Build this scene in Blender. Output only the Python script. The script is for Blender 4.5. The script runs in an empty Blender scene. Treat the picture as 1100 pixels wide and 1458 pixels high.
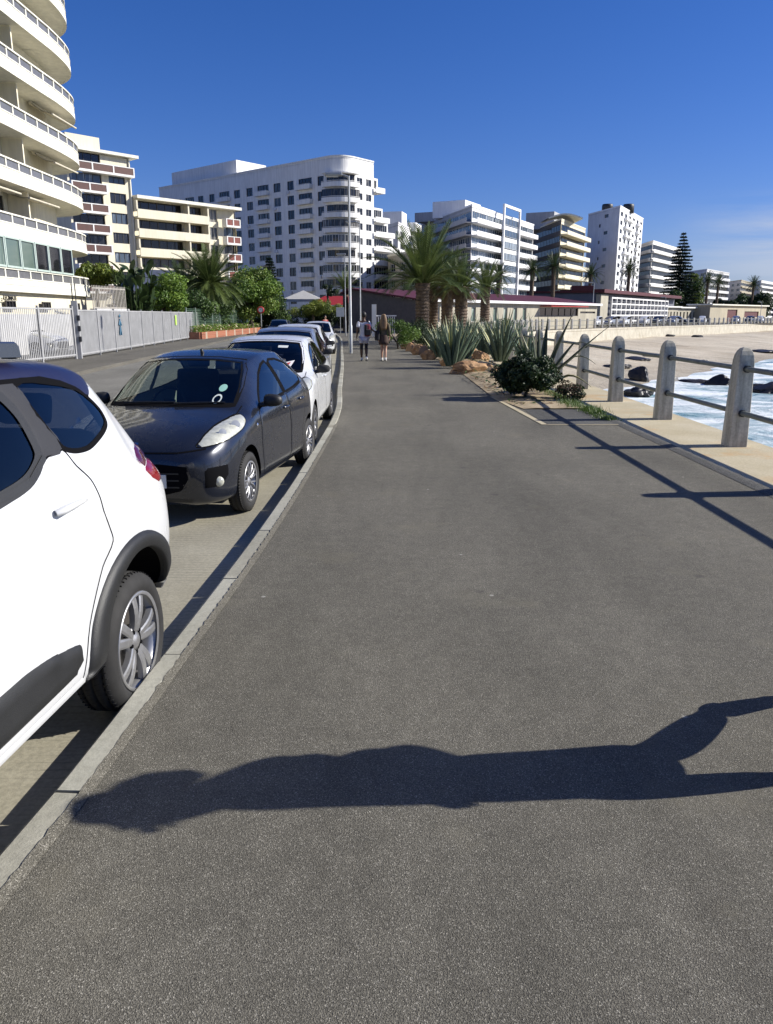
import bpy, bmesh, math, random
from mathutils import Vector, Matrix
from mathutils.bvhtree import BVHTree
from mathutils.geometry import delaunay_2d_cdt
from mathutils import noise as mnoise

scene = bpy.context.scene
COL = scene.collection
PI = math.pi
R = math.radians
rng = random.Random(7)

# ------------------------------------------------------------------ camera
CAM_H = 1.65
PITCH = math.atan(280.0 / 1100.0)
CP, SP = math.cos(PITCH), math.sin(PITCH)
cam_d = bpy.data.cameras.new("camera")
cam = bpy.data.objects.new("camera", cam_d)
COL.objects.link(cam)
cam.location = (0, 0, CAM_H)
cam.rotation_euler = (PI / 2 - PITCH, 0, 0)
cam_d.sensor_fit = 'VERTICAL'
cam_d.sensor_height = 36.0
cam_d.lens = 36.0 * 1100.0 / 1458.0
cam_d.clip_start = 0.05
cam_d.clip_end = 5000
scene.camera = cam


def at(px, py, t):
    """survey helper: where a direction measured on the photo lies at a forward distance t"""
    u = (px - 550.0) / 1100.0
    v = (729.0 - py) / 1100.0
    return Vector((u * t, (CP + v * SP) * t, CAM_H + (-SP + v * CP) * t))


def on(px, py, z=0.0):
    v = (729.0 - py) / 1100.0
    t = (CAM_H - z) / (SP - v * CP)
    p = at(px, py, t)
    return p


# ------------------------------------------------------------------ mesh builder
class MB:
    def __init__(self):
        self.v, self.f, self.m, self.s = [], [], [], []

    def add(self, vs, fs, mi=0, smooth=False):
        o = len(self.v)
        self.v.extend([tuple(p) for p in vs])
        for f in fs:
            self.f.append([i + o for i in f])
            self.m.append(mi)
            self.s.append(smooth)

    def box(self, c, s, rz=0.0, mi=0, M=None, bev=0.0):
        hx, hy, hz = s[0] / 2, s[1] / 2, s[2] / 2
        if bev <= 0:
            vs = [Vector((x, y, z)) for z in (-hz, hz) for y in (-hy, hy) for x in (-hx, hx)]
            fs = [(0, 2, 3, 1), (4, 5, 7, 6), (0, 1, 5, 4), (2, 6, 7, 3), (0, 4, 6, 2), (1, 3, 7, 5)]
        else:
            bm = bmesh.new()
            bmesh.ops.create_cube(bm, size=1.0)
            for v in bm.verts:
                v.co = Vector((v.co.x * s[0], v.co.y * s[1], v.co.z * s[2]))
            bmesh.ops.bevel(bm, geom=list(bm.edges), offset=bev, segments=2, affect='EDGES', profile=0.6)
            bm.verts.index_update()
            vs = [v.co.copy() for v in bm.verts]
            fs = [[v.index for v in f.verts] for f in bm.faces]
            bm.free()
        rot = Matrix.Rotation(rz, 3, 'Z') if rz else None
        out = []
        for p in vs:
            if rot:
                p = rot @ p
            p = p + Vector(c)
            if M:
                p = M @ p
            out.append(p)
        self.add(out, fs, mi)

    def prism(self, poly, z0, z1, mi=0, smooth=False):
        n = len(poly)
        a = sum(poly[i][0] * poly[(i + 1) % n][1] - poly[(i + 1) % n][0] * poly[i][1] for i in range(n))
        if a < 0:
            poly = poly[::-1]
        vs = [(p[0], p[1], z0) for p in poly] + [(p[0], p[1], z1) for p in poly]
        self.add(vs, [list(range(n - 1, -1, -1)), list(range(n, 2 * n))], mi)
        self.add(vs, [(i, (i + 1) % n, n + (i + 1) % n, n + i) for i in range(n)], mi, smooth)

    def tube(self, pts, rad, n=8, mi=0, cap=True, smooth=True, flat=1.0):
        pts = [Vector(p) for p in pts]
        if not hasattr(rad, '__len__'):
            rad = [rad] * len(pts)
        rings = []
        prev = None
        for i, p in enumerate(pts):
            d = (pts[min(i + 1, len(pts) - 1)] - pts[max(i - 1, 0)]).normalized()
            if prev is None:
                ref = Vector((0, 0, 1)) if abs(d.z) < 0.9 else Vector((1, 0, 0))
                x = d.cross(ref).normalized()
            else:
                x = (prev - d * prev.dot(d)).normalized()
            prev = x
            y = d.cross(x)
            rings.append([p + (x * math.cos(2 * PI * k / n) + y * math.sin(2 * PI * k / n) * flat) * rad[i] for k in range(n)])
        vs = [q for r in rings for q in r]
        fs = []
        for i in range(len(pts) - 1):
            for k in range(n):
                fs.append((i * n + k, i * n + (k + 1) % n, (i + 1) * n + (k + 1) % n, (i + 1) * n + k))
        self.add(vs, fs, mi, smooth)
        if cap:
            self.add(vs, [list(range(n - 1, -1, -1)), [(len(pts) - 1) * n + k for k in range(n)]], mi)

    def lathe(self, prof, n=24, mi=0, M=None, smooth=True, close=False):
        """prof: list of (r, z) turned about z"""
        vs, fs = [], []
        for r, z in prof:
            for k in range(n):
                a = 2 * PI * k / n
                p = Vector((r * math.cos(a), r * math.sin(a), z))
                vs.append(M @ p if M else p)
        m = len(prof)
        for i in range(m - 1 if not close else m):
            j = (i + 1) % m
            for k in range(n):
                fs.append((i * n + k, i * n + (k + 1) % n, j * n + (k + 1) % n, j * n + k))
        self.add(vs, fs, mi, smooth)

    def quad(self, a, b, c, d, mi=0):
        self.add([a, b, c, d], [(0, 1, 2, 3)], mi)

    def mesh(self, name, mats):
        me = bpy.data.meshes.new(name)
        me.from_pydata(self.v, [], self.f)
        for m in (mats if isinstance(mats, (list, tuple)) else [mats]):
            me.materials.append(m)
        me.polygons.foreach_set('material_index', self.m)
        me.polygons.foreach_set('use_smooth', self.s)
        me.update()
        return me

    def build(self, name, mats, parent=None, loc=None, rz=0.0):
        return link(name, self.mesh(name, mats), parent, loc, rz)


def link(name, me, parent=None, loc=None, rz=0.0):
    o = bpy.data.objects.new(name, me)
    COL.objects.link(o)
    if parent is not None:
        o.parent = parent
    if loc is not None:
        o.location = loc
    if rz:
        o.rotation_euler = (0, 0, rz)
    return o


def tag(o, label=None, cat=None, group=None, kind=None):
    if label:
        o['label'] = label
    if cat:
        o['category'] = cat
    if group:
        o['group'] = group
    if kind:
        o['kind'] = kind
    return o


def empty(name, loc=(0, 0, 0), rz=0.0, label=None, cat=None, group=None):
    o = bpy.data.objects.new(name, None)
    COL.objects.link(o)
    o.location = loc
    o.rotation_euler = (0, 0, rz)
    o.empty_display_size = 0.2
    return tag(o, label, cat, group)


def copy_tree(o, parent=None):
    c = o.copy()
    COL.objects.link(c)
    c.parent = parent
    for ch in list(o.children):
        copy_tree(ch, c)
    return c


def fix_normals(o):
    bm = bmesh.new()
    bm.from_mesh(o.data)
    bmesh.ops.recalc_face_normals(bm, faces=bm.faces)
    bm.to_mesh(o.data)
    bm.free()


# ------------------------------------------------------------------ materials
MATS = {}


def nodes_of(name):
    m = bpy.data.materials.new(name)
    m.use_nodes = True
    nt = m.node_tree
    b = nt.nodes['Principled BSDF']
    return m, nt, b


def N(nt, t, **kw):
    n = nt.nodes.new(t)
    for k, v in kw.items():
        if k in n.inputs:
            n.inputs[k].default_value = v
        else:
            setattr(n, k, v)
    return n


def rgb(c):
    return (c[0], c[1], c[2], 1.0)


def noise(nt, scale, detail=4, rough=0.55, vec=None, dist=0.0):
    n = N(nt, 'ShaderNodeTexNoise')
    n.inputs['Scale'].default_value = scale
    n.inputs['Detail'].default_value = detail
    n.inputs['Roughness'].default_value = rough
    n.inputs['Distortion'].default_value = dist
    if vec is not None:
        nt.links.new(vec, n.inputs['Vector'])
    return n


def ramp(nt, src, stops):
    r = N(nt, 'ShaderNodeValToRGB')
    el = r.color_ramp.elements
    while len(el) < len(stops):
        el.new(0.5)
    for e, (p, c) in zip(el, stops):
        e.position = p
        e.color = rgb(c) if hasattr(c, '__len__') else (c, c, c, 1)
    nt.links.new(src, r.inputs['Fac'])
    return r


def mixc(nt, fac, a, b, mode='MIX'):
    m = N(nt, 'ShaderNodeMix', data_type='RGBA', blend_type=mode)
    for sock, val in ((m.inputs[0], fac), (m.inputs[6], a), (m.inputs[7], b)):
        if hasattr(val, 'is_linked') or isinstance(val, bpy.types.NodeSocket):
            nt.links.new(val, sock)
        elif hasattr(val, '__len__'):
            sock.default_value = rgb(val)
        else:
            sock.default_value = val
    return m.outputs[2]


def coords(nt, kind='Object', scale=(1, 1, 1)):
    tc = N(nt, 'ShaderNodeTexCoord')
    if scale == (1, 1, 1):
        return tc.outputs[kind]
    mp = N(nt, 'ShaderNodeMapping')
    mp.inputs['Scale'].default_value = scale
    nt.links.new(tc.outputs[kind], mp.inputs['Vector'])
    return mp.outputs['Vector']


def bump(nt, b, h, strength=0.3, dist=0.01):
    n = N(nt, 'ShaderNodeBump')
    n.inputs['Strength'].default_value = strength
    n.inputs['Distance'].default_value = dist
    nt.links.new(h, n.inputs['Height'])
    nt.links.new(n.outputs['Normal'], b.inputs['Normal'])
    return n


def mat(name, c, rough=0.6, metal=0.0, var=0.12, vs=3.0, bmp=0.0, bs=40.0, c2=None, spec=None, coat=0.0, dirt=0.0):
    if name in MATS:
        return MATS[name]
    m, nt, b = nodes_of(name)
    co = coords(nt)
    n = noise(nt, vs, 5, 0.6, co)
    lo = c2 if c2 else [x * (1 - var) for x in c]
    hi = c if c2 else [min(1, x * (1 + var)) for x in c]
    r = ramp(nt, n.outputs['Fac'], [(0.3, lo), (0.7, hi)])
    out = r.outputs['Color']
    if dirt > 0:
        co2 = coords(nt, 'Object', (1.3, 1.3, 0.12))
        n2 = noise(nt, 2.2, 6, 0.65, co2)
        r2 = ramp(nt, n2.outputs['Fac'], [(0.42, 1 - dirt), (0.6, 1.0)])
        out = mixc(nt, 1.0, out, r2.outputs['Color'], 'MULTIPLY')
    nt.links.new(out, b.inputs['Base Color'])
    b.inputs['Roughness'].default_value = rough
    b.inputs['Metallic'].default_value = metal
    if spec is not None:
        b.inputs['Specular IOR Level'].default_value = spec
    if coat:
        b.inputs['Coat Weight'].default_value = coat
        b.inputs['Coat Roughness'].default_value = 0.04
    if bmp > 0:
        n3 = noise(nt, bs, 4, 0.6, co)
        bump(nt, b, n3.outputs['Fac'], bmp, 0.02)
    MATS[name] = m
    return m


def glass_mat(name, tint=(0.5, 0.55, 0.55), refl=(1, 1, 1), ior=1.5, rough=0.02):
    if name in MATS:
        return MATS[name]
    m = bpy.data.materials.new(name)
    m.use_nodes = True
    nt = m.node_tree
    nt.nodes.clear()
    out = N(nt, 'ShaderNodeOutputMaterial')
    tr = N(nt, 'ShaderNodeBsdfTransparent')
    tr.inputs['Color'].default_value = rgb(tint)
    gl = N(nt, 'ShaderNodeBsdfGlossy')
    gl.inputs['Roughness'].default_value = rough
    gl.inputs['Color'].default_value = rgb(refl)
    lw = N(nt, 'ShaderNodeLayerWeight')
    lw.inputs['Blend'].default_value = 0.5
    pw = N(nt, 'ShaderNodeMath', operation='POWER')
    pw.inputs[1].default_value = 4.0
    nt.links.new(lw.outputs['Facing'], pw.inputs[0])
    fr = N(nt, 'ShaderNodeMath', operation='MULTIPLY_ADD')
    f0 = ((ior - 1) / (ior + 1)) ** 2
    fr.inputs[1].default_value = 1 - f0
    fr.inputs[2].default_value = f0
    nt.links.new(pw.outputs[0], fr.inputs[0])
    mx = N(nt, 'ShaderNodeMixShader')
    nt.links.new(fr.outputs[0], mx.inputs[0])
    nt.links.new(tr.outputs[0], mx.inputs[1])
    nt.links.new(gl.outputs[0], mx.inputs[2])
    nt.links.new(mx.outputs[0], out.inputs[0])
    MATS[name] = m
    return m


def pane_mat(name, c, c2, scale=0.5):
    """window panes of far buildings: dark rooms, some with curtains or blinds"""
    if name in MATS:
        return MATS[name]
    m, nt, b = nodes_of(name)
    oi = N(nt, 'ShaderNodeObjectInfo')
    co = coords(nt, 'Object', (2.6, 2.6, 0.25))
    n = noise(nt, 1.4, 3, 0.6, co)
    ad = N(nt, 'ShaderNodeMath', operation='ADD')
    nt.links.new(n.outputs['Fac'], ad.inputs[0])
    ml = N(nt, 'ShaderNodeMath', operation='MULTIPLY_ADD')
    ml.inputs[1].default_value = 0.5
    ml.inputs[2].default_value = -0.28
    nt.links.new(oi.outputs['Random'], ml.inputs[0])
    nt.links.new(ml.outputs[0], ad.inputs[1])
    r = ramp(nt, ad.outputs[0], [(0.45, c), (0.58, c), (0.72, c2)])
    nt.links.new(r.outputs['Color'], b.inputs['Base Color'])
    b.inputs['Roughness'].default_value = 0.06
    MATS[name] = m
    return m


def leaf_mat(name, c, c2, scale=1.5, rough=0.5, trans=0.25):
    if name in MATS:
        return MATS[name]
    m, nt, b = nodes_of(name)
    co = coords(nt)
    n = noise(nt, scale, 3, 0.6, co)
    n2 = noise(nt, scale * 9, 2, 0.6, co)
    a = N(nt, 'ShaderNodeMath', operation='MULTIPLY_ADD')
    a.inputs[1].default_value = 0.5
    nt.links.new(n2.outputs['Fac'], a.inputs[0])
    nt.links.new(n.outputs['Fac'], a.inputs[2])
    r = ramp(nt, a.outputs[0], [(0.55, c), (0.95, c2)])
    nt.links.new(r.outputs['Color'], b.inputs['Base Color'])
    b.inputs['Roughness'].default_value = rough
    b.inputs['Specular IOR Level'].default_value = 0.35
    if trans > 0:
        tl = N(nt, 'ShaderNodeBsdfTranslucent')
        nt.links.new(r.outputs['Color'], tl.inputs['Color'])
        mx = N(nt, 'ShaderNodeMixShader')
        mx.inputs[0].default_value = trans
        out = nt.nodes['Material Output']
        nt.links.new(b.outputs[0], mx.inputs[1])
        nt.links.new(tl.outputs[0], mx.inputs[2])
        nt.links.new(mx.outputs[0], out.inputs[0])
    MATS[name] = m
    return m


def catmull(pts, n):
    """dense curve through tuples"""
    out = []
    P = [Vector(p) for p in pts]
    for i in range(len(P) - 1):
        p0 = P[max(i - 1, 0)]
        p1, p2 = P[i], P[i + 1]
        p3 = P[min(i + 2, len(P) - 1)]
        for k in range(n):
            t = k / n
            out.append(0.5 * ((2 * p1) + (p2 - p0) * t + (2 * p0 - 5 * p1 + 4 * p2 - p3) * t * t + (3 * p1 - p0 - 3 * p2 + p3) * t ** 3))
    out.append(P[-1].copy())
    return out


def offset_line(pts, d):
    """offset an open plan polyline to its right by d"""
    out = []
    for i, p in enumerate(pts):
        a = Vector(pts[max(i - 1, 0)][:2])
        b = Vector(pts[min(i + 1, len(pts) - 1)][:2])
        t = (b - a).normalized()
        out.append((p[0] + t.y * d, p[1] - t.x * d))
    return out


def ribbon(mb, A, B, za, zb=None, mi=0):
    """sheet between two plan polylines of the same length"""
    if zb is None:
        zb = za
    vs = [(p[0], p[1], za) for p in A] + [(p[0], p[1], zb) for p in B]
    n = len(A)
    fs = []
    for i in range(n - 1):
        f = [i, n + i, n + i + 1, i + 1]
        a = Vector(vs[f[0]]); b = Vector(vs[f[1]]); c = Vector(vs[f[2]])
        if (b - a).cross(c - a).z < 0:
            f = f[::-1]
        fs.append(f)
    mb.add(vs, fs, mi)


def resample(pts, step):
    P = [Vector(p[:2]) for p in pts]
    out = [P[0].copy()]
    acc = 0.0
    for a, b in zip(P[:-1], P[1:]):
        L = (b - a).length
        d = step - acc
        while d <= L:
            out.append(a.lerp(b, d / L))
            d += step
        acc = (acc + L) % step if L + acc >= step else acc + L
    return out


def text_mesh(s, size, depth=0.01):
    cu = bpy.data.curves.new('t', 'FONT')
    cu.body = s
    cu.size = size
    cu.extrude = depth
    cu.align_x = 'CENTER'
    cu.align_y = 'CENTER'
    o = bpy.data.objects.new('t', cu)
    COL.objects.link(o)
    dg = bpy.context.evaluated_depsgraph_get()
    me = bpy.data.meshes.new_from_object(o.evaluated_get(dg))
    bpy.data.objects.remove(o)
    return me


def pchip(xs, ys):
    n = len(xs)
    h = [xs[i + 1] - xs[i] for i in range(n - 1)]
    d = [(ys[i + 1] - ys[i]) / h[i] for i in range(n - 1)]
    m = [0.0] * n
    m[0], m[-1] = d[0], d[-1]
    for i in range(1, n - 1):
        if d[i - 1] * d[i] <= 0:
            m[i] = 0
        else:
            w1, w2 = 2 * h[i] + h[i - 1], h[i] + 2 * h[i - 1]
            m[i] = (w1 + w2) / (w1 / d[i - 1] + w2 / d[i])

    def f(x):
        x = min(max(x, xs[0]), xs[-1])
        i = 0
        while i < n - 2 and x > xs[i + 1]:
            i += 1
        t = (x - xs[i]) / h[i]
        return ((2 * t ** 3 - 3 * t ** 2 + 1) * ys[i] + (t ** 3 - 2 * t ** 2 + t) * h[i] * m[i] + (-2 * t ** 3 + 3 * t ** 2) * ys[i + 1] + (t ** 3 - t ** 2) * h[i] * m[i + 1])
    return f


def plan_curve(pts, step=0.5, grow=1.01):
    """smooth x = f(y) line through plan points"""
    f = pchip([p[1] for p in pts], [p[0] for p in pts])
    y = pts[0][1]
    out = []
    while y < pts[-1][1]:
        out.append((f(y), y))
        step *= grow
        y += step
    out.append(tuple(pts[-1][:2]))
    return out
# ------------------------------------------------------------------ materials of the setting
def asphalt(name, lo, hi, stone, scale=150.0, patch=None):
    m, nt, b = nodes_of(name)
    co = coords(nt)
    v = N(nt, 'ShaderNodeTexVoronoi', feature='F1')
    v.inputs['Scale'].default_value = scale
    nt.links.new(co, v.inputs['Vector'])
    sep = N(nt, 'ShaderNodeSeparateColor')
    nt.links.new(v.outputs['Color'], sep.inputs['Color'])
    r = ramp(nt, sep.outputs[0], [(0.0, lo), (0.62, hi), (0.9, [x * 1.25 for x in hi]), (0.985, stone)])
    n1 = noise(nt, 0.55, 6, 0.6, co)
    r1 = ramp(nt, n1.outputs['Fac'], [(0.3, 0.86), (0.7, 1.1)])
    n2 = noise(nt, 9.0, 5, 0.7, co)
    r2 = ramp(nt, n2.outputs['Fac'], [(0.32, 0.86), (0.68, 1.1)])
    c = mixc(nt, 1.0, r.outputs['Color'], r1.outputs['Color'], 'MULTIPLY')
    c = mixc(nt, 1.0, c, r2.outputs['Color'], 'MULTIPLY')
    # dark pits between the stones
    n4 = noise(nt, scale * 0.8, 2, 0.6, co)
    r4 = ramp(nt, n4.outputs['Fac'], [(0.37, 0.25), (0.5, 1.0)])
    c = mixc(nt, 0.8, c, r4.outputs['Color'], 'MULTIPLY')
    if patch:
        n3 = noise(nt, 1.3, 5, 0.6, co)
        r3 = ramp(nt, n3.outputs['Fac'], [(0.58, 0.0), (0.72, 0.5)])
        c = mixc(nt, r3.outputs['Color'], c, patch)
    # worn lighter tracks, old stains, and the odd pale speck of gum or paint
    n6 = noise(nt, 0.9, 5, 0.62, coords(nt, 'Object', (1.0, 0.22, 1.0)), 0.5)
    r6 = ramp(nt, n6.outputs['Fac'], [(0.36, 0.84), (0.5, 1.0), (0.66, 1.12)])
    c = mixc(nt, 1.0, c, r6.outputs['Color'], 'MULTIPLY')
    v2 = N(nt, 'ShaderNodeTexVoronoi', feature='F1')
    v2.inputs['Scale'].default_value = 2.1
    nt.links.new(co, v2.inputs['Vector'])
    r7 = ramp(nt, v2.outputs['Distance'], [(0.022, 0.75), (0.034, 0.0)])
    c = mixc(nt, r7.outputs['Color'], c, (0.36, 0.35, 0.31))
    v3 = N(nt, 'ShaderNodeTexVoronoi', feature='F1')
    v3.inputs['Scale'].default_value = 1.3
    nt.links.new(coords(nt, 'Object', (1, 1, 0.5)), v3.inputs['Vector'])
    r8 = ramp(nt, v3.outputs['Distance'], [(0.03, 0.55), (0.06, 0.0)])
    c = mixc(nt, r8.outputs['Color'], c, (0.05, 0.048, 0.045))
    nt.links.new(c, b.inputs['Base Color'])
    b.inputs['Roughness'].default_value = 0.85
    b.inputs['Specular IOR Level'].default_value = 0.25
    mx = N(nt, 'ShaderNodeMath', operation='ADD')
    nt.links.new(v.outputs['Distance'], mx.inputs[0])
    nt.links.new(n4.outputs['Fac'], mx.inputs[1])
    bump(nt, b, mx.outputs[0], 0.6, 0.004)
    return m


M_ASPH = asphalt('promenade_asphalt', (0.09, 0.083, 0.067), (0.149, 0.139, 0.112), (0.34, 0.32, 0.27), scale=300, patch=(0.168, 0.152, 0.112))
M_ASPH2 = asphalt('patch_asphalt', (0.06, 0.06, 0.057), (0.115, 0.112, 0.104), (0.2, 0.2, 0.18))
M_ROAD = asphalt('road_asphalt', (0.13, 0.125, 0.11), (0.2, 0.195, 0.175), (0.3, 0.29, 0.27))
M_PAVE = asphalt('far_pavement_asphalt', (0.085, 0.08, 0.068), (0.14, 0.13, 0.11), (0.2, 0.2, 0.18))


def concrete(name, lo, hi, stain=None, bmp=0.25, bs=90, streak=0.0, stain_lim=(0.55, 0.7)):
    m, nt, b = nodes_of(name)
    co = coords(nt)
    n1 = noise(nt, 1.2, 7, 0.62, co)
    r = ramp(nt, n1.outputs['Fac'], [(0.32, lo), (0.68, hi)])
    n2 = noise(nt, 38, 4, 0.7, co)
    r2 = ramp(nt, n2.outputs['Fac'], [(0.3, 0.8), (0.62, 1.06)])
    c = mixc(nt, 1.0, r.outputs['Color'], r2.outputs['Color'], 'MULTIPLY')
    if stain:
        n3 = noise(nt, 0.8, 5, 0.65, coords(nt, 'Object', (1, 1, 0.5)))
        r3 = ramp(nt, n3.outputs['Fac'], [(stain_lim[0], 0.0), (stain_lim[1], 0.85)])
        c = mixc(nt, r3.outputs['Color'], c, stain)
    if streak > 0:
        n4 = noise(nt, 5, 5, 0.7, coords(nt, 'Object', (1.4, 1.4, 0.16)))
        r4 = ramp(nt, n4.outputs['Fac'], [(0.4, 1 - streak), (0.62, 1.0)])
        c = mixc(nt, 1.0, c, r4.outputs['Color'], 'MULTIPLY')
    nt.links.new(c, b.inputs['Base Color'])
    b.inputs['Roughness'].default_value = 0.85
    n5 = noise(nt, bs, 4, 0.7, co)
    bump(nt, b, n5.outputs['Fac'], bmp, 0.006)
    return m


M_KERB = concrete('kerb_concrete', (0.3, 0.29, 0.235), (0.4, 0.39, 0.325), bmp=0.35)
M_LEDGE = concrete('ledge_concrete', (0.4, 0.34, 0.215), (0.49, 0.43, 0.3), stain=(0.47, 0.28, 0.11), bmp=0.3)
M_WALL = concrete('sea_wall_concrete', (0.46, 0.42, 0.33), (0.6, 0.56, 0.46), stain=(0.36, 0.31, 0.22), streak=0.25)
M_POST = concrete('post_concrete', (0.54, 0.5, 0.4), (0.7, 0.65, 0.53), stain=(0.2, 0.165, 0.13), streak=0.4, stain_lim=(0.54, 0.68))


def bay_mat():
    m, nt, b = nodes_of('parking_bay_concrete')
    co = coords(nt)
    n1 = noise(nt, 1.0, 6, 0.62, co)
    r = ramp(nt, n1.outputs['Fac'], [(0.3, (0.245, 0.226, 0.166)), (0.7, (0.335, 0.313, 0.242))])
    n2 = noise(nt, 46, 4, 0.7, co)
    r2 = ramp(nt, n2.outputs['Fac'], [(0.3, 0.75), (0.62, 1.06)])
    c = mixc(nt, 1.0, r.outputs['Color'], r2.outputs['Color'], 'MULTIPLY')
    w = N(nt, 'ShaderNodeTexWave', wave_type='BANDS', bands_direction='Y')
    w.inputs['Scale'].default_value = 5.5
    w.inputs['Distortion'].default_value = 1.6
    w.inputs['Detail'].default_value = 3
    nt.links.new(co, w.inputs['Vector'])
    r3 = ramp(nt, w.outputs['Fac'], [(0.0, 0.55), (0.12, 1.0)])
    n3 = noise(nt, 1.7, 3, 0.5, co)
    r4 = ramp(nt, n3.outputs['Fac'], [(0.42, 0.0), (0.6, 0.8)])
    c = mixc(nt, r4.outputs['Color'], c, mixc(nt, 1.0, c, r3.outputs['Color'], 'MULTIPLY'))
    nt.links.new(c, b.inputs['Base Color'])
    b.inputs['Roughness'].default_value = 0.9
    bump(nt, b, n2.outputs['Fac'], 0.3, 0.006)
    return m


M_BAY = bay_mat()
M_LAND = mat('land_earth', (0.16, 0.14, 0.1), 0.95, var=0.25, vs=0.2)
M_WHITE_LINE = mat('road_paint', (0.62, 0.62, 0.58), 0.7, var=0.15, vs=12)

# ------------------------------------------------------------------ plan lines
ROAD_Z = -0.115
_k = [(-1.2, -6.0), (-1.17, -2.0)]
for q in [(0, 1280), (85, 1175), (250, 950), (385, 760), (440, 672), (480, 600), (487, 550), (489, 520), (488, 500)]:
    p = on(*q)
    _k.append((p.x, p.y))
_k += [(-3.3, 58.0), (-5.2, 78.0), (-8.5, 98.0), (-17.0, 125.0), (-40.0, 165.0)]
KERB = plan_curve(_k, 0.4)
WALLP = [(4.95, -8), (4.95, 10), (4.95, 35), (6.6, 50), (10.2, 66), (13.6, 78), (18, 89), (27.5, 104), (42, 123), (59, 143), (90, 181), (140, 235), (220, 320), (420, 520)]
WALL = plan_curve(WALLP, 0.8)

SEA_Z = -3.35

# land
mb = MB()
left = [(-900.0, p[1] * (1 if p[1] < 300 else 1.0)) for p in WALL]
ribbon(mb, left, [(p[0] - 0.3, p[1]) for p in WALL], -0.13)
far_y = WALL[-1][1]
mb.quad((-900, far_y, -0.13), (420, far_y, -0.13), (420, 1600, -0.13), (-900, 1600, -0.13))
mb.quad((-900, -40, -0.13), (4.65, -40, -0.13), (4.65, -8, -0.13), (-900, -8, -0.13))
tag(mb.build('ground', M_LAND), kind='structure')

# promenade asphalt
n = 90


def even(pts, n):
    P = [Vector(p) for p in pts]
    L = [0]
    for a, b in zip(P[:-1], P[1:]):
        L.append(L[-1] + (b - a).length)
    out = []
    j = 0
    for i in range(n):
        t = L[-1] * i / (n - 1)
        while j < len(P) - 2 and L[j + 1] < t:
            j += 1
        k = (t - L[j]) / max(1e-6, L[j + 1] - L[j])
        q = P[j].lerp(P[j + 1], k)
        out.append((q.x, q.y))
    return out


KA = [p for p in KERB if p[1] < 126]
WA = [p for p in offset_line(WALL, -0.45) if p[1] < 150]
mb = MB()
ribbon(mb, even(KA, n), even(WA, n), 0.0)
far_a, far_b = even(KA, n)[-1], even(WA, n)[-1]
mb.quad((far_a[0], far_a[1], 0), (far_b[0], far_b[1], 0), (95, 186, 0), (-10, 190, 0))
tag(mb.build('promenade_pavement', M_ASPH), kind='structure')
mb = MB()
wb = [p for p in offset_line(WALL, -0.45) if p[1] >= 140]
ribbon(mb, wb, offset_line(wb, -18), -0.02)
tag(mb.build('far_promenade', M_LEDGE), kind='structure')

# kerb: one row of cast stones with open joints
mb = MB()
ks = resample([p for p in KERB if p[1] < 80], 0.05)
per = 24
first = 7
i = first
while i + per < len(ks):
    seg = ks[i:i + per]
    o = offset_line([(p.x, p.y) for p in seg], -0.12)
    c1, c2 = rng.uniform(-0.003, 0.003), rng.uniform(-0.002, 0.003)
    A, B = [], []
    m = len(seg)
    prof = [(0.0, -0.12), (0.0, 0.006 + c2), (0.012, 0.014 + c2), (0.096, 0.012 + c2), (0.116, -0.004), (0.124, -0.03), (0.128, ROAD_Z - 0.03)]
    vs, fs = [], []
    for k, p in enumerate(seg):
        d = (Vector(o[k]) - Vector((p.x, p.y))).normalized()
        for w, z in prof:
            q = Vector((p.x, p.y)) + d * (w + c1)
            vs.append((q.x, q.y, z))
    np_ = len(prof)
    for k in range(m - 1):
        for j in range(np_ - 1):
            fs.append((k * np_ + j, k * np_ + j + 1, (k + 1) * np_ + j + 1, (k + 1) * np_ + j))
    fs.append(list(range(np_)))
    fs.append([(m - 1) * np_ + j for j in range(np_ - 1, -1, -1)])
    mb.add(vs, fs, 0 if rng.random() < 0.55 else 1)
    i += per - 1 + 0
    # open joint about 1 cm: the next stone starts a little further on
    if i + 1 < len(ks):
        ks[i] = ks[i].lerp(ks[i + 1], 0.3)
M_KERB2 = concrete('kerb_concrete_older', (0.24, 0.23, 0.18), (0.37, 0.355, 0.29), stain=(0.17, 0.155, 0.12), bmp=0.45)
ko = mb.build('kerb', [M_KERB, M_KERB2])
fix_normals(ko)
tag(ko, kind='structure')

# ragged asphalt lip along the kerb
mb = MB()
ks2 = resample([p for p in KERB if -1 < p[1] < 12], 0.02)
pts_a = [(p.x, p.y) for p in ks2]
inn = offset_line(pts_a, 0.03)
vs, fs = [], []
for k in range(len(ks2)):
    d = (Vector(inn[k]) - Vector(pts_a[k])).normalized()
    e = -0.006 + 0.012 * mnoise.noise(Vector((pts_a[k][0] * 9, pts_a[k][1] * 22, 0)))
    a = Vector(pts_a[k]) + d * e
    b2 = Vector(pts_a[k]) + d * 0.03
    vs += [(a.x, a.y, 0.0185), (b2.x, b2.y, 0.004)]
    if k:
        fs.append((2 * k - 2, 2 * k - 1, 2 * k + 1, 2 * k))
mb.add(vs, fs)
tag(mb.build('pavement_edge', M_ASPH), kind='structure')

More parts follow.
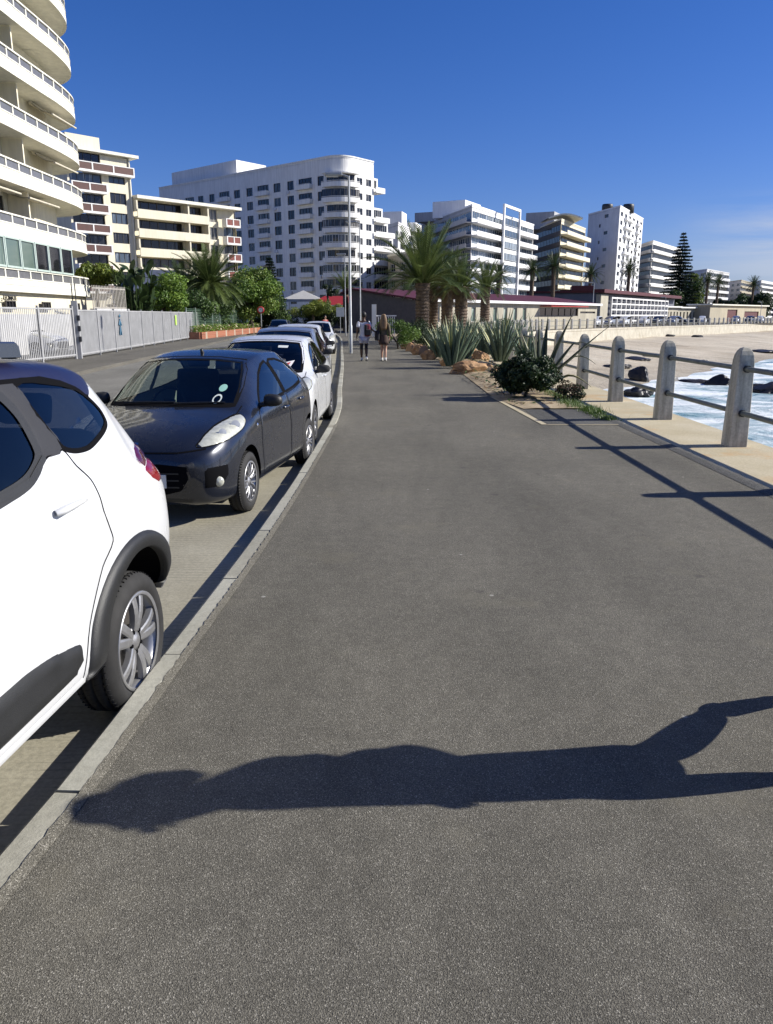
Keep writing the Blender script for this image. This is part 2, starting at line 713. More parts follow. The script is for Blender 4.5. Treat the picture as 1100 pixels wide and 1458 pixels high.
# parking bay, road, far kerb and far pavement
KR = [p for p in KERB if p[1] < 165]
bay_o = offset_line(KR, -2.45)
road_o = [(p[0] - (8.0 if p[1] < 20 else 8.0 + (p[1] - 20) * 0.005), p[1]) for p in KR]
mb = MB()
ribbon(mb, offset_line(KR, -0.05), bay_o, ROAD_Z)
tag(mb.build('parking_bay', M_BAY), kind='structure')
mb = MB()
ribbon(mb, bay_o, road_o, ROAD_Z - 0.004)
tag(mb.build('road', M_ROAD), kind='structure')
mb = MB()
fk = offset_line(road_o, -0.16)
vs, fs = [], []
for a, b in zip(road_o, fk):
    vs += [(a[0], a[1], ROAD_Z - 0.02), (a[0], a[1], 0.0), (b[0], b[1], 0.0)]
for k in range(len(road_o) - 1):
    for j in range(2):
        fs.append((3 * k + j, 3 * k + 3 + j, 3 * k + 4 + j, 3 * k + 1 + j))
mb.add(vs, fs)
tag(mb.build('far_kerb', M_PAVE), kind='structure')
mb = MB()
ribbon(mb, fk, [(p[0] - 6.0, p[1]) for p in fk], -0.004)
tag(mb.build('far_pavement', M_PAVE), kind='structure')

# bay markings
def on_kerb(y):
    for a, b in zip(KERB[:-1], KERB[1:]):
        if a[1] <= y < b[1]:
            return a[0] + (b[0] - a[0]) * (y - a[1]) / (b[1] - a[1])


mb = MB()
for y in (5.35, 11.6, 17.6, 23.4, 29.2, 35.0):
    x = on_kerb(y) - 0.55
    mb.quad((x - 1.2, y, ROAD_Z + 0.004), (x - 0.35, y, ROAD_Z + 0.004), (x - 0.35, y + 0.09, ROAD_Z + 0.004), (x - 1.2, y + 0.09, ROAD_Z + 0.004))
tag(mb.build('parking_bay_lines', M_WHITE_LINE), kind='structure')

# ledge along the sea wall, with the rolled asphalt lip against it
mb = MB()
WL = [p for p in WALL if p[1] < 60]
li = [(p[0] - (1.22 if p[1] < 10 else 1.22 + 0.01 * (p[1] - 10)), p[1]) for p in WL]
vs, fs = [], []
for a, b in zip(li, WL):
    vs += [(a[0], a[1], -0.05), (a[0], a[1], 0.006), (b[0], b[1], 0.006)]
for k in range(len(li) - 1):
    for j in range(2):
        fs.append((3 * k + j, 3 * k + 3 + j, 3 * k + 4 + j, 3 * k + 1 + j))
mb.add(vs, fs)
tag(mb.build('ledge', M_LEDGE), kind='structure')
mb = MB()
pp = resample([(p[0] - 0.02, p[1]) for p in li if p[1] < 15.5], 0.06)
vs, fs = [], []
for k, p in enumerate(pp):
    e = 0.025 * mnoise.noise(Vector((p.x * 3, p.y * 6, 1)))
    for w, z in ((-0.12, 0.003), (-0.05, 0.014), (0.02 + e, 0.018), (0.05 + e, 0.009)):
        vs.append((p.x + w, p.y, z))
    if k:
        for j in range(3):
            fs.append((4 * k - 4 + j, 4 * k - 3 + j, 4 * k + 1 + j, 4 * k + j))
mb.add(vs, fs, 0, True)
tag(mb.build('asphalt_lip', M_ASPH2), kind='structure')  # lip in darker asphalt; the small step's shadow is put into its colour

# newer patch and thin concrete edging before the planted bed
e1, e2, e3 = on(700, 565), on(775, 605), on(884, 604)
mb = MB()
mb.quad((e2.x + 0.03, e2.y + 0.03, 0.004), (3.72, e2.y + 0.03, 0.004), (3.72, 14.0, 0.004), (e1.x + 0.28, 14.0, 0.004))
tag(mb.build('pavement_patch', M_ASPH2), kind='structure')
mb = MB()


def strip(a, b, w, z):
    d = (Vector((b.x, b.y)) - Vector((a.x, a.y))).normalized()
    nn = Vector((-d.y, d.x)) * w / 2
    mb.quad((a.x + nn.x, a.y + nn.y, z), (a.x - nn.x, a.y - nn.y, z), (b.x - nn.x, b.y - nn.y, z), (b.x + nn.x, b.y + nn.y, z))


strip(e1, e2, 0.09, 0.008)
strip(Vector((e2.x + 0.04, e2.y, 0)), Vector((3.7, e2.y, 0)), 0.05, 0.008)
tag(mb.build('concrete_edging', M_LEDGE), kind='structure')

# planted bed
BED_L = [(e1.x + 0.28, 14.0), (e1.x, e1.y), (on(660, 534).x, on(660, 534).y), (on(625, 513).x, on(625, 513).y), (on(590, 500).x, on(590, 500).y), (on(571, 492).x, on(571, 492).y), (0.7, 58.0), (-0.2, 70.0)]
BED_L = plan_curve(BED_L, 0.3)


def wall_x(y):
    for a, b in zip(WALL[:-1], WALL[1:]):
        if a[1] <= y < b[1]:
            return a[0] + (b[0] - a[0]) * (y - a[1]) / (b[1] - a[1])
    return 5


M_SOIL = concrete('bed_soil', (0.27, 0.2, 0.115), (0.42, 0.34, 0.22), stain=(0.12, 0.09, 0.055), bmp=0.9, bs=28)
mb = MB()
vs, fs = [], []
NC = 26
bl = even(BED_L, 120)
for k, p in enumerate(bl):
    xr = wall_x(p[1]) - 1.25 - (0.0 if p[1] < 45 else (p[1] - 45) * 0.12)
    for j in range(NC):
        t = j / (NC - 1)
        x = p[0] + (xr - p[0]) * t
        ed = min(t, 1 - t) * 5
        y = p[1]
        z = 0.012 + min(1, ed) * (0.1 + 0.09 * mnoise.noise(Vector((x * 1.5, y * 1.5, 3))) + 0.03 * mnoise.noise(Vector((x * 6, y * 6, 3)))) * min(1.0, 0.15 + 0.4 * k / 12)
        vs.append((x, y, max(z, 0.008)))
    if k:
        for j in range(NC - 1):
            fs.append(((k - 1) * NC + j, (k - 1) * NC + j + 1, k * NC + j + 1, k * NC + j))
mb.add(vs, fs, 0, True)
tag(mb.build('bed_soil', M_SOIL), kind='structure')

# sea wall
mb = MB()
wt = offset_line(WALL, 0.0)
wo = offset_line(WALL, 0.35)
vs, fs = [], []
for a, b in zip(wt, wo):
    vs += [(a[0] - 0.3, a[1], -0.6), (a[0] - 0.3, a[1], -0.003), (a[0], a[1], -0.003), (a[0] + 0.01, a[1], -0.25), (a[0] - 0.05, a[1], -0.27), (b[0], b[1], -5.0)]
for k in range(len(wt) - 1):
    for j in range(5):
        fs.append((6 * k + j, 6 * k + 6 + j, 6 * k + 7 + j, 6 * k + 1 + j))
mb.add(vs, fs)
o = mb.build('sea_wall', M_WALL)
tag(o, 'pale weathered concrete sea wall curving round the beach below the railing', 'sea wall')

# ------------------------------------------------------------------ beach and sea
M_SAND = None


def sand_mat():
    m, nt, b = nodes_of('beach_sand')
    co = coords(nt)
    n1 = noise(nt, 0.12, 7, 0.65, coords(nt, 'Object', (1, 1.6, 1)))
    r = ramp(nt, n1.outputs['Fac'], [(0.34, (0.4, 0.335, 0.24)), (0.55, (0.52, 0.455, 0.345)), (0.7, (0.58, 0.525, 0.42))])
    n2 = noise(nt, 0.55, 6, 0.7, coords(nt, 'Object', (0.55, 1.7, 1)), 0.6)
    r2 = ramp(nt, n2.outputs['Fac'], [(0.36, 0.42), (0.43, 1.0)])
    n3 = noise(nt, 3.0, 5, 0.7, co)
    r3 = ramp(nt, n3.outputs['Fac'], [(0.3, 0.85), (0.7, 1.1)])
    c = mixc(nt, 0.75, r.outputs['Color'], r2.outputs['Color'], 'MULTIPLY')
    c = mixc(nt, 1.0, c, r3.outputs['Color'], 'MULTIPLY')
    # wet darker sand low down by the water
    g = N(nt, 'ShaderNodeNewGeometry')
    sp = N(nt, 'ShaderNodeSeparateXYZ')
    nt.links.new(g.outputs['Position'], sp.inputs[0])
    mr = N(nt, 'ShaderNodeMapRange')
    mr.inputs['From Min'].default_value = SEA_Z - 0.1
    mr.inputs['From Max'].default_value = SEA_Z + 0.75
    mr.inputs['To Min'].default_value = 0.62
    mr.inputs['To Max'].default_value = 1.0
    nt.links.new(sp.outputs['Z'], mr.inputs['Value'])
    cmb = N(nt, 'ShaderNodeCombineColor')
    for i in range(3):
        nt.links.new(mr.outputs[0], cmb.inputs[i])
    c = mixc(nt, 1.0, c, cmb.outputs[0], 'MULTIPLY')
    nt.links.new(c, b.inputs['Base Color'])
    b.inputs['Roughness'].default_value = 0.7
    bump(nt, b, n3.outputs['Fac'], 0.6, 0.25)
    return m


def sand_h(x, y):
    e = (x - 18) * -0.78 + (y - 55) * 0.625
    z = SEA_Z + 0.095 * e
    if z > -1.75:
        z = -1.75 + (z + 1.75) * 0.25
    z = min(z, -1.3)
    z += 0.16 * mnoise.noise(Vector((x * 0.12, y * 0.12, 0))) + 0.06 * mnoise.noise(Vector((x * 0.5, y * 0.5, 5)))
    return z


mb = MB()
vs, fs = [], []
uu = [-14 + 1.6 * i for i in range(40)]
NS = 190
for k in range(NS):
    s = 20 + k * 2.0 if k < 100 else 220 + (k - 100) * 6
    for j, w in enumerate(uu):
        # along the shore direction, across it seaward
        cx, cy = 18 + 0.625 * (s - 60) + 0.78 * (w - 25 + 14), 55 + 0.78 * (s - 60) - 0.625 * (w - 25 + 14)
        vs.append((cx, cy, sand_h(cx, cy)))
    if k:
        for j in range(len(uu) - 1):
            fs.append(((k - 1) * len(uu) + j, (k - 1) * len(uu) + j + 1, k * len(uu) + j + 1, k * len(uu) + j))
mb.add(vs, fs, 0, True)
# keep the beach on the sea side of the wall
def land_side(x, y):
    for a, b in zip(WALL[:-1], WALL[1:]):
        if a[1] <= y < b[1]:
            return x < a[0] + (b[0] - a[0]) * (y - a[1]) / (b[1] - a[1]) - 0.6
    return y >= WALL[-1][1] or y < 0


mb.f = [f for f in mb.f if not all(land_side(*mb.v[i][:2]) for i in f)]
mb.m = mb.m[:len(mb.f)]
mb.s = mb.s[:len(mb.f)]
for i, v in enumerate(mb.v):
    if land_side(v[0], v[1]):
        mb.v[i] = (v[0], v[1], min(v[2], -1.5))
tag(mb.build('beach_sand', sand_mat()), kind='structure')


def sea_mat():
    m, nt, b = nodes_of('sea_water')
    co = coords(nt)
    g = N(nt, 'ShaderNodeNewGeometry')
    sp = N(nt, 'ShaderNodeSeparateXYZ')
    nt.links.new(g.outputs['Position'], sp.inputs[0])
    n1 = noise(nt, 0.13, 7, 0.62, coords(nt, 'Object', (1.0, 1.5, 1)), 1.1)
    n2 = noise(nt, 0.9, 6, 0.7, co, 0.8)
    a = N(nt, 'ShaderNodeMath', operation='MULTIPLY_ADD')
    a.inputs[1].default_value = 0.35
    nt.links.new(n2.outputs['Fac'], a.inputs[0])
    nt.links.new(n1.outputs['Fac'], a.inputs[2])
    # more foam where the waves break near the shore
    dx = N(nt, 'ShaderNodeVectorMath', operation='DOT_PRODUCT')
    dx.inputs[1].default_value = (0.78, -0.625, 0)
    nt.links.new(g.outputs['Position'], dx.inputs[0])
    mr = N(nt, 'ShaderNodeMapRange')
    mr.inputs['From Min'].default_value = -24
    mr.inputs['From Max'].default_value = 30
    mr.inputs['To Min'].default_value = 0.1
    mr.inputs['To Max'].default_value = -0.13
    nt.links.new(dx.outputs['Value'], mr.inputs['Value'])
    a2 = N(nt, 'ShaderNodeMath', operation='ADD')
    nt.links.new(a.outputs[0], a2.inputs[0])
    nt.links.new(mr.outputs[0], a2.inputs[1])
    foam = ramp(nt, a2.outputs[0], [(0.58, 0.0), (0.645, 0.4), (0.71, 0.6), (0.78, 1.0)])
    wat = ramp(nt, n2.outputs['Fac'], [(0.3, (0.05, 0.17, 0.19)), (0.7, (0.13, 0.3, 0.3))])
    c = mixc(nt, foam.outputs['Color'], wat.outputs['Color'], (0.68, 0.72, 0.75))
    nt.links.new(c, b.inputs['Base Color'])
    rr = N(nt, 'ShaderNodeMapRange')
    rr.inputs['To Min'].default_value = 0.16
    rr.inputs['To Max'].default_value = 0.85
    nt.links.new(foam.outputs['Color'], rr.inputs['Value'])
    nt.links.new(rr.outputs[0], b.inputs['Roughness'])
    n3 = noise(nt, 1.6, 5, 0.6, co)
    ad = N(nt, 'ShaderNodeMath', operation='ADD')
    nt.links.new(n3.outputs['Fac'], ad.inputs[0])
    nt.links.new(foam.outputs['Color'], ad.inputs[1])
    bump(nt, b, ad.outputs[0], 0.5, 0.2)
    return m


mb = MB()
vs, fs = [], []
gx = [4.2 + 2.2 * i for i in range(60)] + [150, 220, 400, 900, 2500]
gy = [-60, -30] + [-10 + 2.2 * i for i in range(85)] + [200, 260, 400, 900, 2600]
for j, y in enumerate(gy):
    for i, x in enumerate(gx):
        z = SEA_Z + 0.16 * mnoise.noise(Vector((x * 0.16, y * 0.22, 2))) + 0.12 * mnoise.noise(Vector((x * 0.6, y * 0.6, 2))) + 0.22 * max(0, math.sin((0.78 * x - 0.625 * y) * 0.55 + 1.5 * mnoise.noise(Vector((x * 0.1, y * 0.1, 9))))) ** 3
        vs.append((x, y, z))
for j in range(len(gy) - 1):
    for i in range(len(gx) - 1):
        w = len(gx)
        fs.append((j * w + i, j * w + i + 1, (j + 1) * w + i + 1, (j + 1) * w + i))
mb.add(vs, fs, 0, True)
tag(mb.build('sea_water', sea_mat()), kind='structure')
# ------------------------------------------------------------------ cars
def paint(name, c, metal=0.0, rough=0.28, lining=(0.05, 0.05, 0.05), coat=0.8):
    if name in MATS:
        return MATS[name]
    m, nt, b = nodes_of(name)
    co = coords(nt)
    n = noise(nt, 1.5, 6, 0.65, co)
    r = ramp(nt, n.outputs['Fac'], [(0.3, [x * 0.93 for x in c]), (0.7, c)])
    nt.links.new(r.outputs['Color'], b.inputs['Base Color'])
    b.inputs['Metallic'].default_value = metal
    n2 = noise(nt, 3.0, 5, 0.7, co)
    r2 = ramp(nt, n2.outputs['Fac'], [(0.3, rough * 0.8), (0.7, rough * 1.3)])
    nt.links.new(r2.outputs['Color'], b.inputs['Roughness'])
    b.inputs['Coat Weight'].default_value = coat
    b.inputs['Coat Roughness'].default_value = 0.05
    # the inner side of the shell is trimmed in dark lining
    g = N(nt, 'ShaderNodeNewGeometry')
    lin = N(nt, 'ShaderNodeBsdfDiffuse')
    lin.inputs['Color'].default_value = rgb(lining)
    mx = N(nt, 'ShaderNodeMixShader')
    nt.links.new(g.outputs['Backfacing'], mx.inputs[0])
    nt.links.new(b.outputs[0], mx.inputs[1])
    nt.links.new(lin.outputs[0], mx.inputs[2])
    nt.links.new(mx.outputs[0], nt.nodes['Material Output'].inputs[0])
    MATS[name] = m
    return m


M_RUBBER = mat('tyre_rubber', (0.017, 0.0165, 0.016), 0.8, var=0.3, vs=14)
M_TREAD = mat('tyre_groove', (0.006, 0.006, 0.006), 0.9)
M_ALLOY = mat('wheel_alloy', (0.36, 0.36, 0.365), 0.38, metal=0.75, var=0.1, vs=20)
M_DISC = mat('brake_iron', (0.12, 0.11, 0.1), 0.5, metal=0.7, var=0.2)
M_BLACKP = mat('black_trim', (0.014, 0.0145, 0.015), 0.5, var=0.2, vs=6, bmp=0.15, bs=220)
M_GAP = mat('panel_gap', (0.003, 0.003, 0.004), 0.9, spec=0.1)
M_CHROME = mat('chrome', (0.7, 0.7, 0.72), 0.12, metal=1.0, var=0.05)
M_INT = mat('cabin_plastic', (0.022, 0.022, 0.025), 0.75, var=0.2)
M_SEAT = mat('seat_cloth', (0.03, 0.03, 0.035), 0.9, var=0.3, vs=8)
M_GLASS = glass_mat('car_glass', (0.72, 0.8, 0.77))
M_TINT = glass_mat('tinted_car_glass', (0.34, 0.37, 0.42), ior=1.42)
M_LENS = mat('headlamp_lens', (0.55, 0.55, 0.46), 0.22, metal=0.15, var=0.25, vs=18, coat=1.0)
M_LAMP = mat('headlamp_reflector', (0.6, 0.6, 0.57), 0.3, metal=0.4, var=0.1)
M_RED = mat('tail_lamp_red', (0.2, 0.003, 0.008), 0.12, var=0.2, vs=10, coat=1.0)
M_DRED = mat('tail_lamp_dark', (0.075, 0.006, 0.025), 0.12, var=0.2, vs=10, coat=1.0)
M_PLATE = mat('number_plate', (0.7, 0.7, 0.66), 0.5, var=0.06)
M_INK = mat('plate_ink', (0.01, 0.01, 0.012), 0.6)


FIELDS = ('zb', 'wb', 'zm', 'wm', 'zs', 'ws', 'zl', 'wl', 'ze', 'we', 'zt')


class Body:
    """car shell: stations along the length (0 = front), each a half section"""

    def __init__(self, st, step=0.026, sub=5):
        xs = [s[0] for s in st]
        fn = [pchip(xs, [s[i + 1] for s in st]) for i in range(len(FIELDS))]
        L = xs[-1]
        ns = int(L / step)
        S = []
        for i in range(ns + 1):
            t = i / ns
            S.append(L * t)
        # finer near both ends where the plan rounds off
        S = sorted(set([round(s, 4) for s in S] + [0.006, 0.013, L - 0.006, L - 0.013]))
        rings = []
        for s in S:
            q = dict(zip(FIELDS, [f(s) for f in fn]))
            pts = [(0, q['zb']), (q['wb'] * 0.55, q['zb']), (q['wb'], q['zb'] + 0.03), (q['wm'], q['zm']), (q['ws'], q['zs']), (q['wl'], q['zl']),
                   (q['we'], q['ze']), (q['we'] * 0.84, q['ze'] + (q['zt'] - q['ze']) * 0.55), (q['we'] * 0.5, q['ze'] + (q['zt'] - q['ze']) * 0.88), (0, q['zt'])]
            P = [Vector((a, b)) for a, b in pts]
            half = []
            T = 0.42
            for k in range(len(P) - 1):
                p0 = P[k - 1] if k else Vector((-P[1].x, P[1].y))
                p3 = P[k + 2] if k + 2 < len(P) else Vector((-P[-2].x, P[-2].y))
                p1, p2 = P[k], P[k + 1]
                seg = (p2 - p1).length
                m1 = (p2 - p0)
                m2 = (p3 - p1)
                m1 = m1.normalized() * seg * T * 2 if m1.length > 1e-6 else m1
                m2 = m2.normalized() * seg * T * 2 if m2.length > 1e-6 else m2
                nsub = sub if k not in (3, 4, 5) else sub + 5
                for j in range(nsub):
                    t = j / nsub
                    half.append((2 * t ** 3 - 3 * t ** 2 + 1) * p1 + (t ** 3 - 2 * t ** 2 + t) * m1 + (-2 * t ** 3 + 3 * t ** 2) * p2 + (t ** 3 - t ** 2) * m2)
            half.append(P[-1])
            full = [(p.x, p.y) for p in half] + [(-p.x, p.y) for p in half[-2:0:-1]]
            rings.append(full)
        n = len(rings[0])
        bm = bmesh.new()
        V = [[bm.verts.new((x, s, z)) for x, z in r] for s, r in zip(S, rings)]
        for i in range(len(V) - 1):
            for k in range(n):
                bm.faces.new((V[i][k], V[i][(k + 1) % n], V[i + 1][(k + 1) % n], V[i + 1][k]))
        bm.faces.new(V[0][::-1])
        bm.faces.new(V[-1])
        bmesh.ops.recalc_face_normals(bm, faces=bm.faces)
        self.bm = bm
        self.L = L
        self.bvh = BVHTree.FromBMesh(bm)

    # frames: origin, e1, e2 (outline plane), n (direction of projection, towards the body)
    def project(self, o, e1, e2, nn, a, b, off=0.0):
        p = o + e1 * a + e2 * b
        h = self.bvh.ray_cast(p, nn)
        if h[0] is None:
            h = self.bvh.find_nearest(p + nn * 1.0)
        q, nr = h[0], h[1]
        if nr.dot(nn) > 0:
            nr = -nr
        return q + nr * off

    def patch(self, mb, outline, fr, off=0.004, edge=-0.0015, step=0.04, mi=0, mirror=False, dome=0.0):
        o, e1, e2, nn = fr
        pts = []
        m = len(outline)
        for i in range(m):
            a, b = Vector(outline[i]), Vector(outline[(i + 1) % m])
            k = max(1, int((b - a).length / step))
            for j in range(k):
                pts.append(a.lerp(b, j / k))
        nb = len(pts)
        x0, x1 = min(p.x for p in pts), max(p.x for p in pts)
        y0, y1 = min(p.y for p in pts), max(p.y for p in pts)
        inner = []

        def inside(p):
            c = False
            for i in range(nb):
                a, b = pts[i], pts[(i + 1) % nb]
                if (a.y > p.y) != (b.y > p.y) and p.x < (b.x - a.x) * (p.y - a.y) / (b.y - a.y) + a.x:
                    c = not c
            return c

        def dist(p):
            d = 9
            for i in range(nb):
                a, b = pts[i], pts[(i + 1) % nb]
                ab = b - a
                t = max(0, min(1, (p - a).dot(ab) / max(1e-9, ab.dot(ab))))
                d = min(d, (p - a - ab * t).length)
            return d
        nx, ny = int((x1 - x0) / step), int((y1 - y0) / step)
        for i in range(1, nx + 1):
            for j in range(1, ny + 1):
                p = Vector((x0 + (x1 - x0) * i / (nx + 1), y0 + (y1 - y0) * j / (ny + 1)))
                if inside(p):
                    d = dist(p)
                    if d > 0.008:
                        inner.append((p, d))
        allp = pts + [p for p, _ in inner]
        es = [(i, (i + 1) % nb) for i in range(nb)]
        r = delaunay_2d_cdt(allp, es, [], 1, 1e-6)
        ov, of, src = r[0], r[2], r[3]
        vs = []
        for i, p in enumerate(ov):
            isb = any(s < nb for s in src[i])
            e = edge if isb else off
            if not isb and dome:
                d = dist(p)
                e = off + dome * (1 - math.exp(-d / 0.05))
            vs.append(self.project(o, e1, e2, nn, p.x, p.y, e))
        fs = []
        for f in of:
            a, b, c = [vs[i] for i in f[:3]]
            if (b - a).cross(c - a).dot(nn) > 0:
                f = f[::-1]
            fs.append(list(f))
        mb.add(vs, fs, mi, True)
        if mirror:
            mb.add([Vector((-v.x, v.y, v.z)) for v in vs], [f[::-1] for f in fs], mi, True)

    def band(self, mb, outline, fr, w, off=0.003, mi=0, closed=True, mirror=False, step=0.03, inward=None):
        """strip of width w along an outline, lying on the shell"""
        o, e1, e2, nn = fr
        m = len(outline)
        pts = []
        for i in range(m if closed else m - 1):
            a, b = Vector(outline[i]), Vector(outline[(i + 1) % m])
            k = max(1, int((b - a).length / step))
            for j in range(k):
                pts.append(a.lerp(b, j / k))
        if not closed:
            pts.append(Vector(outline[-1]))
        q = len(pts)
        vs, fs = [], []
        for i in range(q):
            if closed:
                t = pts[(i + 1) % q] - pts[i - 1]
            else:
                t = pts[min(i + 1, q - 1)] - pts[max(i - 1, 0)]
            t.normalize()
            nn2 = Vector((-t.y, t.x)) * w / 2
            for sgn in (1, -1):
                p = pts[i] + nn2 * sgn
                vs.append(self.project(o, e1, e2, nn, p.x, p.y, off))
        for i in range(q if closed else q - 1):
            j = (i + 1) % q
            f = [2 * i, 2 * i + 1, 2 * j + 1, 2 * j]
            a, b, c = vs[f[0]], vs[f[1]], vs[f[2]]
            if (b - a).cross(c - a).dot(nn) > 0:
                f = f[::-1]
            fs.append(f)
        mb.add(vs, fs, mi, True)
        if mirror:
            mb.add([Vector((-v.x, v.y, v.z)) for v in vs], [f[::-1] for f in fs], mi, True)

    def cut_circle(self, s0, z0, r):
        bm = self.bm
        dead = [f for f in bm.faces if abs(f.calc_center_median().x) > 0.3 and (f.calc_center_median().y - s0) ** 2 + (f.calc_center_median().z - z0) ** 2 < r * r]
        bmesh.ops.delete(bm, geom=dead, context='FACES')
        for v in [v for v in bm.verts if v.is_boundary]:
            d = Vector((v.co.y - s0, v.co.z - z0))
            if abs(d.length - r) < 0.06 and abs(v.co.x) > 0.3 and v.co.z > 0.2:
                d.normalize()
                y, z = s0 + d.x * r, z0 + d.y * r
                sg = 1 if v.co.x > 0 else -1
                h = self.bvh.ray_cast(Vector((sg * 2, y, z)), Vector((-sg, 0, 0)))
                if h[0] is not None:
                    v.co = h[0]

    def cut_outline(self, outline, fr, both=True, lim=0.05, test=None):
        o, e1, e2, nn = fr
        P = [Vector(p) for p in outline]
        n = len(P)

        def inside(a, b):
            c = False
            for i in range(n):
                p, q = P[i], P[(i + 1) % n]
                if (p.y > b) != (q.y > b) and a < (q.x - p.x) * (b - p.y) / (q.y - p.y) + p.x:
                    c = not c
            return c
        bm = self.bm
        signs = (1, -1) if both else (1,)
        for sg in signs:
            def uv(co):
                d = Vector((co.x * sg, co.y, co.z)) - o
                return d.dot(e1), d.dot(e2)
            dead = []
            for f in bm.faces:
                c = f.calc_center_median()
                cn = Vector((f.normal.x * sg, f.normal.y, f.normal.z))
                if cn.dot(nn) > -0.15:
                    continue
                if inside(*uv(c)):
                    dead.append(f)
            bmesh.ops.delete(bm, geom=dead, context='FACES')
            # pull the ragged edge of the hole on to the outline
            for v in [v for v in bm.verts if v.is_boundary]:
                if v.co.x * sg < 0 and both:
                    continue
                a, b = uv(v.co)
                best = None
                for i in range(n):
                    p, q = P[i], P[(i + 1) % n]
                    ab = q - p
                    w = Vector((a, b))
                    t = max(0, min(1, (w - p).dot(ab) / max(1e-9, ab.dot(ab))))
                    z = p + ab * t
                    d = (w - z).length
                    if best is None or d < best[0]:
                        best = (d, z)
                if best[0] < 0.032:
                    h = self.project(o, e1, e2, nn, best[1].x, best[1].y, 0.0)
                    w = Vector((h.x * sg, h.y, h.z))
                    if (w - v.co).length < 0.12:
                        v.co = w

    def build(self, name, mats, parent, mat_fn=None):
        bm = self.bm
        if mat_fn:
            for f in bm.faces:
                f.material_index = mat_fn(f.calc_center_median(), f.normal)
        for f in bm.faces:
            f.smooth = True
        loose = [v for v in bm.verts if not v.link_faces]
        bmesh.ops.delete(bm, geom=loose, context='VERTS')
        me = bpy.data.meshes.new(name)
        bm.to_mesh(me)
        for m in mats:
            me.materials.append(m)
        return link(name, me, parent)


SIDE = (Vector((2, 0, 0)), Vector((0, 1, 0)), Vector((0, 0, 1)), Vector((-1, 0, 0)))     # outline in (s, z)
FRONT = (Vector((0, -2, 0)), Vector((1, 0, 0)), Vector((0, 0, 1)), Vector((0, 1, 0)))    # outline in (x, z)
REAR = (Vector((0, 8, 0)), Vector((1, 0, 0)), Vector((0, 0, 1)), Vector((0, -1, 0)))
TOP = (Vector((0, 0, 4)), Vector((1, 0, 0)), Vector((0, 1, 0)), Vector((0, 0, -1)))
_c = math.sqrt(0.5)
CORNER = (Vector((2, -2, 0)), Vector((_c, _c, 0)), Vector((0, 0, 1)), Vector((-_c, _c, 0)))   # seen from the front left corner
RCORNER = (Vector((2, 6, 0)), Vector((-_c, _c, 0)), Vector((0, 0, 1)), Vector((-_c, -_c, 0)))

WHEELS = {}


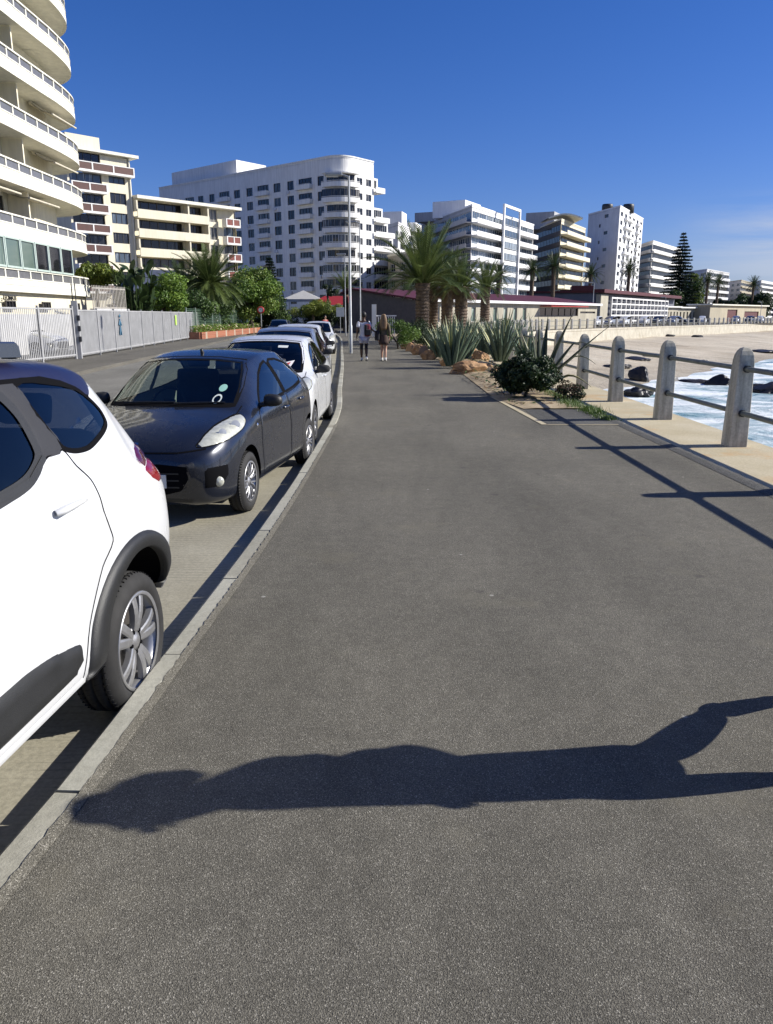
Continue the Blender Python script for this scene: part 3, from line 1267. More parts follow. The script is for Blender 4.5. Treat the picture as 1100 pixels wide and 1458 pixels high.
def wheel_meshes(key, r, w, rim_r, style):
    if key in WHEELS:
        return WHEELS[key]
    # axis along z here (outer face at +z), turned into place by the matrix: z -> +x
    M = Matrix.Rotation(PI / 2, 4, 'Y')
    t = MB()
    hw = w / 2
    prof = [(rim_r - 0.004, hw - 0.022), (rim_r + 0.012, hw - 0.006), (rim_r + (r - rim_r) * 0.45, hw + 0.004), (r - 0.03, hw - 0.006), (r - 0.012, hw - 0.018), (r - 0.003, hw - 0.034)]
    gr = []
    for z in (0.28, 0.0, -0.28):
        gr += [(r, hw * 2 * (z / 1.0 * 0.9) + 0.008), (r - 0.008, hw * 1.8 * z + 0.004), (r - 0.008, hw * 1.8 * z - 0.004), (r, hw * 1.8 * z - 0.008)]
    prof += gr + [(r - 0.003, -hw + 0.034), (r - 0.012, -hw + 0.018), (r - 0.03, -hw + 0.006), (rim_r + (r - rim_r) * 0.45, -hw - 0.002), (rim_r, -hw + 0.02)]
    t.lathe(prof, 72, 0, M)
    # side siping
    for k in range(64):
        a = 2 * PI * k / 64
        for z, wz in ((hw * 0.62, 0.026), (-hw * 0.62, 0.026), (hw * 0.22, 0.026), (-hw * 0.22, 0.026)):
            c = Vector((math.cos(a) * (r - 0.0055), math.sin(a) * (r - 0.0055), z))
            t.box((0, 0, 0), (0.011, 0.0028, wz), 0, 1, M @ Matrix.Translation(c) @ Matrix.Rotation(a, 4, 'Z') @ Matrix.Rotation(0.35 if abs(z) < hw * 0.4 else 0.0, 4, 'X'))
    ty = t.mesh('tyre', [M_RUBBER, M_TREAD])
    rb = MB()
    barrel = [(rim_r + 0.004, hw - 0.004), (rim_r + 0.006, hw - 0.014), (rim_r - 0.008, hw - 0.02), (rim_r - 0.02, hw - 0.05), (rim_r - 0.03, -hw + 0.03), (rim_r - 0.02, -hw + 0.01)]
    rb.lathe([(rim_r - 0.012, hw - 0.008)] + barrel, 56, 0, M)
    hub_z = hw - 0.025
    rb.lathe([(0.0, hub_z + 0.008), (0.026, hub_z + 0.008), (0.034, hub_z), (0.07, hub_z - 0.006), (0.075, hub_z - 0.04), (0.0, hub_z - 0.05)], 28, 0, M)
    rb.lathe([(0.0, hw - 0.1), (rim_r * 0.72, hw - 0.1), (rim_r * 0.72, hw - 0.115)], 40, 1, M)
    rb.lathe([(0.0, hw - 0.13), (rim_r - 0.03, hw - 0.13)], 40, 2, M)

    def spoke(a, w0, w1, z0, z1, r0, r1, twist=0.0):
        vs = []
        nseg = 6
        for i in range(nseg + 1):
            f = i / nseg
            rr = r0 + (r1 - r0) * f
            ww = w0 + (w1 - w0) * f
            zz = z0 + (z1 - z0) * f + 0.012 * math.sin(PI * f)
            aa = a + twist * f
            for dy, dz in ((-ww, -0.03), (-ww, -0.004), (-ww * 0.55, 0.0), (ww * 0.55, 0.0), (ww, -0.004), (ww, -0.03)):
                vs.append(M @ Vector((rr * math.cos(aa) - dy * math.sin(aa), rr * math.sin(aa) + dy * math.cos(aa), zz + dz)))
        fs = []
        for i in range(nseg):
            for j in range(5):
                fs.append((i * 6 + j, i * 6 + j + 1, (i + 1) * 6 + j + 1, (i + 1) * 6 + j))
        rb.add(vs, fs, 0)
    if style == 'double':
        for k in range(5):
            a = 2 * PI * k / 5 + 0.3
            for d in (-1, 1):
                spoke(a + d * 0.17, 0.019, 0.023, hub_z + 0.004, hw - 0.018, 0.045, rim_r - 0.004, d * 0.03)
        for k in range(5):
            a = 2 * PI * (k + 0.5) / 5 + 0.3
            rb.lathe([(0.0, hub_z + 0.006), (0.009, hub_z + 0.006), (0.011, hub_z - 0.01)], 8, 2, M @ Matrix.Translation((0.052 * math.cos(a), 0.052 * math.sin(a), 0)))
    elif style == 'multi':
        for k in range(8):
            a = 2 * PI * k / 8
            for d in (-1, 1):
                spoke(a + d * 0.1, 0.009, 0.007, hub_z + 0.004, hw - 0.016, 0.05, rim_r - 0.004, d * 0.1)
    else:
        for k in range(6):
            spoke(2 * PI * k / 6, 0.026, 0.02, hub_z + 0.002, hw - 0.02, 0.05, rim_r - 0.004)
    rm = rb.mesh('rim', [M_ALLOY, M_DISC, M_GAP])
    WHEELS[key] = (ty, rm)
    return WHEELS[key]


def add_wheel(parent, key, x, s, r, steer=0.0, roll=0.0):
    ty, rm = WHEELS[key]
    w = link('wheel', ty, parent, (x, s, r))
    w.rotation_mode = 'XYZ'
    flip = 0 if x > 0 else PI
    w.rotation_euler = (roll, 0, flip + steer)
    link('rim', rm, w)
    return w


def wheel_well(body, mb, s0, z0, r, wx, depth=0.3, mi=0, side=1):
    """dark liner inside an arch, following the cut edge"""
    vs, fs = [], []
    n = 30
    a0, a1 = 0.02, PI - 0.02
    for sg in (side,):
        base = len(vs)
        for i in range(n + 1):
            a = a0 + (a1 - a0) * i / n
            y, z = s0 + math.cos(a) * r, z0 + math.sin(a) * r
            h = body.bvh.ray_cast(Vector((sg * 2, y, z)), Vector((-sg, 0, 0)))
            xo = abs(h[0].x) if h[0] is not None else wx - 0.22
            xo = min(xo, wx + 0.1)
            vs += [(sg * (xo - 0.004), y, z), (sg * (xo - 0.03), s0 + math.cos(a) * (r + 0.012), z0 + math.sin(a) * (r + 0.012)), (sg * (xo - depth), s0 + math.cos(a) * (r + 0.012), z0 + math.sin(a) * (r + 0.012))]
        for i in range(n):
            for j in range(2):
                fs.append((base + 3 * i + j, base + 3 * i + 1 + j, base + 3 * i + 4 + j, base + 3 * i + 3 + j))
        c = len(vs)
        vs.append((sg * (wx - depth - 0.02), s0, z0))
        for i in range(n):
            fs.append((base + 3 * i + 2, base + 3 * i + 5, c))
    mb.add(vs, fs, mi)


def mirror_shape(parent, body_mat, x, s, z, size=(0.17, 0.11, 0.13), mirror=True):
    for sg in ((1, -1) if mirror else (1,)):
        m = MB()
        W, D, H = size
        vs, fs = [], []
        nu, nv = 14, 9
        for j in range(nv + 1):
            ph = -PI / 2 + PI * j / nv
            for i in range(nu):
                th = 2 * PI * i / nu
                c, sn = math.cos(th), math.sin(th)

                def se(v, e):
                    return math.copysign(abs(v) ** e, v)
                xx = W / 2 * se(math.cos(ph), 0.7) * se(c, 0.7)
                zz = H / 2 * se(math.cos(ph), 0.7) * se(sn, 0.75)
                yy = D / 2 * se(math.sin(ph), 0.9)
                if yy > 0:
                    yy *= 0.35
                zz *= 1.0 - 0.25 * (xx / W + 0.5)
                vs.append((sg * (x + W / 2 + xx), s + yy, z + zz))
        for j in range(nv):
            for i in range(nu):
                f = (j * nu + i, j * nu + (i + 1) % nu, (j + 1) * nu + (i + 1) % nu, (j + 1) * nu + i)
                fs.append(f if sg > 0 else f[::-1])
        m.add(vs, fs, 0, True)
        m.tube([(sg * (x - 0.05), s, z - H * 0.35), (sg * (x + 0.03), s, z - H * 0.3)], [0.025, 0.02], 8, 1)
        m.build('mirror', [body_mat, M_BLACKP], parent)


def cabin(parent, s_f, s_r, half, z_floor, z_belt, z_roof, wheel_x):
    d = MB()
    d.box((0, s_f + 0.33, z_belt - 0.12), (2 * half - 0.12, 0.5, 0.2), bev=0.06)
    d.box((0, s_f + 0.55, z_belt - 0.33), (2 * half - 0.2, 0.3, 0.34), bev=0.05)
    d.box((0, (s_f + s_r) / 2 + 0.3, z_floor + 0.06), (2 * half - 0.1, s_r - s_f - 0.4, 0.1))
    d.box((0, s_f + 0.95, z_floor + 0.25), (0.2, 0.7, 0.25), bev=0.05)
    d.build('dashboard', M_INT, parent)
    for x in (0.36, -0.36):
        q = MB()
        y = s_f + 1.3
        q.box((x, y, z_floor + 0.28), (0.5, 0.52, 0.16), bev=0.05)
        q.box((0, 0, 0.3), (0.48, 0.13, 0.62), bev=0.05, M=Matrix.Translation((x, y + 0.22, z_floor + 0.34)) @ Matrix.Rotation(R(-14), 4, 'X'))
        q.box((0, 0, 0.72), (0.26, 0.09, 0.17), bev=0.035, M=Matrix.Translation((x, y + 0.22, z_floor + 0.34)) @ Matrix.Rotation(R(-14), 4, 'X'))
        q.build('seat', M_SEAT, parent)
    q = MB()
    y = s_f + 2.1
    q.box((0, y, z_floor + 0.3), (2 * half - 0.25, 0.5, 0.16), bev=0.05)
    q.box((0, 0, 0.26), (2 * half - 0.25, 0.13, 0.54), bev=0.05, M=Matrix.Translation((0, y + 0.24, z_floor + 0.34)) @ Matrix.Rotation(R(-16), 4, 'X'))
    for x in (0.33, -0.33):
        q.box((x, 0, 0.62), (0.24, 0.08, 0.14), bev=0.03, M=Matrix.Translation((0, y + 0.24, z_floor + 0.34)) @ Matrix.Rotation(R(-16), 4, 'X'))
    q.build('rear_seat', M_SEAT, parent)
    w = MB()
    M = Matrix.Translation((wheel_x, s_f + 0.72, z_belt - 0.05)) @ Matrix.Rotation(R(68), 4, 'X')
    pts = [(0.18 * math.cos(2 * PI * k / 24), 0.18 * math.sin(2 * PI * k / 24), 0) for k in range(25)]
    w.tube([M @ Vector(p) for p in pts], 0.014, 8)
    for a in (0.2, PI - 0.2, -PI / 2):
        w.tube([M @ Vector((0, 0, -0.02)), M @ Vector((0.18 * math.cos(a), 0.18 * math.sin(a), 0))], 0.014, 6)
    w.box((0, 0, -0.02), (0.12, 0.12, 0.05), M=M, bev=0.015)
    w.build('steering_wheel', M_INT, parent)
M_WPAINT = paint('white_paint', (0.62, 0.63, 0.635), 0.0, 0.28)
M_NROOF = paint('navy_roof_paint', (0.01, 0.01, 0.035), 0.0, 0.38, coat=0.2)
M_NAVY = paint('dark_navy_paint', (0.019, 0.022, 0.032), 0.4, 0.27, (0.22, 0.24, 0.22))
M_SILVER = paint('silver_paint', (0.33, 0.34, 0.36), 0.6, 0.3)
M_REDP = paint('red_paint', (0.3, 0.01, 0.012), 0.1, 0.3)
M_DGREY = paint('dark_grey_paint', (0.05, 0.055, 0.065), 0.4, 0.3)

SUV_ST = [
    # s    zb    wb    zm    wm    zs    ws    zl    wl    ze    we    zt
    (0.00, 0.46, 0.55, 0.57, 0.60, 0.68, 0.60, 0.78, 0.56, 0.80, 0.48, 0.82),
    (0.06, 0.38, 0.66, 0.54, 0.72, 0.74, 0.71, 0.86, 0.66, 0.90, 0.56, 0.92),
    (0.30, 0.35, 0.78, 0.54, 0.83, 0.80, 0.82, 0.94, 0.76, 0.98, 0.64, 1.00),
    (0.95, 0.35, 0.83, 0.56, 0.865, 0.90, 0.85, 1.06, 0.80, 1.10, 0.66, 1.12),
    (1.15, 0.35, 0.845, 0.57, 0.87, 0.94, 0.852, 1.11, 0.80, 1.19, 0.67, 1.21),
    (1.80, 0.35, 0.85, 0.58, 0.875, 1.00, 0.858, 1.15, 0.812, 1.51, 0.65, 1.58),
    (2.30, 0.35, 0.85, 0.59, 0.877, 1.02, 0.862, 1.17, 0.82, 1.55, 0.66, 1.635),
    (2.90, 0.35, 0.85, 0.60, 0.88, 1.04, 0.868, 1.22, 0.805, 1.555, 0.655, 1.635),
    (3.20, 0.36, 0.84, 0.62, 0.882, 1.04, 0.868, 1.235, 0.80, 1.54, 0.65, 1.62),
    (3.44, 0.37, 0.83, 0.63, 0.882, 1.03, 0.867, 1.22, 0.80, 1.50, 0.645, 1.59),
    (3.56, 0.38, 0.82, 0.64, 0.878, 1.02, 0.862, 1.18, 0.79, 1.405, 0.66, 1.49),
    (3.69, 0.40, 0.80, 0.64, 0.868, 1.00, 0.855, 1.12, 0.79, 1.25, 0.69, 1.31),
    (3.80, 0.42, 0.77, 0.64, 0.848, 0.95, 0.84, 1.04, 0.785, 1.10, 0.70, 1.13),
    (3.88, 0.45, 0.70, 0.63, 0.79, 0.86, 0.79, 0.93, 0.745, 0.97, 0.67, 0.99),
    (3.93, 0.50, 0.60, 0.60, 0.69, 0.74, 0.68, 0.79, 0.64, 0.81, 0.57, 0.82),
]
HATCH_ST = [
    (0.00, 0.34, 0.40, 0.44, 0.50, 0.52, 0.50, 0.58, 0.48, 0.60, 0.40, 0.62),
    (0.05, 0.22, 0.56, 0.42, 0.63, 0.56, 0.62, 0.64, 0.58, 0.67, 0.47, 0.69),
    (0.16, 0.19, 0.66, 0.42, 0.72, 0.60, 0.705, 0.70, 0.66, 0.74, 0.52, 0.77),
    (0.38, 0.18, 0.74, 0.44, 0.79, 0.68, 0.775, 0.79, 0.72, 0.83, 0.57, 0.86),
    (0.68, 0.18, 0.77, 0.48, 0.815, 0.76, 0.80, 0.86, 0.745, 0.90, 0.59, 0.935),
    (0.86, 0.18, 0.77, 0.50, 0.815, 0.79, 0.80, 0.89, 0.75, 0.935, 0.61, 0.975),
    (1.00, 0.18, 0.77, 0.51, 0.815, 0.82, 0.80, 0.92, 0.755, 1.00, 0.61, 1.055),
    (1.66, 0.18, 0.77, 0.52, 0.815, 0.86, 0.80, 0.965, 0.755, 1.345, 0.545, 1.41),
    (2.10, 0.18, 0.77, 0.53, 0.815, 0.88, 0.80, 1.00, 0.755, 1.405, 0.55, 1.465),
    (2.60, 0.18, 0.77, 0.54, 0.815, 0.90, 0.80, 1.04, 0.75, 1.40, 0.545, 1.455),
    (3.00, 0.20, 0.77, 0.56, 0.815, 0.92, 0.795, 1.07, 0.735, 1.33, 0.52, 1.385),
    (3.22, 0.24, 0.75, 0.58, 0.805, 0.92, 0.785, 1.06, 0.715, 1.22, 0.53, 1.28),
    (3.38, 0.28, 0.70, 0.58, 0.76, 0.86, 0.745, 0.96, 0.68, 1.02, 0.55, 1.06),
    (3.47, 0.33, 0.58, 0.56, 0.66, 0.74, 0.65, 0.80, 0.60, 0.84, 0.52, 0.86),
    (3.50, 0.40, 0.48, 0.54, 0.56, 0.62, 0.55, 0.66, 0.50, 0.68, 0.42, 0.69),
]
SUV = dict(st=SUV_ST, ws=(0.80, 3.335), wr=0.318, wx=0.764, tw=0.2, rim=0.224, style='double', arch=0.42, step=0.014, sub=8)
HATCH = dict(st=HATCH_ST, ws=(0.72, 3.12), wr=0.28, wx=0.735, tw=0.165, rim=0.185, style='multi', arch=0.325, step=0.02, sub=6)


def finish_car(root, B, spec, key, mats, mat_fn=None):
    for s in spec['ws']:
        B.cut_circle(s, spec['wr'] + 0.015, spec['arch'])
    body = B.build('body', mats, root, mat_fn)
    for s in spec['ws']:
        for sg in (1, -1):
            wm = MB()
            wheel_well(B, wm, s, spec['wr'] + 0.015, spec['arch'], max(x[4] for x in spec['st']), side=sg)
            wm.build('wheel_arch_liner', M_GAP, root)
    wheel_meshes(key, spec['wr'], spec['tw'], spec['rim'], spec['style'])
    for i, s in enumerate(spec['ws']):
        for x in (1, -1):
            add_wheel(root, key, x * spec['wx'], s, spec['wr'], spec.get('steer', 0) if i == 0 else 0, roll=0.4 + i)
    return body


def sides(name, mats, parent, fill):
    """build a part once on the left flank and its mirror image on the right"""
    m = MB()
    fill(m)
    a = m.build(name, mats, parent[0] if isinstance(parent, tuple) else parent)
    q = MB()
    q.v = [(-v[0], v[1], v[2]) for v in m.v]
    q.f = [list(f)[::-1] for f in m.f]
    q.m, q.s = m.m, m.s
    b = q.build(name, mats, parent[1] if isinstance(parent, tuple) else parent)
    return a, b


def grow(poly, d):
    P = [Vector(p) for p in poly]
    c = sum(P, Vector((0, 0))) / len(P)
    return [tuple(p + (p - c).normalized() * d) for p in P]


def sm(poly, n=5, closed=True):
    P = [Vector(p) for p in poly]
    m = len(P)
    out = []
    for i in range(m if closed else m - 1):
        g = (lambda k: P[k % m]) if closed else (lambda k: P[min(max(k, 0), m - 1)])
        p0, p1, p2, p3 = g(i - 1), g(i), g(i + 1), g(i + 2)
        d = (p2 - p1).length
        T = 0.5
        m1 = (p2 - p0); m2 = (p3 - p1)
        m1 = m1.normalized() * d * T * 1.6 if m1.length > 1e-6 else m1
        m2 = m2.normalized() * d * T * 1.6 if m2.length > 1e-6 else m2
        for k in range(n):
            u = k / n
            out.append(tuple((2 * u ** 3 - 3 * u ** 2 + 1) * p1 + (u ** 3 - 2 * u ** 2 + u) * m1 + (3 * u ** 2 - 2 * u ** 3) * p2 + (u ** 3 - u ** 2) * m2))
    if not closed:
        out.append(tuple(P[-1]))
    return out


def place(root, x, y, rz):
    root.location = (x, y, ROAD_Z)
    root.rotation_euler = (0, 0, rz)


def plate_text(parent, txt, size, x, y, z, front=True):
    me = text_mesh(txt, size, 0.002)
    me.materials.append(M_INK)
    o = link('plate_number', me, parent, (x, y, z))
    o.rotation_euler = (PI / 2, 0, 0 if front else PI)
    return o


# ------------------------------------------------------------- white crossover, nearest
def make_suv():
    root = empty('parked_car', label='white crossover with navy roof, nearest the camera, cut off by the photo edge', cat='car', group='cars parked along the kerb')
    B = Body(SUV['st'], SUV['step'], SUV['sub'])
    qg = [(2.86, 1.52), (3.10, 1.508), (3.275, 1.472), (3.35, 1.428), (3.405, 1.367), (3.40, 1.318), (3.35, 1.292), (3.26, 1.268), (3.14, 1.245), (3.03, 1.25), (2.955, 1.277), (2.89, 1.41)]
    qg = sm(qg, 4)
    rg = [(1.95, 1.185), (2.52, 1.2), (2.653, 1.218), (2.765, 1.272), (2.775, 1.36), (2.76, 1.43), (2.70, 1.50), (1.95, 1.51), (1.93, 1.4)]
    rg = sm(rg, 4)
    fg = [(1.42, 1.18), (1.86, 1.185), (1.86, 1.51), (1.78, 1.49), (1.55, 1.35)]
    ws_ = [(-0.66, 1.16), (0.66, 1.16), (0.60, 1.4), (0.55, 1.53), (-0.55, 1.53), (-0.60, 1.4)]
    rw = [(-0.6, 1.14), (0.6, 1.14), (0.54, 1.44), (-0.54, 1.44)]
    for o in (qg, rg, fg):
        B.cut_outline(grow(o, 0.002), SIDE)
    B.cut_outline(ws_, FRONT, False)
    B.cut_outline(rw, REAR, False)

    def mf(c, n):
        s = c.y
        if s < 3.06:
            line = 1.537
        elif s < 3.36:
            line = 1.53 - (s - 3.06) / 0.3 * 0.10
        else:
            line = 1.43 + (s - 3.36) * 0.25
        return 1 if (c.z > line + 0.012 and 1.5 < s < 3.47) else 0
    finish_car(root, B, SUV, 'suv', [M_WPAINT, M_NROOF], mf)
    # doors
    rear_door = [(1.92, 0.40), (1.90, 0.7), (1.92, 1.165), (2.50, 1.18), (2.66, 1.195), (2.80, 1.255), (2.945, 1.268), (2.985, 1.2), (3.038, 1.135), (3.052, 1.07), (3.06, 1.0), (3.085, 0.93), (3.1, 0.865), (2.985, 0.79), (2.86, 0.64), (2.775, 0.48), (2.74, 0.40)]
    rear_door = rear_door[:3] + sm(rear_door[3:], 4, False)
    front_door = [(1.03, 0.42), (1.0, 0.7), (1.06, 1.1), (1.35, 1.15), (1.89, 1.165), (1.875, 0.7), (1.895, 0.40)]
    doors = []
    for ol in (rear_door, front_door):
        doors.append(sides('door', [M_WPAINT, M_GAP], root, lambda m: (B.patch(m, ol, SIDE, 0.0035, 0.001, 0.05), B.band(m, ol, SIDE, 0.007, 0.0025, 1))))

    def handle(y0, y1, z):
        def f(m):
            # grip bar and the shallow cup behind it
            p = [B.project(*SIDE, y0 + (y1 - y0) * t, z + 0.004 * math.sin(t * PI), e) for t, e in ((0, 0.012), (0.08, 0.03), (0.35, 0.036), (0.7, 0.034), (0.92, 0.026), (1, 0.01))]
            m.tube(p, [0.017, 0.021, 0.020, 0.018, 0.015, 0.01], 12, 0, flat=0.7)
            cup = [(y0 + 0.10 + 0.055 * math.cos(a), z + 0.035 + 0.036 * math.sin(a)) for a in [2 * PI * k / 20 for k in range(20)]]
            B.patch(m, cup, SIDE, 0.0045, 0.004, 0.03, 1)
        return f
    M_CUP = paint('handle_cup_paint', (0.6, 0.61, 0.62), 0.0, 0.35)
    sides('handle', [M_WPAINT, M_CUP, M_BLACKP], doors[0], handle(2.70, 2.90, 1.08))
    sides('handle', [M_WPAINT, M_CUP, M_BLACKP], doors[1], handle(1.60, 1.88, 1.06))
    sides('window', [M_TINT], doors[0], lambda m: B.patch(m, rg, SIDE, 0.001, 0.0, 0.05))
    sides('window', [M_TINT], doors[1], lambda m: B.patch(m, fg, SIDE, 0.001, 0.0, 0.05))
    sides('window_seal', [M_BLACKP], doors[0], lambda m: (B.band(m, grow(rg, 0.008), SIDE, 0.045, 0.005), B.band(m, [(1.95, 1.178), (2.52, 1.192), (2.66, 1.208), (2.80, 1.265)], SIDE, 0.022, 0.009, 0, False)))
    sides('window_seal', [M_BLACKP], doors[1], lambda m: B.band(m, grow(fg, 0.008), SIDE, 0.04, 0.005))
    sides('quarter_window', [M_TINT], root, lambda m: B.patch(m, qg, SIDE, 0.001, 0.0, 0.05))
    sides('quarter_window_seal', [M_GAP], root, lambda m: B.band(m, qg, SIDE, 0.02, 0.003))
    pil = [(2.735, 1.525), (2.862, 1.522), (2.893, 1.41), (2.957, 1.276), (2.80, 1.262), (2.775, 1.272), (2.80, 1.32), (2.80, 1.40), (2.785, 1.46)]
    pil = sm(pil, 3)
    M_PIL = mat('pillar_film', (0.016, 0.017, 0.022), 0.7, var=0.2, vs=5, bmp=0.2, bs=260)
    sides('pillar_trim', [M_PIL], root, lambda m: B.patch(m, pil, SIDE, 0.004, 0.002, 0.03))
    # roof rails, roof edge moulding and the spoiler flank
    def edge_line(m):
        pts = [(1.75, 1.50), (2.1, 1.535), (2.6, 1.54), (3.06, 1.527), (3.2, 1.50), (3.3, 1.466), (3.37, 1.425)]
        B.band(m, pts, SIDE, 0.016, 0.003, 0, False)
    rim_ = sm([(1.75, 1.503), (2.1, 1.538), (2.6, 1.543), (3.06, 1.53), (3.2, 1.503), (3.3, 1.469), (3.357, 1.428), (3.41, 1.444), (3.468, 1.492), (3.50, 1.53)], 4, False) + [(3.44, 1.56), (3.2, 1.585), (2.6, 1.60), (2.1, 1.595), (1.75, 1.55)]
    sides('roof_edge', [M_NROOF], root, lambda m: B.patch(m, rim_, SIDE, 0.004, 0.002, 0.016))
    sides('roof_moulding', [M_GAP], root, edge_line)

    def rail(m):
        prof = [(1.72, 1.585, 1.59), (1.8, 1.60, 1.655), (2.0, 1.615, 1.672), (2.9, 1.615, 1.672), (3.02, 1.61, 1.668), (3.035, 1.61, 1.655), (3.0, 1.605, 1.628)]
        vs, fs = [], []
        for y, a, b in prof:
            for x, z in ((0.555, a), (0.56, b - 0.006), (0.57, b), (0.60, b), (0.61, b - 0.006), (0.615, a)):
                vs.append((x, y, z))
        for i in range(len(prof) - 1):
            for k in range(6):
                fs.append((i * 6 + k, i * 6 + (k + 1) % 6, (i + 1) * 6 + (k + 1) % 6, (i + 1) * 6 + k))
        fs.append([len(vs) - 6 + k for k in range(6)])
        fs.append([5, 4, 3, 2, 1, 0])
        m.add(vs, fs)
    sides('roof_rail', [M_DGREY], root, rail)
    # wheel arch cladding, sill moulding and lower door cladding
    def arch_clad(s0, wide):
        def f(m):
            z0, r0 = SUV['wr'] + 0.015, SUV['arch']
            n = 34
            vs, fs = [], []
            a0, a1 = -0.12, PI + 0.22
            for i in range(n + 1):
                a = a0 + (a1 - a0) * i / n
                ca, sa = math.cos(a), math.sin(a)
                w = 0.075 + 0.06 * max(0, -ca) ** 2 + 0.02 * max(0, ca) ** 2
                row = []
                for k, (dr, e) in enumerate(((0.0, -0.02), (0.0, 0.012), (0.008, 0.02), (w * 0.6, 0.024), (w - 0.008, 0.016), (w, -0.002))):
                    q = B.project(*SIDE, s0 + ca * (r0 + dr), z0 + sa * (r0 + dr), 0)
                    row.append((q.x + e, q.y, q.z))
                vs += row
            for i in range(n):
                for k in range(5):
                    fs.append((i * 6 + k, i * 6 + k + 1, (i + 1) * 6 + k + 1, (i + 1) * 6 + k))
            m.add(vs, fs, 0, True)
        return f
    for s0 in SUV['ws']:
        sides('wheel_arch_trim', [M_BLACKP], root, arch_clad(s0, 1))
    clad = [(1.15, 0.46), (1.15, 0.56), (1.7, 0.605), (2.28, 0.62), (2.38, 0.622), (2.54, 0.606), (2.75, 0.563), (2.76, 0.53), (2.75, 0.50), (2.712, 0.47), (2.62, 0.457), (1.9, 0.452)]
    clad = sm(clad, 4)
    sides('door_cladding', [M_BLACKP], root, lambda m: B.patch(m, clad, SIDE, 0.016, 0.001, 0.03))
    sill = [(1.2, 0.385), (2.785, 0.388), (2.775, 0.425), (1.2, 0.43)]
    sides('sill', [M_WPAINT], root, lambda m: B.patch(m, sill, SIDE, 0.012, 0.001, 0.03))
    # tail lamps
    up = [(3.535, 1.125), (3.60, 1.165), (3.68, 1.178), (3.75, 1.145), (3.79, 1.095), (3.70, 1.098), (3.60, 1.08)]
    lo = [(3.535, 1.122), (3.60, 1.077), (3.70, 1.095), (3.79, 1.092), (3.815, 1.03), (3.79, 0.985), (3.71, 0.985), (3.63, 1.02), (3.58, 1.065)]
    la = sides('tail_light', [M_DRED], root, lambda m: B.patch(m, up, SIDE, 0.008, 0.0, 0.02, dome=0.003))
    sides('lower_lens', [M_RED], la, lambda m: B.patch(m, lo, SIDE, 0.009, 0.0, 0.02, dome=0.003))
    m = MB(); B.patch(m, ws_, FRONT, 0.001, 0.0, 0.06); m.build('windscreen', M_TINT, root)
    m = MB(); B.patch(m, rw, REAR, 0.001, 0.0, 0.06); m.build('rear_window', M_TINT, root)
    m = MB()
    B.patch(m, [(-0.62, 0.48), (0.62, 0.48), (0.7, 0.62), (-0.7, 0.62)], REAR, 0.012, 0.0, 0.05)
    m.build('rear_bumper_trim', M_BLACKP, root)
    sides('headlight', [M_LENS], root, lambda q: B.patch(q, [(0.45, 0.72), (0.72, 0.7), (0.95, 0.78), (0.9, 0.86), (0.6, 0.83)], CORNER, 0.004, 0.0, 0.03))
    m = MB(); B.patch(m, [(-0.42, 0.6), (0.42, 0.6), (0.5, 0.74), (-0.5, 0.74)], FRONT, 0.004, 0.0, 0.04); m.build('grille', M_BLACKP, root)
    mirror_shape(root, M_WPAINT, 0.85, 1.42, 1.16)
    cabin(root, 1.0, 3.4, 0.78, 0.42, 1.15, 1.6, -0.36)
    place(root, -2.265, 0.04, R(-4.8))
    return root


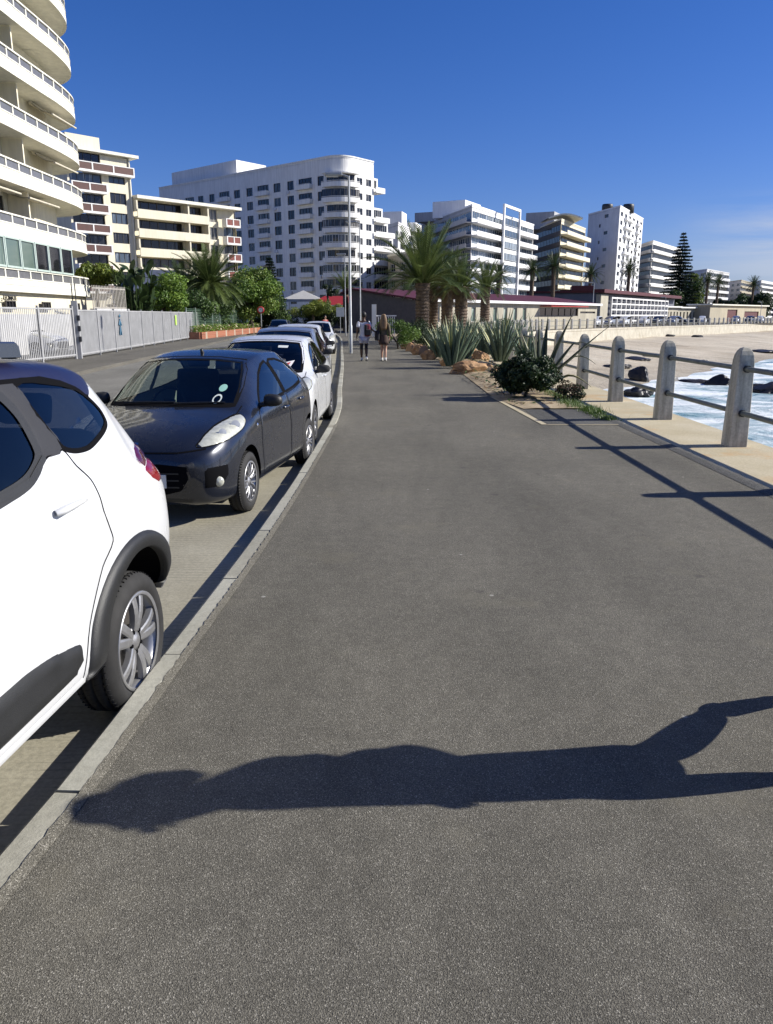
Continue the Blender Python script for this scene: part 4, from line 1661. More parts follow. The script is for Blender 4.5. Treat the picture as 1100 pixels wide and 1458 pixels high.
# ------------------------------------------------------------- hatchbacks and the other parked cars
def full_car(label, paint_m, sx=1.0, sy=1.0, sz=1.0, key='hatch', style='multi', plate=None, stickers=False, step=None, rails=False, group='cars parked along the kerb', glass=None, lens=None, detail=True, wr=None, near=False):
    root = empty('parked_car', label=label, cat='car', group=group)
    glass = glass or M_GLASS
    lens = lens or M_LENS
    S = lambda o: [(s * sy, z * sz) for s, z in o]          # side outlines
    F = lambda o: [(x * sx, z * sz) for x, z in o]          # front outlines
    st = []
    for q in HATCH_ST:
        st.append((q[0] * sy, q[1] * sz, q[2] * sx, q[3] * sz, q[4] * sx, q[5] * sz, q[6] * sx, q[7] * sz, q[8] * sx, q[9] * sz, q[10] * sx, q[11] * sz))
    spec = dict(HATCH)
    wr = wr or 0.28 * (0.5 + 0.5 * sz)
    spec.update(st=st, ws=(0.72 * sy, 3.12 * sy), wr=wr, wx=0.735 * sx, rim=wr * 0.66, style=style, arch=wr + 0.045, step=step or 0.02)
    if not near:
        spec['sub'] = 4
    B = Body(st, spec['step'], spec['sub'])
    fw = S([(1.30, 0.955), (1.46, 1.07), (1.72, 1.235), (1.90, 1.315), (2.04, 1.345), (2.09, 1.30), (2.14, 1.15), (2.15, 0.99), (1.7, 0.965)])
    qw = S([(1.17, 0.935), (1.27, 0.945), (1.42, 1.06), (1.36, 1.03)])
    rw = S([(2.23, 0.995), (2.215, 1.17), (2.16, 1.33), (2.22, 1.352), (2.45, 1.345), (2.72, 1.295), (2.92, 1.20), (2.99, 1.115), (2.93, 1.06), (2.6, 1.02)])
    wsc = F([(-0.605, 0.985), (-0.3, 0.99), (0.0, 0.99), (0.3, 0.99), (0.605, 0.985), (0.59, 1.14), (0.55, 1.28), (0.50, 1.365), (0.25, 1.39), (0.0, 1.395), (-0.25, 1.39), (-0.50, 1.365), (-0.55, 1.28), (-0.59, 1.14)])
    rwn = F([(-0.52, 1.0), (0.52, 1.0), (0.5, 1.2), (0.42, 1.34), (-0.42, 1.34), (-0.5, 1.2)])
    for o in (fw, rw):
        B.cut_outline(grow(o, 0.002), SIDE)
    B.cut_outline(grow(wsc, 0.0), FRONT, False)
    B.cut_outline(grow(rwn, -0.012), REAR, False)
    finish_car(root, B, spec, key, [paint_m])
    p = 0.04 if near else 0.07
    m = MB(); B.patch(m, wsc, FRONT, 0.001, 0.0, p); wind = m.build('windscreen', glass, root)
    m = MB(); B.band(m, wsc, FRONT, 0.035, 0.002); m.build('windscreen_seal', M_GAP, wind)
    m = MB(); B.patch(m, rwn, REAR, 0.001, 0.0, p); m.build('rear_window', glass, root)
    fd = S([(1.17, 0.27), (1.12, 0.6), (1.16, 0.88), (1.22, 0.925), (1.7, 0.945), (2.19, 0.975), (2.22, 0.62), (2.19, 0.27)])
    rd = S([(2.215, 0.27), (2.245, 0.62), (2.215, 0.975), (2.6, 1.0), (2.94, 1.045), (2.99, 0.95), (2.92, 0.78), (2.80, 0.62), (2.72, 0.45), (2.68, 0.27)])
    doors = [sides('door', [paint_m, M_GAP], root, lambda q: (B.patch(q, ol, SIDE, 0.003, 0.0005, p), B.band(q, ol, SIDE, 0.008, 0.002, 1))) for ol in (fd, rd)]
    for dr, o, nm in ((doors[0], fw, 'window'), (doors[1], rw, 'window')):
        sides(nm, [glass], dr, lambda q: B.patch(q, o, SIDE, 0.001, 0.0, p))
        sides('window_seal', [M_GAP], dr, lambda q: B.band(q, o, SIDE, 0.024, 0.003))
    for dr, y0 in ((doors[0], 1.98), (doors[1], 2.74)):
        if y0 > 2.5 and detail:
            y0 = 2.66

        def h(q):
            pts = [B.project(*SIDE, (y0 + dy) * sy, 0.845 * sz if y0 < 2.5 else 0.87 * sz, e) for dy, e in ((0, 0.008), (0.03, 0.028), (0.12, 0.03), (0.165, 0.008))]
            q.tube(pts, [0.012, 0.015, 0.014, 0.01], 8, 0)
        sides('handle', [paint_m], dr, h)
    sides('pillar_trim', [M_GAP], root, lambda q: B.band(q, S([(2.19, 0.985), (2.18, 1.16), (2.12, 1.33)]), SIDE, 0.06, 0.0025, 0, False))
    # lower grille, upper slot, valance and fog lamp pockets
    m = MB()
    B.patch(m, F([(-0.49, 0.56), (-0.25, 0.58), (0.25, 0.58), (0.49, 0.56), (0.5, 0.45), (0.43, 0.345), (0.3, 0.31), (-0.3, 0.31), (-0.43, 0.345), (-0.5, 0.45)]), FRONT, 0.003, 0.001, 0.04)
    g = m.build('grille', M_GAP, root)
    m = MB()
    for z in (0.38, 0.44, 0.5):
        B.band(m, F([(-0.42, z), (-0.2, z - 0.004), (0.2, z - 0.004), (0.42, z)]), FRONT, 0.012, 0.008, 0, False)
    m.build('grille_bars', M_BLACKP, g)
    sides('grille_surround', [paint_m], g, lambda q: B.band(q, F([(0.5, 0.52), (0.515, 0.46), (0.49, 0.38), (0.42, 0.335)]), FRONT, 0.018, 0.008, 0, False))
    m = MB(); B.band(m, F([(-0.62, 0.70), (-0.4, 0.672), (0, 0.665), (0.4, 0.672), (0.62, 0.70)]), FRONT, 0.012, 0.002, 0, False); m.build('bonnet_gap', M_GAP, root)
    sides('bonnet_side_gap', [M_GAP], root, lambda q: B.band(q, [(x * sx, s * sy) for x, s in ((0.64, 0.5), (0.66, 0.75), (0.665, 1.0))], TOP, 0.009, 0.002, 0, False))
    pock = sm([(x * (sx + sy) / 2, z * sz) for x, z in ((0.47, 0.535), (0.60, 0.565), (0.73, 0.555), (0.745, 0.50), (0.70, 0.40), (0.60, 0.35), (0.47, 0.36))], 3)
    fl = sides('fog_light_pocket', [M_GAP], root, lambda q: B.patch(q, pock, CORNER, 0.002, -0.006, 0.03))
    def fog(q):
        c = B.project(*CORNER, 0.60 * (sx + sy) / 2, 0.41 * sz, 0.006)
        d = Vector((_c * 0.5, -0.86, 0.0)).normalized()
        Mx = Matrix.Translation(c) @ d.to_track_quat('Z', 'Y').to_matrix().to_4x4()
        q.lathe([(0.0, 0.012), (0.03, 0.008), (0.042, 0.0), (0.046, -0.01)], 18, 0, Mx)
    sides('fog_light', [M_LENS], fl, fog)
    m = MB()
    B.patch(m, F([(-0.55, 0.275), (0.55, 0.275), (0.5, 0.215), (-0.5, 0.215)]), FRONT, 0.004, 0.0, 0.05)
    m.build('valance', M_BLACKP, root)
    # headlamps: clear cover over a reflector bowl
    hl = sm([(x * (sx + sy) / 2, z * sz) for x, z in ((0.47, 0.715), (0.52, 0.752), (0.60, 0.80), (0.74, 0.853), (0.92, 0.892), (1.09, 0.915), (1.105, 0.875), (1.05, 0.825), (0.93, 0.785), (0.75, 0.745), (0.6, 0.722))], 3)
    hh = sides('headlight', [lens], root, lambda q: B.patch(q, hl, CORNER, 0.005, 0.0, 0.025, dome=0.012))
    sides('headlight_rim', [M_GAP], hh, lambda q: B.band(q, hl, CORNER, 0.008, 0.002))

    def bowls(q, a, z, r):
        if True:
            c = B.project(*CORNER, a * (sx + sy) / 2, z * sz, 0.017)
            d = Vector((_c * 0.75, -1.0, 0.25)).normalized()
            Mx = Matrix.Translation(c) @ d.to_track_quat('Z', 'Y').to_matrix().to_4x4()
            q.lathe([(r, 0.001), (r * 0.9, 0.0015), (r * 0.55, 0.003), (0.0, 0.004)], 18, 0, Mx)
    if near:
        for a_, z_, r_ in ((0.74, 0.797, 0.034), (0.92, 0.84, 0.04)):
            sides('headlight_bowl', [M_LAMP], hh, lambda q: bowls(q, a_, z_, r_))
    # badge: a small plain chrome shield
    m = MB()
    B.patch(m, F([(-0.035, 0.745), (0.035, 0.745), (0.04, 0.715), (0.0, 0.68), (-0.04, 0.715)]), FRONT, 0.006, 0.0, 0.02)
    m.build('badge', M_CHROME, root)
    if plate:
        m = MB()
        m.box((0.0, -0.008, 0.43 * sz), (0.62, 0.012, 0.115), bev=0.004)
        pl = m.build('number_plate', M_PLATE, root)
        plate_text(pl, plate, 0.105, 0.25, -0.016, 0.43 * sz)
    # door mirrors, wipers, aerial, side repeater
    mirror_shape(root, M_BLACKP if near else paint_m, 0.79 * sx, 1.30 * sy, 1.0 * sz, (0.19, 0.12, 0.14))
    m = MB()
    for x0, x1 in ((-0.45, 0.05), (0.05, 0.52)):
        a = B.project(*FRONT, x0 * sx, 0.985 * sz, 0.02)
        b = B.project(*FRONT, x1 * sx, 1.0 * sz, 0.014)
        m.tube([a, a.lerp(b, 0.5) + Vector((0, -0.004, 0.004)), b], 0.007, 6)
    m.build('wiper', M_BLACKP, root)
    if near:
        sides('side_repeater', [M_CHROME], root, lambda q: B.patch(q, [(1.03 + 0.018 * math.cos(t), 0.76 + 0.022 * math.sin(t)) for t in [2 * PI * k / 14 for k in range(14)]], SIDE, 0.006, 0.0, 0.01))
        m = MB()
        q = B.project(*TOP, 0, 1.82, 0.0)
        m.tube([q, q + Vector((0, -0.02, 0.03)), q + Vector((0, 0.02, 0.045))], [0.022, 0.016, 0.005], 8)
        m.build('aerial', M_BLACKP, root)
    sides('tail_light', [M_RED], root, lambda q: B.patch(q, [(x * (sx + sy) / 2, z * sz) for x, z in ((2.97 - 0.72, 0.86), (2.97 - 0.55, 0.9), (2.97 - 0.52, 1.06), (2.97 - 0.66, 1.06))], RCORNER, 0.006, 0.0, 0.03))
    if rails:
        sides('roof_rail', [M_BLACKP], root, lambda q: q.tube([(0.5 * sx, 1.75 * sy, 1.40 * sz), (0.5 * sx, 1.85 * sy, 1.475 * sz), (0.49 * sx, 2.9 * sy, 1.45 * sz), (0.49 * sx, 3.0 * sy, 1.37 * sz)], 0.018, 8))
    cabin(root, 0.95 * sy, 3.1 * sy, 0.72 * sx, 0.24, 0.95 * sz, 1.36 * sz, -0.34)
    return root, B, wind


SB = Body(SUV['st'], 0.03, 4)
HB = Body(HATCH['st'], 0.03, 4)
suv = make_suv()
hatch, hb, hw = full_car('dark navy five door hatchback facing the camera with pale clouded headlights', M_NAVY, sz=0.965, near=True, plate='6', wr=0.28)
place(hatch, -2.15, 6.38, R(-7.5))
# stickers on the navy hatchback's windscreen
def sticker(parent, B, pts, col_name, col, z=0.004, fr=FRONT):
    m = MB()
    B.patch(m, pts, fr, z, z - 0.0005, 0.02)
    return m.build('sticker', mat(col_name, col, 0.6, var=0.05), parent)


def disc(cx, cz, r, k=1.0, n=18):
    return [(cx + r * math.cos(2 * PI * i / n), cz + k * r * math.sin(2 * PI * i / n)) for i in range(n)]


sticker(hw, hb, disc(0.44, 1.09, 0.038, 0.8), 'disc_sticker_green', (0.3, 0.55, 0.45))
m = MB()
hb.band(m, disc(0.43, 1.0, 0.036, 0.9), FRONT, 0.012, 0.004)
m.build('sticker', mat('disc_sticker_pale', (0.6, 0.65, 0.6), 0.6), hw)

white2, wb2, ww2 = full_car('white hatchback with black windscreen carrying a red and white slip, behind the navy one', M_WPAINT, 1.03, 1.1, 1.0, key='white2', style='six', glass=M_TINT)
place(white2, -1.86, 10.2, R(-1.0))
sticker(ww2, wb2, [(0.25, 1.02), (0.46, 1.05), (0.5, 1.13), (0.3, 1.09)], 'parking_slip_white', (0.75, 0.72, 0.7))
sticker(ww2, wb2, [(0.3, 1.04), (0.42, 1.058), (0.45, 1.105), (0.34, 1.08)], 'parking_slip_red', (0.5, 0.06, 0.05), 0.006)
sticker(ww2, wb2, [(0.22, 1.30), (0.36, 1.295), (0.37, 1.325), (0.22, 1.33)], 'licence_paper', (0.6, 0.62, 0.6))
silver, b3, w3 = full_car('silver grey car parked behind the white hatchback with the red slip', M_SILVER, 1.07, 1.2, 1.04, key='silver', style='six', glass=M_TINT)
place(silver, -2.1, 14.75, R(1.5))
white4, b4, w4 = full_car('white car just beyond the silver one, only its roof and near flank showing', M_WPAINT, 1.05, 1.2, 1.05, key='white4', style='six', glass=M_TINT)
place(white4, -2.34, 19.7, R(2.5))
white5, b5, w5 = full_car('small white car at the far end of the kerbside row', M_WPAINT, 1.0, 1.1, 1.02, key='white5', style='six', glass=M_TINT)
place(white5, -3.2, 36.5, R(3.0))
dark6, b6, w6 = full_car('dark grey car parked across the road by the brick planter', M_DGREY, 1.05, 1.2, 1.0, key='dark6', style='six', glass=M_TINT, group='cars across the road')
place(dark6, -7.9, 58.0, R(6.0))

# vehicles parked behind the pale fence
wag, _b, _w = full_car('tall white station wagon seen through the bars of the pale fence, left one', M_WPAINT, 1.08, 1.22, 1.22, key='wag', style='six', glass=M_TINT, group='cars behind the pale fence', step=0.05)
place(wag, -18.6, 28.6, R(-86))
wag2, _b, _w = full_car('white hatchback seen through the bars of the pale fence, beside the gate post', M_WPAINT, 1.05, 1.2, 1.1, key='wag2', style='six', glass=M_TINT, group='cars behind the pale fence', step=0.05)
place(wag2, -14.4, 35.2, R(86))


# small cars far off along the promenade
def far_car(paint_m, key):
    root = empty('parked_car', label='x', cat='car', group='cars parked on the far promenade')
    S2 = [(q[0] * 1.15, q[1], q[2] * 1.05, q[3], q[4] * 1.05, q[5], q[6] * 1.05, q[7], q[8] * 1.05, q[9] * 1.06, q[10] * 1.05, q[11] * 1.06) for q in HATCH_ST]
    B = Body(S2, 0.09, 2)
    spec = dict(HATCH)
    spec.update(st=S2, ws=(0.83, 3.6), arch=0.34, wr=0.3, rim=0.19)

    def mf(c, n):
        if c.z > 1.02 and c.z < 1.42 and 1.05 < c.y < 3.75 and abs(n.z) < 0.75:
            return 1
        return 0
    for s in spec['ws']:
        B.cut_circle(s, 0.3, 0.34)
    B.build('body', [paint_m, M_GAP], root, mf)
    wheel_meshes('hatch', 0.28, 0.165, 0.185, 'multi')
    for s in spec['ws']:
        for x in (1, -1):
            add_wheel(root, 'hatch', x * 0.77, s, 0.28)
    return root


protos = [far_car(M_WPAINT, 'a'), far_car(M_SILVER, 'b'), far_car(M_NAVY, 'c'), far_car(M_DGREY, 'd')]
FARC = [(843, 117, 0, 'white car in front of the cream portal of the lattice screen hall'), (862, 121, 1, 'silver car below the left end of the lattice screen'), (884, 127, 0, 'white car below the middle of the lattice screen'), (899, 131, 2, 'navy car below the right half of the lattice screen'), (914, 135, 0, 'white car at the right end of the lattice screen'), (932, 139, 3, 'dark grey car by the left edge of the ribbed kiosk'), (955, 144, 1, 'silver car in front of the ribbed kiosk'), (980, 149, 2, 'navy car in front of the greenish kiosk'), (1000, 154, 0, 'white car right of the greenish kiosk'), (1046, 166, 1, 'silver car left of the dark red doorway of the far pavilion'), (1064, 171, 3, 'dark grey car right of the dark red doorway of the far pavilion'), (1082, 177, 0, 'white van like car at the far right end of the promenade')]
used_p = set()
for px, t, k, lab in FARC:
    o = protos[k] if k not in used_p else copy_tree(protos[k])
    used_p.add(k)
    q = at(px, 449, t)
    o.location = (q.x, q.y, 0.0)
    o.rotation_euler = (0, 0, R(-40 + (px % 7) * 3) if k != 2 else R(50))
    o['label'] = lab
# ------------------------------------------------------------------ sea railing
M_RAIL = mat('rail_paint', (0.17, 0.185, 0.165), 0.55, var=0.3, vs=8, c2=(0.1, 0.115, 0.105))
M_GALV = mat('galvanised_steel', (0.36, 0.37, 0.37), 0.45, metal=0.6, var=0.15, vs=4)
M_WFENCE = mat('pale_fence_paint', (0.35, 0.352, 0.355), 0.5, var=0.15, vs=2)
M_DKMETAL = mat('dark_metal', (0.03, 0.032, 0.035), 0.5, var=0.2)


def post_mesh():
    m = MB()
    prof = [(0.0, 0.165), (0.03, 0.166), (0.5, 0.155), (0.95, 0.143), (1.10, 0.136), (1.17, 0.122), (1.22, 0.098), (1.255, 0.062), (1.27, 0.02)]
    n = 6
    vs, fs = [], []
    ring = []
    for k in range(4 * n):
        a = 2 * PI * (k + 0.5) / (4 * n)
        c, s = math.cos(a), math.sin(a)
        q = 0.09
        x = math.copysign(abs(c) ** q, c)
        y = math.copysign(abs(s) ** q, s)
        ring.append((x, y))
    for z, h in prof:
        for x, y in ring:
            w = 1 + 0.015 * mnoise.noise(Vector((x * 2, y * 2, z * 3)))
            vs.append((x * h * w * 0.74, y * h * w * 0.74, z))
    r = len(ring)
    for i in range(len(prof) - 1):
        for k in range(r):
            fs.append((i * r + k, i * r + (k + 1) % r, (i + 1) * r + (k + 1) % r, (i + 1) * r + k))
    fs.append([(len(prof) - 1) * r + k for k in range(r)])
    m.add(vs, fs, 0, False)
    for z in (0.44, 1.0):
        m.tube([(0, -0.155, z), (0, 0.155, z)], 0.046, 10, 1)
    return m.mesh('railing_post', [M_POST, M_DKMETAL])


PM = post_mesh()
rail_line = resample(offset_line([p for p in WALL], -0.43), 0.9)
# distance along the wall line for the posts
near = empty('sea_railing', (4.52, 10.0, 0), label='concrete posts joined by two grey pipe rails along the nearest stretch of sea wall', cat='railing')
line = plan_curve([(4.52, -0.8), (4.52, 10), (4.52, 36), (6.1, 50), (9.6, 65.5), (13.0, 77.5), (17.4, 88.8), (26.9, 104)], 0.3, 1.0)
pts = resample(line, 2.69)
near_pts = [p for p in pts if p.y < 62]
for p in near_pts:
    o = link('post', PM, near, (p.x - 4.52, p.y - 10.0, 0.0), rng.uniform(-0.03, 0.03))
    o.scale = (rng.uniform(0.97, 1.03), 1, rng.uniform(0.98, 1.015))
    o.rotation_euler = (rng.uniform(-0.012, 0.012), rng.uniform(-0.012, 0.012), o.rotation_euler[2])
for z in (0.44, 1.0):
    m = MB()
    pl = []
    for i, p in enumerate(near_pts):
        pl.append((p.x - 4.52, p.y - 10, z + rng.uniform(-0.008, 0.008)))
    m.tube(pl, 0.033, 10, 0)
    m.build('rail', M_RAIL, near)
far_line = plan_curve([(6.1, 50), (9.6, 65.5), (13.0, 77.5), (17.4, 88.8), (26.9, 104), (41.6, 123.3), (58.6, 143.4), (89.6, 181.4), (139.6, 235), (219, 320)], 0.5)
fp = [p for p in resample(far_line, 2.7) if p.y > 62]
far = empty('sea_railing', (fp[0].x, fp[0].y, 0), label='long run of small pale railing posts on top of the curving far sea wall', cat='railing')
fpm = MB()
fpm.box((0, 0, 0.62), (0.26, 0.26, 1.24), bev=0.04)
FPM = fpm.mesh('far_railing_post', [mat('pale_post', (0.5, 0.48, 0.43), 0.8, var=0.2)])
for p in fp[:100]:
    link('post', FPM, far, (p.x - fp[0].x, p.y - fp[0].y, 0.0), 0.3)
for z in (0.45, 1.0):
    m = MB()
    m.tube([(p.x - fp[0].x, p.y - fp[0].y, z) for p in fp], 0.035, 6)
    m.build('rail', M_RAIL, far)

# ------------------------------------------------------------------ pale palisade fence across the road
f0, f1, f2 = Vector((-13.6, 16.0)), Vector((-12.1, 31.0)), Vector((-14.4, 61.0))
fence = empty('palisade_fence', (f1.x, f1.y, 0), label='pale grey steel palisade fence with close upright bars across the road', cat='fence')


def fence_run(a, b, gap, name_panel, h=1.9, wbar=0.035, post_every=2.6, mi=None):
    L = (b - a).length
    d = (b - a).normalized()
    nb = max(1, int(round(L / post_every)))
    ang = math.atan2(d.y, d.x)
    for k in range(nb):
        m = MB()
        s0, s1 = L * k / nb, L * (k + 1) / nb
        n = int((s1 - s0) / gap)
        for i in range(1, n):
            p = a + d * (s0 + (s1 - s0) * i / n) - f1
            m.box((p.x, p.y, 0.08 + (h - 0.1) / 2), (wbar, 0.012, h - 0.12), ang)
        c = a + d * (s0 + s1) / 2 - f1
        for z in (0.16, h - 0.06):
            m.box((c.x, c.y + 0.0, z), (s1 - s0, 0.045, 0.05), ang)
        m.build(name_panel, M_WFENCE, fence)
    for k in range(nb + 1):
        p = a + d * L * k / nb - f1
        m = MB()
        m.box((p.x, p.y, h / 2 + 0.02), (0.07, 0.07, h + 0.04), ang)
        m.build('post', M_WFENCE, fence)


fence_run(f0, f1 - (f1 - f0).normalized() * 0.25, 0.115, 'bar_panel', 1.95, 0.045)
fence_run(f1 + (f2 - f1).normalized() * 0.2, f2, 0.075, 'bar_panel', 1.9, 0.048)
m = MB()
m.box((0, 0, 1.1), (0.22, 0.2, 2.2), 0.2)
gp = m.build('gate_post', M_WFENCE, fence)
for z in (0.75, 1.15, 1.55):
    m = MB()
    m.box((0.12, -0.03, z), (0.1, 0.14, 0.2), 0.2)
    m.build('control_box', M_DKMETAL, gp)
for x in (-0.05, 0.08):
    m = MB()
    m.tube([(x, 0, 2.2), (x, 0, 2.85)], 0.02, 6)
    m.build('conduit', M_DKMETAL, gp)
d12 = (f2 - f1).normalized()
q = f1 + d12 * 6.4
sg = MB()
sg.lathe([(0.0, 0.012), (0.17, 0.012), (0.18, 0.0), (0.0, -0.01)], 20, 0, Matrix.Translation((q.x + 0.05, q.y - 0.0, 1.28)) @ Matrix.Rotation(PI / 2, 4, 'Y'))
q2 = f1 + d12 * 20.5
sy = MB()
sy.box((q2.x + 0.06, q2.y, 1.35), (0.02, 0.42, 0.62), math.atan2(d12.y, d12.x) - PI / 2, bev=0.005)
tag(sy.build('fence_sign', mat('lime_sign', (0.45, 0.7, 0.12), 0.5)), 'small lime green sign fixed to the far end of the pale palisade fence', 'sign')
sb = MB()
sb.lathe([(0.0, 0.02), (0.075, 0.02), (0.08, 0.0), (0.0, -0.01)], 16, 0, Matrix.Translation((q.x + 0.06, q.y, 1.62)) @ Matrix.Rotation(PI / 2, 4, 'Y'))
for a, b in (((0, 1.5), (0, 1.12)), ((0, 1.12), (0.12, 0.75)), ((0, 1.12), (-0.12, 0.75)), ((0, 1.42), (0.17, 1.2)), ((0, 1.42), (-0.17, 1.2))):
    sb.tube([(q.x + 0.06, q.y + a[0], a[1]), (q.x + 0.06, q.y + b[0], b[1])], 0.035, 6)
tag(sb.build('pictogram_sign', mat('pictogram_blue', (0.03, 0.12, 0.2), 0.5)), 'small dark blue walking figure pictogram on the pale palisade fence', 'sign')

# low white painted boundary wall and second raised palisade behind
m = MB()
m.box((-15.6, 40, 0.85), (0.25, 16, 1.7), R(-1))
tag(m.build('boundary_wall', mat('old_white_wall', (0.5, 0.5, 0.5), 0.8, var=0.12, dirt=0.15)), 'low off white wall behind the solid looking part of the palisade fence', 'wall')
pf = empty('garden_palisade', (-19, 52, 0), label='brown grey upright slat fence raised behind the garden wall beside the curved flats', cat='fence')
m = MB()
a, b = at(134, 449, 46.5).xy, at(180, 449, 50).xy
for i in range(23):
    p = a.lerp(b, i / 22)
    m.box((p.x + 19, p.y - 52, 2.65), (0.06, 0.03, 1.5), math.atan2(b.y - a.y, b.x - a.x))
for z in (2.1, 3.25):
    c = (a + b) / 2
    m.box((c.x + 19, c.y - 52 + 0.03, z), ((b - a).length, 0.04, 0.08), math.atan2(b.y - a.y, b.x - a.x))
m.build('slat_panel', mat('weathered_slats', (0.3, 0.28, 0.25), 0.8, var=0.25, vs=5), pf)
m = MB()
c = (a + b) / 2
m.box((c.x + 19, c.y - 52, 1.02), ((b - a).length + 0.3, 0.3, 2.05), math.atan2(b.y - a.y, b.x - a.x))
m.build('base_wall', mat('old_white_wall', (0.5, 0.5, 0.5)), pf)

# ------------------------------------------------------------------ brick planter with green mesh fence
M_BRICK = None
mm, nt, b = nodes_of('red_brick')
br = N(nt, 'ShaderNodeTexBrick')
br.inputs['Color1'].default_value = (0.32, 0.11, 0.055, 1)
br.inputs['Color2'].default_value = (0.22, 0.075, 0.04, 1)
br.inputs['Mortar'].default_value = (0.34, 0.27, 0.2, 1)
br.inputs['Scale'].default_value = 4.0
mp = N(nt, 'ShaderNodeMapping')
mp.inputs['Rotation'].default_value = (PI / 2, 0, PI / 2)
tcn = N(nt, 'ShaderNodeTexCoord')
nt.links.new(tcn.outputs['Object'], mp.inputs['Vector'])
nt.links.new(mp.outputs['Vector'], br.inputs['Vector'])
nt.links.new(br.outputs['Color'], b.inputs['Base Color'])
b.inputs['Roughness'].default_value = 0.85
M_BRICK = mm
m = MB()
A, B_ = Vector((-13.3, 56.5)), Vector((-12.7, 88))
dd = (B_ - A).normalized()
ang = math.atan2(dd.y, dd.x)
cc = (A + B_) / 2
m.box((cc.x, cc.y, 0.24), ((B_ - A).length, 0.3, 0.48), ang)
m.box((A.x - 0.75, A.y, 0.24), (1.5, 0.3, 0.478), 0)
tag(m.build('brick_planter', M_BRICK), 'low red brick planter wall running along the far pavement', 'planter')
gf = empty('mesh_fence', (A.x - 0.9, A.y, 0), label='green wire mesh fence on thin posts behind the brick planter', cat='fence')
M_GREENP = mat('green_post', (0.12, 0.2, 0.13), 0.6, var=0.2)
for k in range(13):
    p = dd * (31 * k / 12)
    m = MB()
    m.box((p.x, p.y, 1.1), (0.08, 0.08, 2.2))
    m.build('post', mat('pale_green_post', (0.3, 0.36, 0.3), 0.6, var=0.2), gf)
m = MB()
for k in range(16):
    z = 0.35 + 1.75 * k / 15
    m.tube([(0, 0, z), (dd.x * 31, dd.y * 31, z)], 0.012, 4)
for k in range(120):
    p = dd * (31 * k / 119)
    m.box((p.x, p.y, 1.2), (0.018, 0.018, 1.8))
m.build('wire_mesh', M_GREENP, gf)

# ------------------------------------------------------------------ lamp posts and sign posts
def lamp(loc, h, arm, label, r=0.085, ang=PI):
    root = empty('street_lamp', loc, label=label, cat='street lamp', group='street lamps')
    m = MB()
    m.tube([(0, 0, 0), (0, 0, 1.2), (0, 0, 1.25), (0, 0, h)], [r * 1.35, r * 1.3, r, r * 0.6], 14)
    m.build('pole', M_GALV, root)
    m = MB()
    dx = Vector((math.cos(ang), math.sin(ang), 0))
    m.tube([Vector((0, 0, h - 0.05)), dx * 0.2 + Vector((0, 0, h + 0.02)), dx * arm + Vector((0, 0, h + 0.06))], [0.045, 0.04, 0.035], 8)
    m.build('arm', M_GALV, root)
    m = MB()
    Mx = Matrix.Translation(dx * (arm + 0.3) + Vector((0, 0, h + 0.06))) @ Matrix.Rotation(ang, 4, 'Z')
    m.box((0, 0, 0), (0.75, 0.28, 0.13), M=Mx, bev=0.04)
    m.build('lamp_head', M_GALV, root)
    m = MB()
    m.box((0.05, 0, -0.08), (0.5, 0.2, 0.05), M=Mx, bev=0.02)
    m.build('lamp_cover', mat('lamp_cover', (0.5, 0.5, 0.48), 0.2), root)
    return root


p = on(499, 503)
lamp((p.x, p.y, 0), 7.4, 0.35, 'tall galvanised street lamp rising beside the two walkers, head turned left', 0.068)
lamp((-1.9, 58, 0), 8.0, 0.3, 'slimmer street lamp just behind the man in white, head turned left', 0.055)
lamp((-3.4, 66, 0), 6.4, 0.0, 'thin pale pole just left of the tall street lamp', 0.045)
sp_ = empty('sign_post', (-4.35, 75, 0), label='small blank white sign plate on a thin pole beyond the kerbside cars', cat='sign')
m = MB(); m.tube([(0, 0, 0), (0, 0, 2.3)], 0.035, 8); m.build('pole', M_GALV, sp_)
m = MB(); m.box((0, -0.05, 1.95), (0.75, 0.02, 0.85), bev=0.01); m.build('plate', mat('white_plate', (0.6, 0.62, 0.6), 0.5), sp_)
sp2 = empty('sign_post', (-9.6, 61, 0), label='red and white round sign on a thin pole across the road', cat='sign')
m = MB(); m.tube([(0, 0, 0), (0, 0, 2.3)], 0.04, 8); m.build('pole', M_GALV, sp2)
m = MB()
Mx = Matrix.Translation((0, -0.05, 2.05)) @ Matrix.Rotation(PI / 2, 4, 'X')
m.lathe([(0.0, 0.01), (0.17, 0.01)], 20, 1, Mx)
m.lathe([(0.17, 0.012), (0.27, 0.012), (0.27, -0.01), (0.0, -0.012)], 20, 0, Mx)
m.build('plate', [mat('sign_red', (0.45, 0.03, 0.03), 0.5), mat('white_plate', (0.6, 0.62, 0.6))], sp2)
# far promenade lamps
for (px, py_b, t, hh, lab) in ((842, 462, 118, 6.4, 'slim lamp pole rising in front of the lattice screen building'), (664, 455, 92, 5.6, 'slim pale pole in front of the red roofed restaurant wall'), (945, 458, 150, 5.0, 'slim lamp pole between the low kiosks and the tall dark pine'), (1082, 452, 178, 4.6, 'white globe lamp pole at the far right end of the promenade')):
    q = at(px, py_b, t)
    lamp((q.x, q.y, 0), hh, 0.3, lab, 0.07)

# ------------------------------------------------------------------ boulders on the beach and in the surf
M_ROCKD = mat('wet_black_rock', (0.018, 0.016, 0.015), 0.45, var=0.4, vs=3, bmp=0.5, bs=9)
M_ROCKS = mat('sandstone', (0.42, 0.26, 0.13), 0.85, vs=2.5, c2=(0.25, 0.13, 0.06), bmp=0.5, bs=14)


